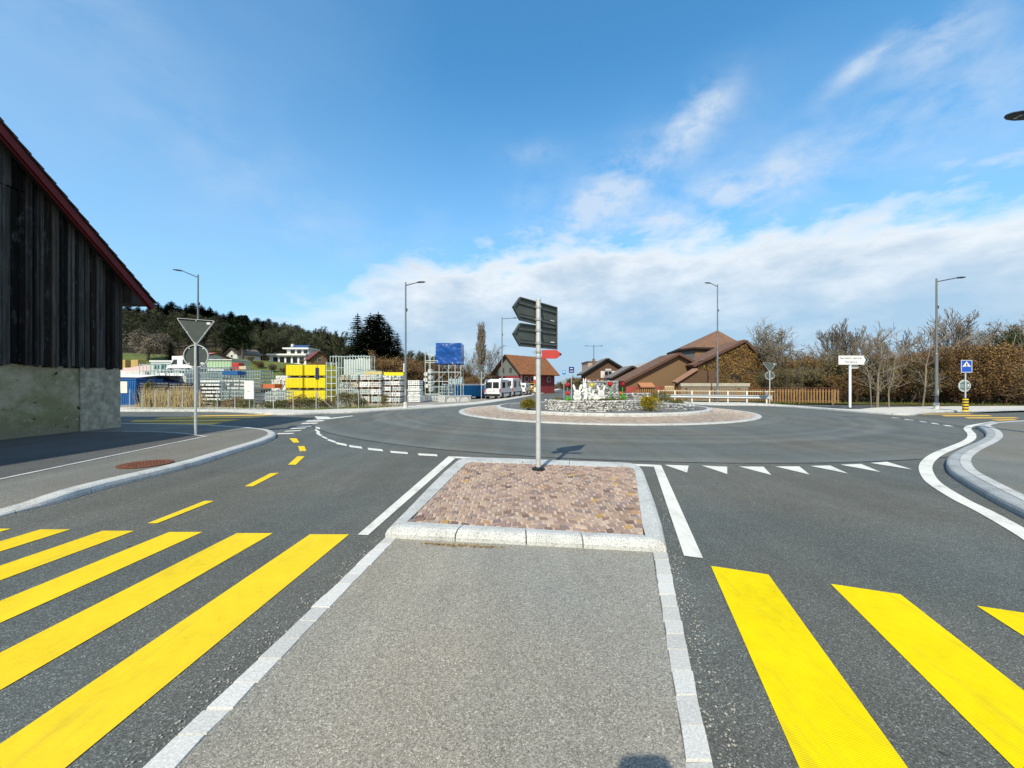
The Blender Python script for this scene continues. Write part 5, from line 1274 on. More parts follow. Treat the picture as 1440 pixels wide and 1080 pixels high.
# houses on the hill
def hz(px, py, Y): p = A(px, py, Y); return p
Y = 128
wh = thing('modern_house', 'white modern house of two storeys with a flat roof on the hillside', 'house', (A(409, 512, Y).x, Y, hill(A(409, 512, Y).x, Y)))
def rel(px, py, Y): p = A(px, py, Y); return p.x - wh.location.x, p.z - wh.location.z
x0, z0 = rel(379, 514, Y); x1, z1 = rel(430.5, 500, Y); xa0, za1 = rel(393, 490, Y); xa1, _ = rel(428, 490, Y)
mb = MB(); mb.bx(x0, x1, 0, 9, z0-4, z1); mb.build('lower_storey', M['white'], wh); mb = MB(); mb.bx(x0-.5, x1+.4, -1.0, 9.4, z1+.003, z1+.55); mb.build('terrace_slab', M['white'], wh)
mb = MB(); mb.bx(xa0+1, xa1, 2.5, 9, z1+.553, za1); mb.build('upper_storey', M['offwhite'], wh); mb = MB(); mb.bx(xa0, xa1+.5, 1.6, 9.5, za1+.003, za1+.45); ur = mb.build('roof', M['white'], wh)
mb = MB(); mb.prism([Vector((xa1-7, 3, za1+.5)), Vector((xa1-1, 3, za1+.5)), Vector((xa1-1, 6, za1+1.6)), Vector((xa1-7, 6, za1+1.6))], (0, -.3, .95), .12); mb.build('solar_panel', pm('solar_blue', (.03, .06, .16), (.02, .04, .12), 4, .25), ur)
mb = MB(); mb.bx(xa0+1.5, xa0+2.3, 4, 4.8, za1+.453, za1+1.9); mb.build('chimney', M['offwhite'], ur)
for i in range(5): xx = x0 + 2.0 + i*(x1-x0-3.5)/4; mb = MB(); mb.bx(xx-.75, xx+.75, -.06, -.004, z1-2.5, z1-.5); mb.build('window', M['glass'], wh)
for i in range(3): xx = xa0 + 3.0 + i*2.2; mb = MB(); mb.bx(xx-.7, xx+.7, 2.44, 2.496, z1+.9, za1-.3); mb.build('window', M['glass'], wh)
def hill_house(px, pyb, Y, w, d, zw, zr, wall, roof, label, rz=0.0):
    p = A(px, pyb, Y); z = min(p.z, hill(p.x, Y) + 1.5); h_ = house('house', label, (p.x, Y, z), rz, -w/2, w/2, zw, zw, 0, zr, d, wall, roof, None, .6, .25, base=-5); return h_
M['roof_red'] = pm('dark_red_tiles', (.22, .05, .045), (.16, .04, .035), 4, .8)
h_ = hill_house(449, 505, 124, 5, 6, 1.6, 3.9, M['brown_wall'], M['roof_red'], 'small house with a dark red roof right of the white modern house', R(40)); window(h_, 0, 1.2, 1, 1)
h_ = hill_house(326, 505, 120, 6, 7, 1.6, 3.2, M['offwhite'], pm('brown_grey_roof', (.2, .16, .13)), 'small white house with a brown roof half hidden by the dark pine', R(-25)); window(h_, 0, .9, 1, .8)
h_ = hill_house(303, 509, 98, 8, 6, 1.0, 2.1, M['offwhite'], pm('coral_roof', (.50, .16, .13), (.42, .13, .1)), 'low house with a coral red roof behind the pale green shed', R(80)); window(h_, 0, .5, 1, .7)

# ------------------------------------------------------------------ vans
M['van_white'] = pm('white_car_paint', (.74, .75, .75), (.68, .69, .69), 1.2, .25, spec=.5)
def van(loc, rz, label, Lh=5.0, hgt=2.3, first=None):
    r = thing('van', label, 'van', loc, rz, 'white vans parked along the kerb'); W = .97          # front towards +y
    prof = [(-Lh/2, .42), (-Lh/2, 1.05), (-Lh/2+.10, hgt-.18), (-Lh/2+.28, hgt), (Lh/2-1.75, hgt), (Lh/2-1.45, hgt-.07), (Lh/2-.72, 1.28), (Lh/2-.12, 1.02), (Lh/2, .78), (Lh/2, .36), (Lh/2-.1, .30), (-Lh/2+.1, .30)]
    mb = MB(); mb.prism([Vector((-W, y, z)) for y, z in prof], (1, 0, 0), 2*W); bd = mb.build('body', M['van_white'], r, bevel=.09)
    mb = MB(); mb.bx(-W+.14, -.06, -Lh/2-.0, -Lh/2-.0+.001, 0, 0) if False else None
    def pane(nm, q, nrm, mat='glass', par=None, t_=.012): mb = MB(); mb.prism(q, nrm, t_); return mb.build(nm, M[mat], par or r)
    zt = hgt-.34
    for s_ in (-1, 1):
        x0, x1 = (.06*s_, .80*s_); f0 = -Lh/2 - .006 + (1.25-1.05)*.10/(hgt-.18-1.05); f1 = -Lh/2 - .006 + (zt-1.05)*.10/(hgt-.18-1.05)
        pane('rear_window', [Vector((x0, f0, 1.25)), Vector((x1, f0, 1.25)), Vector((x1*.95, f1, zt)), Vector((x0, f1, zt))], (0, -1, 0))
        mb = MB(); mb.bx(s_*(W-.13), s_*(W+.004), -Lh/2-.02, -Lh/2+.1, .75, 1.2); mb.build('tail_light', M['red'], r)
        sx_ = s_*(W+.002)
        pane('side_window', [Vector((sx_, -Lh/2+.75, 1.28)), Vector((sx_, -Lh/2+1.9, 1.28)), Vector((sx_, -Lh/2+1.9, zt)), Vector((sx_, -Lh/2+.75, zt))], (s_, 0, 0))
        pane('side_window', [Vector((sx_, Lh/2-2.1, 1.28)), Vector((sx_, Lh/2-.98, 1.28)), Vector((sx_, Lh/2-1.5, zt+.02)), Vector((sx_, Lh/2-2.1, zt+.02))], (s_, 0, 0))
        mb = MB(); mb.box((s_*(W+.14), Lh/2-1.15, 1.35), (.22, .1, .28)); mb.build('mirror', M['van_white'], r, bevel=.03)
        mb = MB(); mb.bx(s_*(W+.002), s_*(W+.02), -Lh/2+.35, Lh/2-.4, .62, .72); mb.build('side_strip', M['black'], r)
        for y in (-Lh/2+.95, Lh/2-.95):
            mb = MB(); mb.lathe((s_*(W-.11), y, .34), [(.19, -.11), (.32, -.12), (.345, -.08), (.345, .08), (.32, .12), (.19, .115)], 24, axis='x'); wh_ = mb.build('wheel', M['rubber'], r, True)
            mb = MB(); mb.lathe((s_*(W-.11), y, .34), [(0, s_*.09), (.08, s_*.10), (.19, s_*.115)], 18, axis='x'); mb.build('rim', M['galv'], wh_, True)
            mb = MB(); mb.lathe((s_*(W+.001), y, .36), [(.42, 0), (.42, s_*.004), (.0, s_*.004)], 24, axis='x'); mb.build('wheel_arch', M['black'], r)
        mb = MB(); mb.bx(s_*.55, s_*.9, Lh/2-.06, Lh/2+.02, .72, .92); mb.build('headlight', M['galv_light'], r)
    f = lambda k: (Lh/2-1.45 + (.73)*k + .012, hgt-.07 + (1.28-hgt+.07)*k + .012)
    (ya, za), (yb, zb) = f(.06), f(.95); pane('windscreen', [Vector((-.82, ya, za)), Vector((.82, ya, za)), Vector((.86, yb, zb)), Vector((-.86, yb, zb))], (0, .8, .6))
    mb = MB(); mb.bx(-W+.02, W-.02, -Lh/2-.08, -Lh/2+.05, .36, .60); mb.build('rear_bumper', M['black'], r, bevel=.03); mb = MB(); mb.bx(-W+.02, W-.02, Lh/2-.05, Lh/2+.07, .34, .62); mb.build('front_bumper', M['black'], r, bevel=.03)
    mb = MB(); mb.bx(-.55, -.05, -Lh/2-.015, -Lh/2+.02, .85, .97); mb.build('number_plate', M['offwhite'], r); mb = MB(); mb.bx(.05, .30, -Lh/2-.015, -Lh/2+.02, .92, .98); mb.build('door_handle', M['black'], r)
    return r
yw = -R(16)
p = A(694, 540, 44.3); v1 = van((p.x+.55, 46.6, .06), yw, 'nearest white van showing its dark rear windows')
p = A(716, 540, 52); van((p.x+.25, 53.0, .06), yw, 'taller white van parked in front of the nearest van', 5.3, 2.5)
p = A(734, 540, 59); van((p.x+.2, 60, .06), yw, 'farthest white van near the red farmhouse', 4.4, 1.9)
# yellow digger like machine and red white board near the farmhouse
p = A(749, 553, 62); r = thing('mini_excavator', 'small yellow digger standing before the red farmhouse', 'excavator', (p.x, 62, .0))
my = pm('machine_yellow', (.75, .52, .04), (.62, .42, .04), 3, .5)
for s_ in (-1, 1): mb = MB(); mb.bx(s_*.45-.16, s_*.45+.16, -.8, .8, 0, .42); mb.build('track', M['rubber'], r, bevel=.1)
mb = MB(); mb.bx(-.62, .62, -.6, .75, .48, 1.0); mb.build('body', my, r, bevel=.08); mb = MB(); mb.bx(-.5, .35, -.3, .6, 1.003, 1.85); mb.build('cab', M['glass'], r, bevel=.05); mb = MB(); mb.bx(-.55, .4, -.35, .65, 1.853, 1.93); mb.build('cab_roof', my, r)
mb = MB(); mb.tube((.2, -.6, .8), (.35, -1.2, 1.7), .09, .08, 8); mb.tube((.35, -1.2, 1.7), (-.6, -1.5, .9), .08, .06, 8); mb.build('boom', my, r); mb = MB(); mb.box((-.75, -1.5, .65), (.4, .45, .45), .3); mb.build('bucket', my, r)
p = A(752.5, 555, 60); r = thing('notice_board', 'upright red and white board on a post beside the main sign pole', 'notice board', (p.x, 60, 0)); mb = MB(); mb.tube((0, 0, 0), (0, 0, 3.1), .05, .05, 8); mb.build('post', M['galv'], r)
mb = MB(); mb.bx(-.28, .28, -.06, -.02, 1.9, 3.1); mb.build('board', M['red'], r); mb = MB(); mb.bx(-.2, .2, -.065, -.061, 2.5, 2.95); mb.build('white_panel', M['white'], r); mb = MB(); mb.bx(-.22, .22, -.06, -.02, .6, 1.3); mb.build('lower_board', M['shutter'], r)
# ------------------------------------------------------------------ storage yard
M['panel_yellow'] = pm('yellow_formwork', (.82, .70, .02), (.74, .60, .015), 2, .55)
M['timber'] = pm('raw_timber', (.34, .23, .13), (.25, .17, .1), 5, .85)
M['zinc_green'] = pm('weathered_zinc', (.42, .50, .47), (.30, .37, .35), 5, .5, .3)
M['zinc_pale'] = pm('pale_weathered_zinc', (.58, .65, .62), (.44, .5, .48), 5, .55, .2)
M['dark_gap'] = pm('grey_formwork', (.15, .155, .15), (.09, .095, .095), 3, .8)
M['container_blue'] = pm('container_blue', (.018, .115, .33), (.014, .085, .26), 2, .55)
M['navy_tarp'] = pm('navy_tarpaulin', (.02, .035, .12), (.014, .025, .09), 3, .5)
def stack_box(name, label, cat, px0, px1, py0, Y, depth, mats, layers, group=None, pyb=None, gapf=.18, cols=1, bearers=True, z0=.05):
    """bundles stacked in layers with dark gaps and bearers; every bundle a part"""
    a, b = A(px0, py0, Y), A(px1, py0, Y); w = b.x - a.x; r = thing(name, label, cat, ((a.x+b.x)/2, Y, z0), 0, group)
    zt = a.z - z0; lh = zt/layers; rn = random.Random(int(px0))
    for i in range(layers):
        for c in range(cols):
            x0, x1 = -w/2 + w*c/cols + .02, -w/2 + w*(c+1)/cols - .02; j = rn.uniform(-.05, .05)
            mb = MB(); m_ = mats[(i + c) % len(mats)] if isinstance(mats, list) else mats
            k = max(2, int((x1-x0)/.16)); za, zb = i*lh + lh*gapf, (i+1)*lh - .003; kz = max(1, min(4, round((zb-za)/.16)))
            for q in range(k):
                for q2 in range(kz):
                    xa, xb = x0 + (x1-x0)*q/k + j, x0 + (x1-x0)*(q+1)/k + j; z2, z3 = za + (zb-za)*q2/kz, za + (zb-za)*(q2+1)/kz
                    if rn.random() < .05 and q2 == kz-1: continue
                    mb.bx(xa + .012, xb - .012, rn.uniform(-.06, .04), depth + rn.uniform(-.06, .04), z2 + .004, z3 - .018)
            mb.build('bundle', m_, r)
            if bearers:
                mb = MB()
                for f in (.15, .85): xx = x0 + (x1-x0)*f; mb.bx(xx-.06, xx+.06, .02, depth-.02, i*lh + .002, i*lh + lh*gapf - .002)
                mb.build('bearer', M['timber'], r)
    return r
def frame_rack(name, label, px0, px1, py0, Y, depth, n, mat, tiers=1, z0=.05, diag=True, group=None, base=None, ladder=0):
    """upright scaffold frames standing side by side"""
    a, b = A(px0, py0, Y), A(px1, py0, Y); w = b.x-a.x; zt = a.z - z0; r = thing(name, label, 'scaffold frames', ((a.x+b.x)/2, Y, z0), 0, group); rn = random.Random(int(px0)); zb = base or 0
    for i in range(n):
        x = -w/2 + w*i/max(1, n-1); mb = MB(); h = zt + rn.uniform(-.12, .06); q = .035
        mb.tube((x, 0, zb), (x, 0, h), q, q, 6); mb.tube((x, depth, zb), (x, depth, h), q, q, 6)
        for k in range(tiers+1): z = zb + .1 + (h-zb-.15)*k/tiers; mb.tube((x, 0, z), (x, depth, z), .028, .028, 5)
        if i < n-1:
            x2 = -w/2 + w*(i+1)/(n-1)
            for k in range(tiers+1): z = zb + .1 + (zt-zb-.25)*k/tiers; mb.tube((x, -.01, z), (x2, -.01, z), .022, .022, 5)
        mb.build('frame', mat, r)
    return r
yg = 'yellow formwork stacks in the storage yard'
Y = 34.0
for c, (p0, p1, lab) in enumerate(((402, 425.6, 'left'), (428.2, 446, 'middle'), (446.6, 457.4, 'right'))):
    for i, (py0, py1) in enumerate(((549, 567), (531.6, 547.6), (513, 530.2))):
        a, b = A(p0, py0, Y), A(p1, py0, Y); zb = .06 if i == 0 else A(p0, py1, Y).z; w = b.x-a.x; h = a.z-zb
        if c == 2: lab2 = 'narrow yellow formwork bundle at the right side of the yellow stack, '
        elif c == 1: lab2 = 'yellow formwork bundle in the middle column of the yellow stack, '
        else: lab2 = 'wide yellow formwork bundle in the left column of the yellow stack, '
        r = thing('formwork_bundle', lab2 + ('bottom layer', 'middle layer', 'top layer')[i], 'formwork bundle', ((a.x+b.x)/2, Y, zb), 0, yg)
        mb = MB(); mb.bx(-w/2, w/2, 0, 2.4, .13, h-.01); n = max(2, int(w/.12))
        for q in range(n): xx = -w/2 + w*(q+.5)/n; mb.bx(xx-.035, xx+.035, -.03, -.002, .15, h-.03)
        mb.build('panels', M['panel_yellow'], r, bevel=.012)
        mb = MB()
        for f in (.18, .82): mb.bx(-w/2 + w*f - .07, -w/2 + w*f + .07, .03, 2.35, .002, .128)
        mb.build('bearer', M['timber'], r)
a = A(446.4, 517, Y); mb = MB(); mb.bx(-.13, .13, 0, .04, 0, 1.0); o = mb.build('hanging_tarp', M['navy_tarp']); o.location = (a.x, Y-.09, A(446, 533, Y).z); tag(o, 'narrow dark blue tarp hanging on the front of the yellow stack', 'tarp')
# white and pale stacks right of the yellow ones
wg = 'pale formwork stacks in the storage yard'
stack_box('formwork_stack', 'pale green stack of formwork bundles right of the ladder frames', 'formwork stack', 476, 504, 527, 35, 2.5, [M['zinc_pale'], pm('beige_board', (.56, .50, .40), (.45, .40, .32), 3, .8)], 4, wg, cols=2, gapf=.26)
stack_box('formwork_stack', 'white stack of formwork bundles left of the tall street lamp', 'formwork stack', 505.5, 536, 526.5, 34.5, 2.5, [M['offwhite'], M['zinc_pale'], M['white']], 4, wg, cols=2, gapf=.26)
stack_box('formwork_stack', 'white and grey stack of formwork behind the street lamp foot', 'formwork stack', 538, 563, 528, 35, 1.8, [M['white'], M['galv_light']], 5, wg, cols=2, gapf=.26)
frame_rack('scaffold_frame_stack', 'pale scaffold frames lying on top of the pale green stack', 500, 528, 519.5, 36.5, 1.2, 9, M['zinc_green'], 2, base=A(0, 527.5, 36.5).z)
frame_rack('scaffold_frame_stack', 'zinc frames leaning before the white stacks left of the lamp', 476, 498, 545, 33.0, .5, 8, M['zinc_pale'], 3)
frame_rack('scaffold_frame_stack', 'green grey frames standing in front of the white panel stack', 312, 342, 548, 30.8, .5, 9, M['zinc_green'], 3)
frame_rack('scaffold_frame_stack', 'tall rack of frames behind the white beam stack', 270, 322, 516, 41, 1.5, 13, M['zinc_green'], 6)
frame_rack('scaffold_frame_stack', 'frames piled up left of the pale green shed', 226, 268, 519, 40, 1.2, 11, M['zinc_pale'], 4)
stack_box('slatted_container', 'white slatted container right of the tall street lamp', 'container', 573.5, 590.5, 534.5, 36, 1.5, [M['white']], 4, None, gapf=.10, bearers=False)
# scaffold frames standing on the stacks
frame_rack('scaffold_frame_stack', 'tall rack of upright zinc scaffold frames behind the pale stacks', 464.5, 520, 499.5, 40, 1.4, 15, M['zinc_pale'], 3, base=1.0)
a = A(490, 522, 39.2); mb = MB(); w = A(520, 527, 39.2).x - A(482, 527, 39.2).x; rn = random.Random(4)
for i in range(11): mb.bx(-w/2 + w*i/11 + .02, -w/2 + w*(i+1)/11 - .03, 0, .1, 0, A(482, 503, 39.2).z - .1 + rn.uniform(-.15, .05))
o = mb.build('deck_panels', M['zinc_pale']); o.location = (A(501, 527, 39.2).x, 39.4, .06); tag(o, 'upright row of pale scaffold decks leaning inside the tall frame rack', 'scaffold decks')
frame_rack('scaffold_frame_stack', 'ladder like zinc frames standing right of the yellow stack', 459, 473.5, 509.5, 33.2, .9, 3, M['zinc_pale'], 6)
# left: formwork stacks
stack_box('formwork_stack', 'stack of white formwork beams in seven layers right of the reeds', 'formwork stack', 280.5, 309, 534.5, 31.5, 2.4, [M['white']], 7, wg, gapf=.42, bearers=False)
stack_box('formwork_stack', 'stack of white and grey panels behind the white notice board', 'formwork stack', 310.5, 345, 534, 32.0, 2.4, [M['offwhite'], M['galv_light']], 7, wg, gapf=.42, cols=4, bearers=False)
stack_box('formwork_stack', 'dark grey formwork stack behind the dry reeds', 'formwork stack', 196, 237, 538, 31.8, 2.4, [M['dark_gap']], 9, wg, gapf=.3)
stack_box('formwork_stack', 'grey formwork stack left of the give way sign post', 'formwork stack', 238, 278.5, 539, 31.2, 2.4, [M['dark_gap'], pm('mid_grey_formwork', (.26, .265, .26), (.18, .18, .18), 3, .8)], 9, wg, gapf=.3)
stack_box('formwork_stack', 'pale rack of upright white panels above the dark grey stacks', 'formwork stack', 219, 262, 524.5, 37, 2.0, [M['offwhite'], M['zinc_pale'], M['white']], 2, wg, cols=9)
frame_rack('scaffold_frame_stack', 'stacked green grey scaffold frames above the white beam stack', 262, 312, 522, 36, 1.4, 12, M['zinc_green'], 5)
frame_rack('scaffold_frame_stack', 'dense green grey stack of scaffold frames behind the notice board', 326, 366, 520, 38, 2.0, 12, M['zinc_green'], 8)
frame_rack('scaffold_frame_stack', 'rack of scaffold frames in front of the pink tarpaulin', 196, 226, 511.5, 44, 1.4, 7, M['zinc_pale'], 5)
frame_rack('scaffold_frame_stack', 'low tangle of scaffold frames left of the yellow stack', 374, 401, 550, 31.0, 1.2, 9, M['zinc_pale'], 3)
stack_box('formwork_stack', 'white formwork pile left of the yellow stack', 'formwork stack', 381, 402, 533.5, 35, 2.4, [M['white'], M['offwhite']], 4, wg, gapf=.12)
stack_box('formwork_stack', 'high white formwork pile partly behind the yellow stack', 'formwork stack', 387, 404, 528, 38, 2.4, [M['white']], 4, wg, gapf=.08)
a, b = A(168, 540, 32), A(191.5, 534.3, 32)
r = thing('container', 'blue site container with a white poster half hidden by the barn', 'container', (a.x - 1.5, 32, .05)); w = b.x - a.x + 1.5; z = b.z - .05
mb = MB(); mb.bx(0, w, 0, 2.4, 0, z); n = 16
for i in range(n): xx = w*(i+.5)/n; mb.bx(xx-.05, xx+.05, -.03, -.002, .15, z-.15)
mb.build('corrugated_shell', M['container_blue'], r); mb = MB(); x0 = A(170, 540, 32).x - r.location.x; x1 = A(179.6, 540, 32).x - r.location.x; mb.bx(x0 - .3, x1, -.05, -.032, A(0, 553.5, 32).z, A(0, 537.3, 32).z); mb.build('poster', pm('white_poster', (.76, .76, .70), (.6, .66, .5), 3, .6), r)
mb = MB(); mb.bx(-.05, w + .05, -.06, 2.45, z+.002, z+.12); mb.build('top_frame', M['container_blue'], r)
a, b = A(165, 530, 35), A(223, 536, 34)
r = thing('covered_stack', 'long stack under a white and navy tarpaulin behind the blue container', 'covered stack', (a.x, 34.6, .05)); w = b.x-a.x
mb = MB(); mb.prism([Vector((0, 0, 0)), Vector((w*.97, 0, 0)), Vector((w, 0, A(0, 538, 34.6).z-.1)), Vector((w*.55, 0, A(0, 532, 34.6).z)), Vector((0, 0, A(0, 531, 34.6).z))], (0, 1, 0), 2.5); mb.build('navy_cover', M['navy_tarp'], r)
mb = MB(); mb.prism([Vector((0, -.05, A(0, 531, 34.6).z)), Vector((w*.5, -.05, A(0, 531.6, 34.6).z)), Vector((w*.9, -.05, A(0, 528.6, 34.6).z)), Vector((0, -.05, A(0, 526.5, 34.6).z))], (0, 1, 0), 2.6); mb.build('white_cover', M['white'], r)
a, b = A(165, 519, 48), A(214, 513, 48)
r = thing('covered_stack', 'heap under a pale pink tarpaulin at the foot of the meadow', 'covered stack', (a.x, 48, .05)); w = b.x-a.x
mb = MB(); mb.prism([Vector((0, 0, 0)), Vector((w, 0, 0)), Vector((w*.96, 0, A(0, 512.5, 48).z)), Vector((w*.35, 0, A(0, 517.5, 48).z)), Vector((0, 0, A(0, 518, 48).z))], (0, 1, 0), 3); mb.build('pink_cover', pm('pink_tarp', (.62, .40, .38), (.55, .46, .44), 2, .7), r); mb = MB(); mb.bx(.2, w*.9, -.5, -.02, 0, A(0, 522.5, 48).z); mb.build('white_pile', M['offwhite'], r)
for (p0, p1, lab) in ((166.5, 176, 'yellow timber crate left of the pink tarpaulin by the barn'), (184, 194, 'yellow timber crate above the pink tarpaulin')):
    a, b = A(p0, 512, 54), A(p1, 506.5, 54); r = thing('timber_crate', lab, 'crate', ((a.x+b.x)/2, 54, .05)); mb = MB(); w = (b.x-a.x)/2; mb.bx(-w, w, 0, 1.2, 2.4, b.z); mb.build('boards', pm('yellow_timber', (.50, .36, .12), (.4, .28, .1), 3, .8), r, bevel=.02)
    mb = MB(); [mb.bx(x-.06, x+.06, .1, .9, 0, 2.398) for x in (-w+.1, w-.1)]; mb.build('stand', M['timber'], r)
# green office frames and white car
a, b = A(211, 521, 46), A(256, 509, 46); r = thing('site_cabin', 'pale site cabin with three dark green window panels', 'site cabin', (a.x, 46, .05)); w = b.x-a.x; z0, z1 = A(0, 521, 46).z, A(0, 509.3, 46).z
mb = MB(); mb.bx(0, w, .1, 3, 0, z1); mb.build('shell', M['zinc_pale'], r)
for f0, f1 in ((.10, .26), (.32, .48), (.56, .72), (.78, .95)): mb = MB(); mb.bx(w*f0, w*f1, .02, .098, z0+.15, z1-.25); mb.build('window_panel', pm('teal_panel', (.015, .14, .12), (.01, .10, .09), 3, .4), r)
mb = MB(); mb.bx(-.1, w+.1, 0, 3.1, z1+.003, z1+.16); mb.build('roof', M['white'], r)
a = A(262, 521, 45); dup(v1, (a.x, 45, A(0, 521.5, 45).z - .3), R(78), (.8, .8, .8), 'white van parked on the raised yard right of the site cabin', 'white vans in the storage yard')
r = thing('loading_ramp', 'grey raised deck under the white van in the yard', 'ramp', (a.x, 45, .05)); mb = MB(); mb.bx(-2.4, 2.8, -1.2, 1.2, 0, A(0, 521.5, 45).z - .36); mb.build('deck', M['galv'], r, bevel=.02)
a, b = A(284, 520, 60), A(325.5, 507, 60); r = thing('shed', 'long pale green shed with a white foot beam below the coral roof', 'shed', (a.x, 60, .05)); w = b.x-a.x; z0, z1 = A(0, 519, 60).z, A(0, 507, 60).z
mb = MB(); mb.bx(0, w, 0, 4, z0, z1); n = 10
for i in range(n): mb.bx(w*(i+.5)/n-.05, w*(i+.5)/n+.05, -.04, -.003, z0+.1, z1-.1)
mb.build('cladding', pm('pale_green_sheet', (.40, .55, .36), (.33, .46, .3), 2, .6), r); mb = MB(); mb.bx(-.1, w*.8, -.3, -.05, z0-.35, z0+.05); mb.build('foot_beam', M['white'], r); mb = MB(); mb.bx(.2, w-.2, .1, 3.9, 0, z0-.003); mb.build('plinth', M['dark_gap'], r); mb = MB(); mb.bx(-.2, w+.2, -.2, 4.2, z1+.003, z1+.15); mb.build('roof', M['offwhite'], r)
a, b = A(241.5, 506, 82), A(257, 500.5, 82); r = thing('trailer', 'long white box trailer parked below the orchard', 'trailer', (a.x, 82, hill(a.x, 82))); w = b.x-a.x; z1 = A(0, 500.7, 82).z - hill(a.x, 82); z0 = A(0, 506, 82).z - hill(a.x, 82)
mb = MB(); mb.bx(0, w, 0, 2.4, max(.6, z0), max(2.6, z1)); mb.build('box', M['white'], r, bevel=.05)
for f in (.2, .8):
    mb = MB(); mb.lathe((w*f, .1, .45), [(0, -.1), (.45, -.1), (.45, .12), (0, .12)], 16, axis='y'); mb.build('wheel', M['rubber'], r)
# white boxes & wheel loader red
a = A(331, 516, 58); r = thing('red_machine', 'small red machine beside the pale green shed', 'machine', (a.x, 58, .05)); zz = A(0, 519, 58).z
mb = MB(); mb.bx(-.5, .5, 0, 1.2, zz-.2, zz+.9); mb.build('hood', pm('tractor_red', (.5, .04, .03)), r, bevel=.08); mb = MB(); mb.bx(-.4, .5, .1, 1.1, 0, zz-.203); mb.build('support', M['dark_gap'], r); mb = MB(); mb.bx(.52, 1.6, 0, 1.0, zz-.1, zz+.4); mb.build('cream_box', pm('cream_box', (.6, .5, .32)), r, bevel=.03)
# blue container, wall and tanks to the right
a, b = A(638.5, 541.6, 44), A(686, 541, 47); r = thing('container', 'open top blue container with a white rim left of the vans', 'container', (a.x, 44, .05)); d = Vector((b.x-a.x, 3.0, 0)); L = d.length; r.rotation_euler = (0, 0, math.atan2(d.y, d.x)); z = A(0, 541.4, 44).z
mb = MB(); mb.bx(0, L, 0, 2.2, .25, z - .1); n = 22
for i in range(n): mb.bx(L*(i+.5)/n-.06, L*(i+.5)/n+.06, -.05, -.003, .35, z-.2)
mb.build('corrugated_shell', pm('bright_container_blue', (.02, .21, .46), (.016, .17, .40), 2, .55), r); mb = MB(); mb.bx(-.08, L+.08, -.1, 2.3, z-.1+.003, z+.08); mb.build('rim', M['white'], r); mb = MB(); [mb.bx(L*f-.08, L*f+.08, .1, 2, 0, .248) for f in (.08, .5, .92)]; mb.build('skid', M['dark_gap'], r)
a = A(638, 537, 45.5); r = thing('compressor', 'pale grey machine with pipes standing behind the blue container', 'compressor', (a.x, 47.6, .05)); z0, z1 = A(0, 542, 47.6).z, A(0, 530.5, 47.6).z
mb = MB(); mb.bx(-.95, .75, 0, 1.6, z0, z1 - .25); mb.build('housing', pm('blue_grey_paint', (.36, .46, .50), (.28, .37, .4), 4, .6), r, bevel=.08); mb = MB(); [mb.tube((x, -.05, z0), (x + .1, -.05, z1), .07, .07, 8) for x in (-.7, -.2, .3, .62)]; mb.build('pipe', M['zinc_pale'], r, True); mb = MB(); mb.bx(-.8, .6, .1, 1.5, 0, z0-.003); mb.build('stand', M['dark_gap'], r)
a, b = A(620.5, 568.5, 37.0), A(662, 568, 38.6); r = thing('low_wall', 'low white wall painted with grey arches by the kerb', 'wall', (a.x, 37.0, .05)); d = Vector((b.x-a.x, 1.6, 0)); L = d.length; r.rotation_euler = (0, 0, math.atan2(d.y, d.x)); z = A(0, 557, 37).z - .05
mb = MB(); mb.bx(0, L, 0, .25, 0, z*.92); mb.build('wall_body', M['offwhite'], r); mb = MB(); mb.bx(-.1, L+.05, -.06, .31, z*.92+.003, z); mb.build('coping', M['white'], r); mb = MB(); mb.bx(-.15, .36, -.1, .4, .0, z*1.12); mb.build('end_pillar', M['offwhite'], r)
for f in (.33, .78):
    mb = MB(); c = Vector((L*f, -.012, 0))
    for i in range(10):
        a0, a1 = math.pi*i/10, math.pi*(i+1)/10; q = lambda a_, rr: c + Vector((math.cos(a_)*rr, 0, math.sin(a_)*rr + .02)); mb.prism([q(a0, .62), q(a1, .62), q(a1, .50), q(a0, .50)], (0, 1, 0), .01)
    mb.build('painted_arch', M['galv'], r)
# scaffold tower with the blue tarpaulin box and tanks
Y = 41.0; a = A(598, 570, Y); X = lambda px: A(px, 540, Y).x; ZZ = lambda py: A(0, py, Y).z
tw = thing('scaffold_tower', 'scaffold tower of zinc tubes carrying the blue tarpaulin box', 'scaffold tower', (X(598), Y, .05)); x0 = X(598)
for px, top_ in ((598, 490), (605, 499), (617.5, 500), (631, 510), (640, 510), (648, 510)):
    for dy in (0, 2.0): mb = MB(); mb.tube((X(px)-x0, dy, 0), (X(px)-x0, dy, ZZ(top_)), .04, .04, 8); mb.build('upright', M['zinc_pale'], tw)
for py, pa, pb in ((499, 598, 613), (508, 598, 613), (510.5, 598, 648), (524, 605, 648), (537, 598, 631), (555, 598, 620), (545, 598, 626)):
    for dy in (0, 2.0): mb = MB(); mb.tube((X(pa)-x0, dy, ZZ(py)), (X(pb)-x0, dy, ZZ(py)), .032, .032, 8); mb.build('ledger', M['zinc_pale'], tw)
for pa, ya, pb, yb in ((619, 533, 639, 511), (605, 545, 620, 530), (631, 545, 648, 522)): mb = MB(); mb.tube((X(pa)-x0, -.05, ZZ(ya)), (X(pb)-x0, -.05, ZZ(yb)), .03, .03, 8); mb.build('brace', M['galv'], tw)
mb = MB(); mb.bx(X(598)-x0, X(648)-x0, .1, 1.9, ZZ(510.2)+.05, ZZ(510.2)+.13); mb.build('deck', M['timber'], tw)
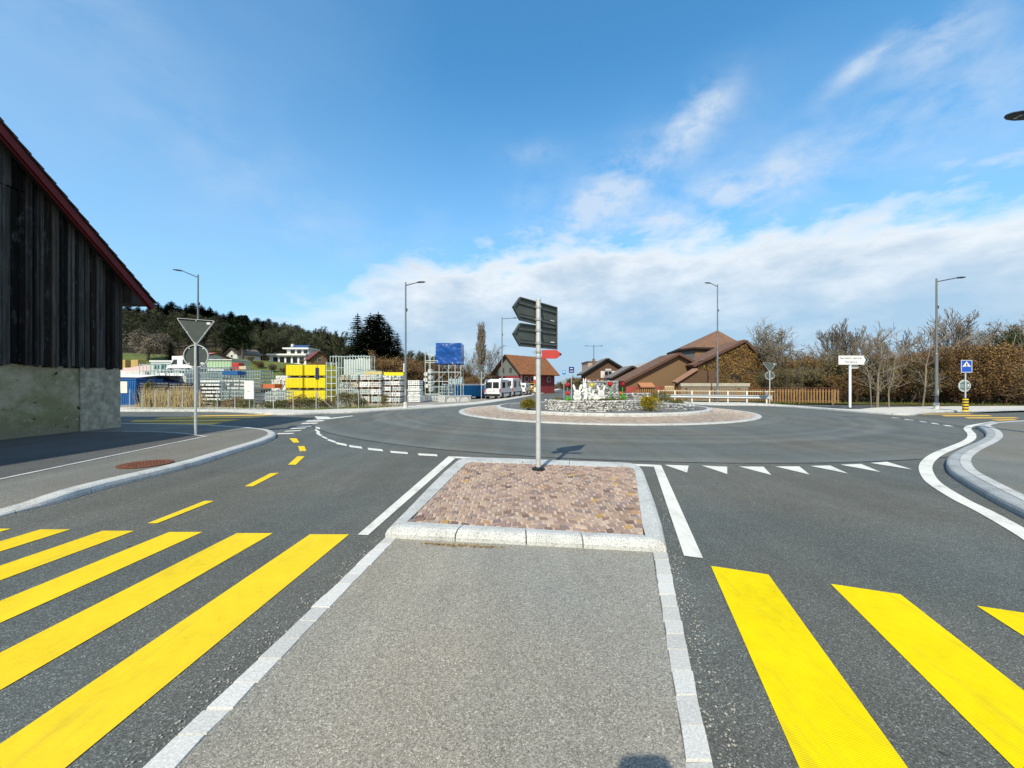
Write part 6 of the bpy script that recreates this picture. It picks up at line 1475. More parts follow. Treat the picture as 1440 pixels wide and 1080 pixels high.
# tarpaulin: crumpled sheet wrapped round a box
mb = MB(); x0t, x1t, zb_, zt_ = X(613)-X(631), X(648.5)-X(631), ZZ(511.5), ZZ(482.5); per = []
for i in range(120):
    f = i/120*4; s_ = int(f); k = f-s_; c = [(x0t, -.15), (x1t, -.15), (x1t, 2.2), (x0t, 2.2)]; p, q = c[s_], c[(s_+1) % 4]; per.append((p[0]+(q[0]-p[0])*k, p[1]+(q[1]-p[1])*k))
rows = []
for j in range(33):
    z = zb_ + (zt_-zb_)*j/32 ; fl_ = 1 + .05*(1-j/32)**2
    rows.append([(x*fl_ + .08*mn.noise((x*2, z*2, 1)), y*fl_ + .14*mn.noise((x*.9, z*.8, y*2)) + .05*mn.noise((x*2.2 + z*1.5, z*2, y*2)), z + (.10*mn.noise((x*2, y*2, 5)) if j == 0 else 0)) for x, y in per])
mb.grid(rows, 0, True); mb.face(rows[-1])
t = NT('blue_tarpaulin'); n = t.noise(2.2, 5, .6); t.bump(t.noise(.8, 5, .55, stretch=(1, 1, 1.8)), .55, .25); o = mb.build('tarpaulin', t.fin(t.ramp(n, [(.3, (.006, .045, .24)), (.7, (.012, .10, .36))]), .22, 0, .6), None, True); o.location = (X(631), Y, 0); tag(o, 'shiny crumpled bright blue tarpaulin wrapped round the tower top', 'tarpaulin')
rn = random.Random(6)
for i, (px, py, s_) in enumerate(((604, 522, .27), (604.5, 531, .27), (604, 539.5, .27), (605, 548, .27), (596.5, 526, .24), (596, 534, .24), (597.5, 543, .24))):
    mb = MB(); mb.lathe((0, 0, 0), [(0, -.02), (s_*.8, -.02), (s_, .08), (s_, 1.0), (s_*.8, 1.1), (0, 1.1)], 22, axis='y'); o = mb.build('barrel', M['offwhite'], None, True); o.location = (X(px), Y + .25 + (.0 if i < 4 else .5), ZZ(py)); tag(o, 'white drum lying in the racks of the scaffold tower, drawn in rows', 'drum', 'white drums in the scaffold tower') if False else tag(o, ('second white drum from the top of the right row in the scaffold tower' if i == 1 else 'topmost white drum of the right row in the scaffold tower' if i == 0 else 'third white drum from the top of the right row' if i == 2 else 'lowest white drum of the right row in the scaffold tower' if i == 3 else 'topmost white drum of the left row in the scaffold tower' if i == 4 else 'middle white drum of the left row in the scaffold tower' if i == 5 else 'lowest white drum of the left row in the scaffold tower'), 'drum', 'white drums in the scaffold tower')
frame_rack('scaffold_frame_stack', 'crates of zinc frames at the foot of the scaffold tower', 598, 616, 555.5, 38.5, 1.2, 6, M['zinc_pale'], 3)
frame_rack('scaffold_frame_stack', 'green grey scaffold frames between tower and blue container', 609, 637, 541, 42.5, 1.2, 8, M['zinc_green'], 4)

# notice board by the fence, small posts
b = G(350.5, 577, .1); r = thing('notice_board', 'tall white notice board on a post in front of the yard fence', 'notice board', (b.x, b.y, .05)); Y = b.y
mb = MB(); mb.tube((0, .03, 0), (0, .03, 2.0), .03, .03, 8); mb.build('post', M['galv'], r); mb = MB(); w = 6.6/F*Y; mb.bx(-w, w, -.03, 0, A(0, 561, Y).z - .05, A(0, 535.3, Y).z - .05); bd = mb.build('board', M['white'], r)
mb = MB(); mb.box((-.02, -.033, 1.28), (.20, .004, .06)); mb.build('print', pm('faint_print', (.5, .52, .55)), bd)
b = G(438, 545); r = thing('pole_box', 'white switch box on a pole before the slatted container', 'switch box', (A(569, 545, 33).x, 33, .05)); mb = MB(); mb.bx(-.12, .12, 0, .2, A(0, 524, 33).z, A(0, 511.5, 33).z); mb.build('box', M['offwhite'], r); mb = MB(); mb.tube((0, .1, 0), (0, .1, A(0, 512, 33).z), .05, .05, 8); mb.build('pole', M['galv'], r)
# wire fence along the pavement
fpx = [(180, 573.5), (250, 575.5), (330, 576.5), (410, 577), (436.5, 576.5), (464.7, 575.5), (491, 574.5), (518.5, 573.5), (533.7, 573), (556, 572)]
fpt = [G(x, y, .1) + Vector((0, .12, 0)) for x, y in fpx]; r = thing('wire_fence', 'low wire mesh fence on thin grey posts along the far pavement', 'wire fence', tuple(fpt[0])); o0 = fpt[0]
P = resample([Vector((p.x, p.y, .05)) for p in fpt], 1.35)
for i, p in enumerate(P): mb = MB(); mb.tube(p-o0, p-o0 + Vector((0, 0, 1.36)), .025, .025, 7); mb.build('post', M['galv_light'], r)
mb = MB(); q = len(P)//2 + 3; mb.tube(P[q]-o0 + Vector((0, 0, 1.1)), P[q+1]-o0 + Vector((-.3, 0, .02)), .022, .022, 7); mb.build('strut', M['galv_light'], r)
mb = MB()
for z in (.15, .45, .75, 1.05, 1.32): mb.path([p-o0 + Vector((0, -.027, z)) for p in P], .0045, 3)
for a, b in zip(P[:-1], P[1:]):
    for k in range(9): c = a.lerp(b, k/9) - o0; mb.tube(c + Vector((0, -.022, .1)), c + Vector((0, -.022, 1.32)), .0035, .0035, 3, 0, False)
mb.build('wire_mesh', M['wire'], r)
a = A(538, 550, 31); r = thing('hand_rail', 'small grey steel hand rail before the white slatted container', 'hand rail', (A(570, 540, 31.5).x, 31.5, .05)); w = A(592, 540, 31.5).x - A(570, 540, 31.5).x
mb = MB(); [mb.tube((x, 0, 0), (x, 0, 1.25), .025, .025, 8) for x in (.2,)]; mb.tube((0, 0, 1.25), (w, 0, 1.25), .025, .025, 8); mb.tube((0, 0, .75), (w, 0, .75), .02, .02, 8); mb.tube((w, 0, 0), (w, 0, 1.25), .025, .025, 8); mb.tube((w*.55, 0, 0), (w*.55, 0, 1.25), .025, .025, 8); mb.build('rails', M['galv'], r, True)

for (px, py0, py1, Y, w, mt, lab) in ((374, 546, 540, 33, .55, pm('orange_red_crate', (.55, .16, .07), (.45, .12, .05)), 'orange red plastic crate left of the white piles'), (320, 527, 521.5, 35, .7, M['container_blue'], 'small blue crate on the green grey frames'), (552, 528, 523.5, 35.5, .9, M['panel_yellow'], 'flat yellow crate lying on the white stack by the street lamp'), (523, 526.5, 522, 35.5, .8, pm('straw_crate', (.55, .45, .2)), 'straw coloured crate on top of the white stack')):
    a = A(px, py0, Y); h = A(px, py1, Y).z - a.z; r = thing('crate', lab, 'crate', (a.x, Y + .3, a.z)); mb = MB(); mb.bx(-w, w, 0, 1.1, 0, .08); mb.bx(-w, w, 0, .05, .081, h); mb.bx(-w, w, 1.05, 1.1, .081, h); mb.bx(-w, -w+.05, .051, 1.049, .081, h); mb.bx(w-.05, w, .051, 1.049, .081, h); mb.build('shell', mt, r)
# ------------------------------------------------------------------ trees, shrubs, woodland
M['twig'] = pm('pale_twigs', (.235, .20, .16), (.15, .125, .098), 3, .95, rnd=.12)
M['twig_brown'] = pm('brown_twigs', (.17, .105, .06), (.10, .065, .04), 3, .95, rnd=.12)
M['bark_pale'] = pm('pale_bark', (.27, .225, .16), (.15, .12, .085), 4, .95, bump=.4, stretch=(1, 1, .3), rnd=.1)
M['leaf_dead'] = leafy('dead_brown_leaves', [(.15, (.09, .056, .024)), (.5, (.215, .130, .048)), (.9, (.42, .265, .10))], .45, rnd=.32)
M['leaf_buds'] = leafy('olive_buds', [(.2, (.09, .08, .025)), (.6, (.19, .16, .05)), (.9, (.28, .23, .08))], .8)
M['leaf_ever'] = leafy('dark_evergreen', [(.15, (.012, .02, .008)), (.5, (.035, .05, .016)), (.9, (.08, .095, .03))], .8)
M['needle'] = leafy('dark_spruce_needles', [(.15, (.010, .018, .010)), (.5, (.024, .040, .018)), (.9, (.055, .075, .028))], .6)
M['needle_far'] = leafy('far_spruce_needles', [(.15, (.014, .026, .018)), (.5, (.03, .052, .030)), (.9, (.06, .085, .042))], .25)
def grow(seed, Ht, spread=.55, levels=4, trunk_r=.16, clear=.25, up=.35, kids=(2, 3), twig=.018, fork=.7, lean=0.0, dens=1.0, jit=.085):
    rn = random.Random(seed); thick, thin = [], []
    def br(p, d, L, r, lv):
        n = max(2, 5 - lv); q = p
        for i in range(n):
            d = (d + Vector((rn.gauss(0, jit), rn.gauss(0, jit), rn.gauss(0, jit*.6) + up*.09*(lv > 0)))).normalized()
            e = q + d*(L/n); r1 = max(twig, r*(1 - .55*(i+1)/n)); r0 = max(twig, r*(1 - .55*i/n))
            (thick if lv <= 1 else thin).append((q, e, r0, r1)); q = e
            if lv < levels and (lv > 0 or (i+1)/n > clear):
                for k in range(rn.randint(*kids) if rn.random() < dens else 1):
                    a = rn.uniform(0, 6.283); s_ = d.orthogonal().normalized(); s_ = Matrix.Rotation(a, 3, d) @ s_
                    nd = (d*(1-spread) + s_*spread + Vector((0, 0, up*.3))).normalized()
                    br(q, nd, L*fork*rn.uniform(.55, .95)*(1 - .25*(i/n)), max(twig, r1*.55), lv+1)
    br(Vector((0, 0, -.1)), Vector((rn.gauss(0, .04) + lean, rn.gauss(0, .04), 1)).normalized(), Ht*.62, trunk_r, 0)
    return thick, thin
def scale_to(thick, thin, Ht):
    m = max(e.z for _, e, _, _ in thick + thin); k = Ht/m
    f = lambda L: [(a*k, b*k, r0, r1) for a, b, r0, r1 in L]
    return f(thick), f(thin)
def tube_mesh(name, segs, n, mat):
    mb = MB()
    for a, b, r0, r1 in segs: mb.tube(a, b, r0, r1, n, 0, False)
    return mb.mesh(name, mat, n > 3)
def leaves_on(segs, k, L, rn, jit=.25):
    mb = MB()
    for a, b, _, _ in segs:
        for i in range(k if isinstance(k, int) else (1 if rn.random() < k else 0)):
            p = a.lerp(b, rn.random()) + Vector((rn.gauss(0, jit), rn.gauss(0, jit), rn.gauss(0, jit)))
            if p.z < .1: continue
            u = Vector((rn.gauss(0, 1), rn.gauss(0, 1), rn.gauss(-.2, 1))).normalized(); s_ = u.orthogonal().normalized(); s_ = Matrix.Rotation(rn.uniform(0, 6.3), 3, u) @ s_; l = L*rn.uniform(.6, 1.4)
            mb.face([p, p + u*l*.5 + s_*l*.33, p + u*l, p + u*l*.5 - s_*l*.33])
    return mb
def proto(name, thick, thin, trunk_mat, twig_mat, leaf=None, nt=6):
    return (tube_mesh(name + '_trunk', thick, nt, trunk_mat), tube_mesh(name + '_twigs', thin, 3, twig_mat), leaf)
def plant(pr, name, label, cat, loc, rz, sc, group):
    r = thing(name, label, cat, loc, rz, group); r.scale = sc if isinstance(sc, tuple) else (sc,)*3
    o = bpy.data.objects.new('trunk', pr[0]); COL.objects.link(o); o.parent = r
    o = bpy.data.objects.new('crown', pr[1]); COL.objects.link(o); o.parent = r
    if pr[2]: l = bpy.data.objects.new('leaves', pr[2]); COL.objects.link(l); l.parent = o
    return r
PR = {}
for i in range(3):                     # wide bare trees
    a, b = scale_to(*grow(40+i, 9, .42, 4, .15, .18, .42, (1, 2), .018, .82), 9.0); PR['bare%d' % i] = proto('bare', a, b, M['bark'], M['twig'])
for i in range(2):                     # slim upright trees
    a, b = scale_to(*grow(60+i, 9, .34, 3, .10, .12, .55, (2, 3), .018, .62), 9.0); PR['slim%d' % i] = proto('slim', a, b, M['bark_pale'], M['twig'])
a, b = scale_to(*grow(75, 9, .58, 4, .16, .2, .35, (2, 3), .017), 9.0); PR['bud'] = proto('bud', a, b, M['bark'], M['twig'], leaves_on(b, .5, .09, random.Random(1)).mesh('buds', M['leaf_buds']))
for i in range(4):                     # brown thicket shrubs: many stems, dead leaves
    rn = random.Random(90+i); th, tn = [], []
    for k in range(7):
        a, b = grow(200 + i*10 + k, 4.6, .5, 3, .05, .1, .35, (2, 3), .014, .72); s_ = Vector((rn.gauss(0, .5), rn.gauss(0, .5), 0)); ln = Matrix.Rotation(rn.gauss(0, .22), 3, 'X') @ Matrix.Rotation(rn.gauss(0, .22), 3, 'Y'); kk = rn.uniform(.75, 1.25)
        th += [(ln @ p*kk + s_, ln @ q*kk + s_, r0, r1) for p, q, r0, r1 in a]; tn += [(ln @ p*kk + s_, ln @ q*kk + s_, r0, r1) for p, q, r0, r1 in b]
    th, tn = scale_to(th, tn, 5.0); PR['thick%d' % i] = proto('shrub', th, tn, M['twig_brown'], M['twig_brown'], leaves_on([q for q in tn if q[0].z > .9 + 1.4*rn.random()], 1 if i % 2 else 2, .085, rn, .16).mesh('dead_leaves', M['leaf_dead']), 4)
for i in range(2):                     # twiggy shrubs with few leaves
    rn = random.Random(120+i); th, tn = [], []
    for k in range(8):
        a, b = grow(300 + i*10 + k, 4.6, .45, 3, .045, .1, .5, (2, 3), .014, .72); s_ = Vector((rn.gauss(0, .5), rn.gauss(0, .5), 0)); ln = Matrix.Rotation(rn.gauss(0, .2), 3, 'X') @ Matrix.Rotation(rn.gauss(0, .2), 3, 'Y')
        th += [(ln @ p + s_, ln @ q + s_, r0, r1) for p, q, r0, r1 in a]; tn += [(ln @ p + s_, ln @ q + s_, r0, r1) for p, q, r0, r1 in b]
    th, tn = scale_to(th, tn, 5.0); PR['twiggy%d' % i] = proto('shrub', th, tn, M['bark'], M['twig'], leaves_on(tn, .8, .12, rn, .2).mesh('sparse_leaves', M['leaf_buds']), 4)
rn = random.Random(31)
a, b = scale_to(*grow(81, 9, .6, 4, .16, .1, .3, (2, 3), .017), 9.0); PR['ever'] = proto('ever', a, b, M['bark'], M['twig'], leaves_on(b, 3, .26, rn, .3).mesh('evergreen_leaves', M['leaf_ever']))
def conifer_mesh(seed, Ht, Rm, whorls, per, name, droop=.25, taper=.85, size=1.0):
    rn = random.Random(seed); mb = MB()
    for w in range(whorls):
        f = w/(whorls-1); z = Ht*(.06 + .93*f); Rr = Rm*((1-f)**taper)*rn.uniform(.8, 1.15) + .12
        for k in range(per):
            a = 6.283*(k + rn.random()*.8)/per + w*1.3; L = Rr*rn.uniform(.65, 1.2); u = Vector((math.cos(a), math.sin(a), 0)); s_ = Vector((-u.y, u.x, 0)); n = 4
            for j in range(n):
                g0 = j/n; p = u*(L*g0) + Vector((0, 0, z - droop*L*g0*g0)); ln = L/n*1.9; wd = (.16 + .22*L*(1-g0)*.6)*size
                for sgn in (-1, 1, 0):
                    d = (u + s_*sgn*rn.uniform(.5, 1.1) + Vector((0, 0, rn.uniform(-.55, .15)))).normalized(); q = s_*(wd*.35) if sgn == 0 else (u*wd*.35); zz = Vector((0, 0, rn.uniform(-.1, .1)))
                    mb.face([p - q + zz, p + q + zz, p + d*ln*rn.uniform(.6, 1.1) + zz])
    mb.face([(-.1, 0, Ht*.95), (.1, 0, Ht*.95), (0, 0, Ht*1.03)])
    return mb.mesh(name, M['needle'])
def trunk_mesh(h, r): mb = MB(); mb.tube((0, 0, -.5), (0, 0, h), r, r*.2, 7); return mb.mesh('conifer_trunk', M['bark'])
CON = [(trunk_mesh(17, .28), conifer_mesh(i, 18, (4.4, 3.9, 5.0)[i], 30, 13, 'conifer_crown', .3, (.66, .72, .58)[i], 2.2), None) for i in range(3)]
PINE = []
def pine_mesh(seed, Ht):
    rn = random.Random(seed); mb = MB()
    for i in range(11):
        f = rn.uniform(.15, 1); c = Vector((rn.gauss(0, 2.4)*(1.15-f), rn.gauss(0, 2.2)*(1.15-f), Ht*(.25 + .70*f))); Rr = rn.uniform(1.6, 3.2)*(1.25-f*.7)
        for k in range(230):
            d = Vector((rn.gauss(0, 1), rn.gauss(0, 1), rn.gauss(.1, .75))).normalized(); p = c + d*Rr*rn.uniform(.5, 1.05); p.z = max(.6, p.z); u = (d + Vector((rn.gauss(0, .6), rn.gauss(0, .6), rn.gauss(0, .5)))).normalized(); s_ = u.orthogonal()*.28; L = rn.uniform(.5, 1.0)
            mb.face([p - s_, p + s_, p + u*L])
    return mb.mesh('pine_crown', M['needle'])
PINE = (trunk_mesh(15, .4), pine_mesh(5, 17), None)

# ---- thicket behind the right pavement
rn = random.Random(77); tg = 'brown shrubs of the thicket behind the right pavement'
def wx(px, Y): return (px-720)/F*Y
row = []
for px, Y, top, kind in ((1100, 39, 512, 'twiggy0'), (1122, 40, 505, 'thick0'), (1143, 39.5, 498, 'twiggy1'), (1162, 38.6, 500, 'thick1'), (1183, 37.5, 502, 'twiggy0'), (1205, 36.5, 500, 'thick2'), (1228, 36, 498, 'twiggy1'), (1250, 36, 492, 'thick3'), (1272, 35.5, 495, 'twiggy0'),
                         (1294, 35.2, 488, 'thick0'), (1316, 35, 486, 'thick1'), (1338, 34.5, 487, 'thick2'), (1360, 34, 486, 'thick3'), (1384, 33.5, 490, 'thick0'), (1407, 33.5, 500, 'thick1'), (1430, 33, 508, 'twiggy1'), (1456, 33, 500, 'thick2'), (1484, 33, 495, 'thick3'), (1515, 33, 490, 'twiggy0')): row.append((px, Y, top, kind))
for px, Y, top, kind in ((1110, 44, 508, 'twiggy1'), (1136, 44, 503, 'thick3'), (1168, 43, 500, 'twiggy0'), (1198, 42, 500, 'thick1'), (1232, 41.5, 497, 'twiggy1'), (1264, 41, 494, 'thick3'), (1300, 40, 490, 'thick0'), (1332, 40, 490, 'thick1'), (1366, 39, 487, 'thick3'), (1400, 38.5, 486, 'twiggy0'), (1440, 38, 486, 'thick2'), (1480, 38, 486, 'thick1')): row.append((px, Y, top, kind))
desc = {'thick0': 'dense brown leafy shrub', 'thick1': 'bushy copper brown shrub', 'thick2': 'wide rusty brown shrub', 'thick3': 'tall dead leaved shrub', 'twiggy0': 'open grey twiggy shrub', 'twiggy1': 'pale branchy shrub'}
def where(px):
    for lim, s_ in ((1112, 'beside the ivy gable'), (1132, 'behind the short wooden fence, left part'), (1152, 'behind the middle of the short wooden fence'), (1173, 'behind the right end of the short wooden fence'), (1194, 'behind the white arrow sign'), (1217, 'just right of the white arrow sign'), (1240, 'left of the pale forked trunk'), (1262, 'right of the pale forked trunk'), (1284, 'midway between arrow sign and lamp'), (1306, 'left of the right hand street lamp'), (1327, 'behind the right hand street lamp'), (1349, 'between the lamp and the crossing sign'), (1372, 'behind the blue crossing sign'), (1396, 'right of the blue crossing sign'), (1420, 'near the right edge of the view'), (9999, 'at the right edge of the view')):
        if px < lim: return s_
used = {}
for i, (px, Y, top, kind) in enumerate(row):
    top += rn.gauss(0, 6); h = H + (540-top)/F*Y; lab = desc[kind] + (' in front ' if i < 19 else ' at the back ') + where(px)
    plant(PR[kind], 'shrub', lab, 'shrub', (wx(px, Y), Y, 0), rn.uniform(0, 6.28), (rn.uniform(.95, 1.2)*h/5, rn.uniform(.9, 1.1)*h/5, h/5), tg)
bg_ = 'bare trees around the right side'
for px, Y, top, kind, lab in ((1077, 46, 446, 'bare0', 'wide bare tree rising behind the ivy gable'), (1096, 44, 456, 'bud', 'budding tree with a rounded crown behind the short fence'), (1112, 47, 462, 'bare1', 'smaller bare tree right of the budding tree'),
    (1150, 52, 476, 'bare2', 'low bare tree behind the fence end'), (1172, 58, 452, 'slim0', 'slim upright bare tree left of the white arrow sign'), (1184, 60, 447, 'slim1', 'slim bare tree just left of the white arrow sign, tallest of its cluster'), (1196, 58, 452, 'slim0', 'slim bare tree rising straight above the white arrow sign'), (1208, 59, 457, 'slim1', 'slim bare tree right above the tip of the arrow sign'), (1222, 52, 466, 'bare0', 'bare tree leaning right of the arrow sign'),
    (1238, 50, 462, 'slim1', 'thin bare tree midway between arrow sign and lamp'), (1252, 51, 466, 'slim0', 'thinner bare tree right of the midway tree'), (1301, 42, 446, 'bare1', 'fan shaped bare tree left of the right hand lamp pole'), (1326, 44, 436, 'slim0', 'tall upright bare tree directly behind the right hand lamp pole'), (1342, 43, 439, 'bare2', 'tall spreading bare tree right of the lamp pole'), (1366, 46, 452, 'bare0', 'bare tree above the blue crossing sign'),
    (1388, 44, 456, 'bare1', 'bare tree right of the crossing sign'), (1412, 42, 447, 'bud', 'budding tree near the right edge'), (1452, 40, 432, 'bare2', 'bare tree cut by the right edge'), (1490, 40, 440, 'bare0', 'bare tree outside the right edge'),
    (655, 78, 486, 'bare1', 'grey bare tree right behind the blue tarpaulin'), (694, 86, 480, 'bare2', 'grey bare tree left of the red farmhouse'), (701, 84, 492, 'bare0', 'low bare tree against the farmhouse gable'), (668, 90, 500, 'bare0', 'small bare tree left of the poplar'), (641, 74, 497, 'bare2', 'bare tree behind the tower uprights')):
    h = H + (540-top)/F*Y; plant(PR[kind], 'bare_tree', lab, 'tree', (wx(px, Y), Y, 0), rn.uniform(0, 6.28), (h/9*rn.uniform(.9, 1.1),)*2 + (h/9,), bg_)
for px, Y, top, lab in ((1437, 37, 462, 'dark evergreen tree at the right edge'), (1100, 42, 512, 'dark green holly behind the give way sign by the fence')):
    h = H + (540-top)/F*Y; plant(PR['ever'], 'evergreen_tree', lab, 'tree', (wx(px, Y), Y, 0), rn.uniform(0, 6), (h/9*.8, h/9*.8, h/9), None)
# single pale trunks standing before the thicket
def pale_trunk(px, pyb, pts, rad, label):
    b = G(px, pyb, .1); Y = b.y; r = thing('bare_tree', label, 'tree', (b.x, b.y + .4, 0), 0, 'pale trunks before the thicket'); mb = MB(); P = [Vector((0, 0, -.05))] + [Vector(((x-px)/F*Y, rn.uniform(-.2, .2), H + (540-y)/F*Y)) for x, y in pts]
    n = len(P)
    for i in range(n-1): mb.tube(P[i], P[i+1], rad*(1-.7*i/n), rad*(1-.7*(i+1)/n), 8, 0, False)
    mb.build('trunk', M['bark_pale'], r, True); mb = MB()
    for i in range(1, n):
        for k in range(4):
            d = Vector((rn.gauss(0, .6), rn.gauss(0, .5), rn.uniform(.4, 1.1))); q = P[i] + d*rn.uniform(.8, 1.8); mb.tube(P[i], q, rad*.28, .014, 4, 0, False)
            for m_ in range(4): mb.tube(P[i].lerp(q, .3 + .2*m_), P[i].lerp(q, .3 + .2*m_) + Vector((rn.gauss(0, .5), rn.gauss(0, .4), rn.uniform(.2, .9))), .014, .008, 3, 0, False)
    mb.build('crown', M['twig'], r)
pale_trunk(1241, 574, ((1243, 550), (1246, 525), (1244, 505), (1248, 480)), .085, 'thick pale trunk in the thicket right of the arrow sign')
pale_trunk(1233, 574, ((1230, 550), (1226, 525), (1220, 500)), .04, 'thin pale trunk leaning left beside the thick pale trunk')
pale_trunk(1258, 574, ((1258, 550), (1262, 530), (1268, 505)), .045, 'thin grey trunk right of the thick pale trunk')
pale_trunk(1305, 570, ((1306, 545), (1311, 515), (1314, 490), (1318, 470)), .065, 'birch like white trunk left of the right hand lamp')
pale_trunk(1322, 558, ((1335, 545), (1342, 530), (1344, 515)), .07, 'curved pale branch trunk right of the lamp pole')
pale_trunk(1418, 566, ((1422, 520), (1430, 490), (1438, 470)), .055, 'slanting pale trunk near the right edge')
# poplar, spruces, hill trees
a, b = [], []; rn = random.Random(3); q = Vector((0, 0, -.1))
for i in range(12): e = Vector((rn.gauss(0, .03), rn.gauss(0, .03), (i+1)*1.0)); a.append((q, e, .2*(1-i/14), .2*(1-(i+1)/14))); q = e
for i in range(150):
    z = rn.uniform(1.6, 11.2); an = rn.uniform(0, 6.28); L = rn.uniform(1.8, 3.4)*(1 - .45*abs(z-5.5)/6); p0 = Vector((0, 0, z)); d = Vector((math.cos(an), math.sin(an), 2.2))
    for k in range(4):
        d = (d + Vector((rn.gauss(0, .1), rn.gauss(0, .1), .9))).normalized(); e = p0 + d*L/4; b.append((p0, e, .035, .028)); p0 = e
        for m_ in range(2): b.append((e, e + (d + Vector((rn.gauss(0, .3), rn.gauss(0, .3), .3))).normalized()*.6, .026, .02))
a, b = scale_to(a, b, 13.0)
b = [(p, q, r0, r1) for p, q, r0, r1 in b]; p = A(677, 540, 66); h = H + (540-452)/F*66
plant(proto('poplar', a, b, M['bark_pale'], M['twig'], None), 'poplar_tree', 'bare columnar poplar standing alone left of the vans', 'tree', (p.x, 66, 0), 0, (h/13*1.6, h/13*1.6, h/13), None)
for px, top, Y, k, w, lab in ((503, 441, 92, 1, .9, 'leftmost spruce of the dark group above the scaffold frames'), (521, 440, 90, 0, 1.0, 'tall dark spruce at the centre left of the group'), (532, 439, 93, 2, 1.0, 'tallest dark spruce of the group left of the street lamp'), (546, 456, 91, 0, .9, 'lower dark spruce at the right flank of the group'), (559, 468, 92, 1, .8, 'small dark spruce right of the group by the street lamp'), (512, 462, 88, 2, .8, 'broad low spruce in front of the dark group')):
    x = wx(px, Y); g = hill(x, Y) ; h = H + (540-top)/F*Y - g; plant(CON[k], 'spruce_tree', lab, 'tree', (x, Y, g), rn.uniform(0, 6), (1.75*w*h/18, 1.75*w*h/18, h/18), 'dark spruces behind the yard')
for px, top, Y, k, w, lab in ((341, 441, 118, 'P', 1.25, 'massive dark pine rising above the pale green shed'), (240, 480, 100, 2, 1.2, 'dark rounded conifer right of the orchard tree'), (466, 484, 118, 0, .9, 'small dark spruce left of the scaffold frame rack'), (322, 452, 150, 1, 1.2, 'dark spruce just left of the massive pine'), (366, 458, 160, 0, 1.0, 'spruce just right of the massive pine'), (447, 466, 190, 1, 1, 'spruce above the dark red roof'), (461, 464, 190, 0, 1, 'spruce right of the one above the dark red roof'), (437, 468, 180, 2, 1, 'broad spruce above the white modern house')):
    x = wx(px, Y); g = hill(x, Y); h = H + (540-top)/F*Y - g; pr = PINE if k == 'P' else CON[k]; hh = 17 if k == 'P' else 18
    plant(pr, 'conifer_tree', lab, 'tree', (x, Y, g), rn.uniform(0, 6), (w*h/hh, w*h/hh, h/hh), 'conifers on the hillside')
# conifers along the crest
skyl = [(180, 424), (214, 421), (222, 424), (235, 428), (241, 423), (253, 430), (262, 427), (272, 425), (283, 428), (295, 431), (304, 436), (314, 440), (325, 437), (362, 446), (371, 450), (378, 447), (388, 452), (400, 454), (409, 459), (418, 456), (426, 461), (434, 463), (444, 462), (455, 465), (470, 470), (483, 474), (575, 495), (590, 492), (600, 496), (612, 498)]
for px in range(178, 366, 6): skyl.append((px + rn.uniform(-2, 2), 431 + rn.uniform(-3, 5) + max(0, px-285)*.26))
for px in range(424, 484, 5): skyl.append((px + rn.uniform(-2, 2), 468 + rn.uniform(0, 8) + (px-424)*.12))
for i, (px, top) in enumerate(skyl):
    Y = 262 + rn.uniform(-14, 14); x = wx(px, Y); h = rn.uniform(15, 20); z = H + (540-top)/F*Y - h; g = hill(x, Y)
    if z > g: h += z - g; z = g
    k = rn.randrange(3)
    plant(CON[k], 'conifer_tree', 'dark conifer standing in the tree line along the crest of the wooded hill', 'tree', (x, Y, z), rn.uniform(0, 6), (h/18*rn.uniform(1.5, 2.1),)*2 + (h/18,), 'conifers along the crest of the hill')
# orchard tree
x = wx(208, 100); a, b = scale_to(*grow(610, 8, .72, 4, .3, .25, .12, (2, 3), .035, .8), 8.0); g = hill(x, 100); h = H + (540-462)/F*100 - g
plant(proto('orchard', a, b, M['bark'], M['twig']), 'orchard_tree', 'wide bare orchard tree standing in the meadow beside the barn', 'tree', (x, 100, g), 0, (h/8*1.1, h/8*1.1, h/8), None)
# the leafless wood on the slope: one mass nobody could count
def raw_tree(seed, Ht, lv, tw):
    a, b = scale_to(*grow(seed, Ht, .45, lv, .22, .3, .6, (2, 3), tw, .62), Ht); mb = MB()
    for p, q, r0, r1 in a + b: mb.tube(p, q, max(r0, tw), max(r1, tw*.7), 3, 0, False)
    return mb.v, mb.f
protos = [raw_tree(700+i, 14, 3, .055) for i in range(4)]
mb = MB(); rn = random.Random(99); n = 0
while n < 330:
    Y = rn.uniform(132, 240); px = rn.uniform(120, 610); x = wx(px, Y)
    if hill(x, Y) < 4: continue
    if Y < 150 and 360 < px < 470: continue
    if Y < 172 and px < 335: continue
    v, f = protos[rn.randrange(4)]; s_ = rn.uniform(.7, 1.1)*(.62 if px > 480 else 1); an = rn.uniform(0, 6.28); ca, sa = math.cos(an)*s_*1.15, math.sin(an)*s_*1.15; b0 = len(mb.v); g = hill(x, Y) - .3
    mb.v.extend([(x + p[0]*ca - p[1]*sa, Y + p[0]*sa + p[1]*ca, g + p[2]*s_) for p in v]); mb.f.extend([tuple(b0 + i for i in q) for q in f]); mb.m.extend([0]*len(f)); n += 1
t = NT('bare_wood'); c = t.ramp(t.noise(.09, 5, .7), [(.3, (.040, .046, .026)), (.5, (.078, .082, .050)), (.7, (.052, .066, .032))]); M['wood'] = t.fin(c, .95, 0, .05)
tag(mb.build('woodland', M['wood']), 'bare grey brown wood covering the hillside behind the yard', 'wood', kind='stuff')
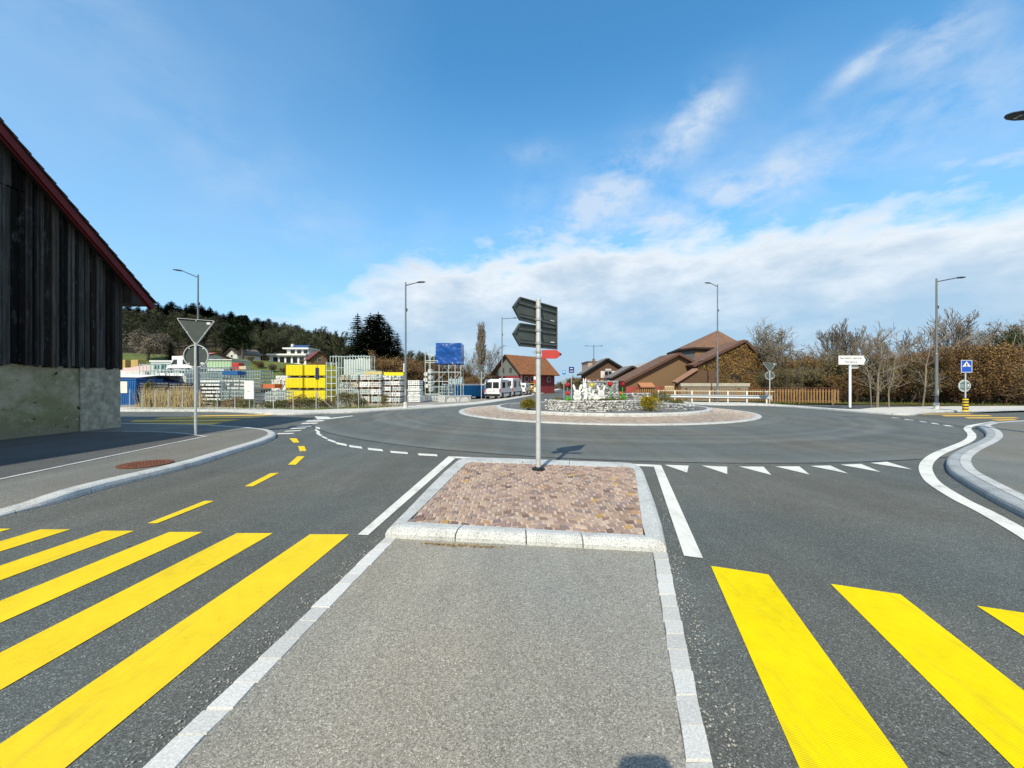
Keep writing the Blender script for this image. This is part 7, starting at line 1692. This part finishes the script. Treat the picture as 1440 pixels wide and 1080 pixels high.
# hedges along the yard rear and brown scrub
for i, (px, Y, top, kind, lab) in enumerate(((545, 60, 492, 'thick2', 'brown leafless scrub below the dark spruces'), (532, 58, 500, 'thick0', 'lower brown scrub left of the street lamp'), (566, 60, 500, 'thick1', 'brown scrub right behind the street lamp pole'), (586, 62, 506, 'thick3', 'brown scrub left of the scaffold tower'), (602, 64, 505, 'thick0', 'brown scrub behind the white drums'), (630, 66, 508, 'thick2', 'brown scrub under the blue tarpaulin box'), (650, 64, 512, 'thick1', 'copper brown bush right of the blue tarpaulin'), (658, 58, 527, 'thick3', 'small orange brown bush above the blue container'), (300, 118, 488, 'twiggy0', 'grey scrub on the slope left of the massive pine'), (425, 110, 506, 'twiggy1', 'scrub before the white modern house'), (352, 104, 500, 'twiggy0', 'grey scrub between the massive pine and the white modern house'), (366, 96, 506, 'thick2', 'brown scrub left of the white modern house'), (384, 92, 511, 'twiggy1', 'low scrub under the terrace of the white modern house'), (404, 90, 512, 'thick0', 'brown hedge right above the yellow stack'), (690, 88, 520, 'thick2', 'dark brown scrub left of the farmhouse'), (905, 80, 512, 'thick1', 'distant scrub above the small gable roof'), (815, 95, 529, 'twiggy0', 'distant grey scrub beside the blue signs'), (800, 100, 527, 'thick2', 'distant dark scrub behind the blue signs'))):
    x = wx(px, Y); g = hill(x, Y); h = H + (540-top)/F*Y - g; plant(PR[kind], 'shrub', lab, 'shrub', (x, Y, g), rn.uniform(0, 6), (h/5*1.25, h/5*1.25, h/5), 'scrub around the yard')
# low shrubs along the wire fence
for i, (px, pyb, w, h, mat, lab) in enumerate(((292, 573, .9, .55, 'leaf_dull', 'low green brown shrub right of the give way sign post'), (318, 574, 1.1, .75, 'leaf_dead', 'brown shrub before the white panel stack'), (333, 575, .8, .6, 'leaf_dull', 'green shrub left of the notice board'), (368, 575, .9, .5, 'leaf_dull', 'low green shrub right of the notice board'), (392, 575, 1.0, .6, 'leaf_dull', 'green shrub under the white piles'), (410, 575, .8, .95, 'leaf_dead', 'reddish brown shrub before the left yellow bundles'), (428, 575, .9, .8, 'leaf_dull', 'olive shrub before the yellow stack'), (450, 574, .8, .6, 'leaf_dead', 'brown shrub at the right foot of the yellow stack'), (482, 573, 1.3, 1.15, 'leaf_buds', 'big straw coloured shrub before the pale green stack'), (500, 573, .7, .6, 'leaf_dull', 'green shrub left of the white stacks'), (534, 571, .35, .9, 'leaf_buds', 'narrow upright shrub before the white stacks'), (193, 572, .35, 1.9, 'leaf_dull', 'narrow green columnar shrub right of the blue container'))):
    b = G(px, pyb, .1); bush('fence_shrub', lab, (b.x, b.y + .9, .03), (w, .55, h), int(1500*w*max(h, .7)) + 300, M[mat], 40+i, .075, 'shrub', group='shrubs along the wire fence')
# dry reeds and verge grass
mb = MB(); rn = random.Random(15)
for i in range(1500):
    px = rn.uniform(176, 262) if rn.random() < .8 else rn.uniform(168, 560); b = G(px, 574, .1); x, y = b.x + rn.gauss(0, .15), b.y + .5 + rn.uniform(0, 1.4); tall = (1.55 + .5*mn.noise((px*.09, 0, 0))) if 184 < px < 262 else .45; h = tall*rn.uniform(.35, 1.1); d = Vector((rn.gauss(0, .16)*h, rn.gauss(0, .12)*h, h)); w = .012; p = Vector((x, y, .04)); q = p + d*.6
    mb.face([p + Vector((-w, 0, 0)), p + Vector((w, 0, 0)), q + Vector((w, 0, 0)), q + Vector((-w, 0, 0))]); e = p + d + Vector((rn.gauss(0, .12), 0, 0)); mb.face([q + Vector((-w, 0, 0)), q + Vector((w, 0, 0)), e])
tag(mb.build('dry_reeds', leafy('dry_reed_stalks', [(.2, (.20, .15, .06)), (.6, (.40, .31, .15)), (.9, (.52, .43, .24))], 3)), 'dry straw coloured reeds and grass along the wire fence', 'reeds', kind='stuff')
mb = MB()
for i in range(9000):
    if rn.random() < .55: px = rn.uniform(168, 560); b = G(px, 576.3 - max(0, px-430)*.03, .1); x, y = b.x, b.y + rn.uniform(.0, 1.6)
    else: px = rn.uniform(1085, 1600); Y = (35.2 - max(0, px-1180)/260*2.6 if px < 1440 else 32.6) + rn.uniform(-1.2, 1.4); x, y = wx(px, Y), Y
    h = rn.uniform(.06, .22); w = .012; d = Vector((rn.gauss(0, .06), rn.gauss(0, .05), h)); p = Vector((x, y, .03)); mb.face([p + Vector((-w, 0, 0)), p + Vector((w, 0, 0)), p + d])
tag(mb.build('verge_grass', leafy('verge_grass_blades', [(.2, (.05, .075, .015)), (.6, (.12, .16, .03)), (.9, (.26, .24, .08))], 1.2)), 'short green grass on the verges', 'grass', kind='stuff')
mb = MB(); rows = []
pts = [(1085, 36.2), (1180, 34.2), (1240, 32.2), (1300, 31.2), (1440, 30.2), (1640, 29.8)]
mb.grid([[(wx(px, Y), Y, .03) for px, Y in pts], [(wx(px, Y)*1.6, Y + 28, .03) for px, Y in pts]][::-1]); up_fix(mb)
t = NT('leaf_litter'); c = t.ramp(t.noise(1.4, 6, .7), [(.3, (.035, .028, .016)), (.5, (.085, .06, .032)), (.7, (.07, .085, .025))]); t.bump(t.noise(8, 4), .6, .05); struct(mb, 'thicket_ground', t.fin(c, .95, 0, .1))
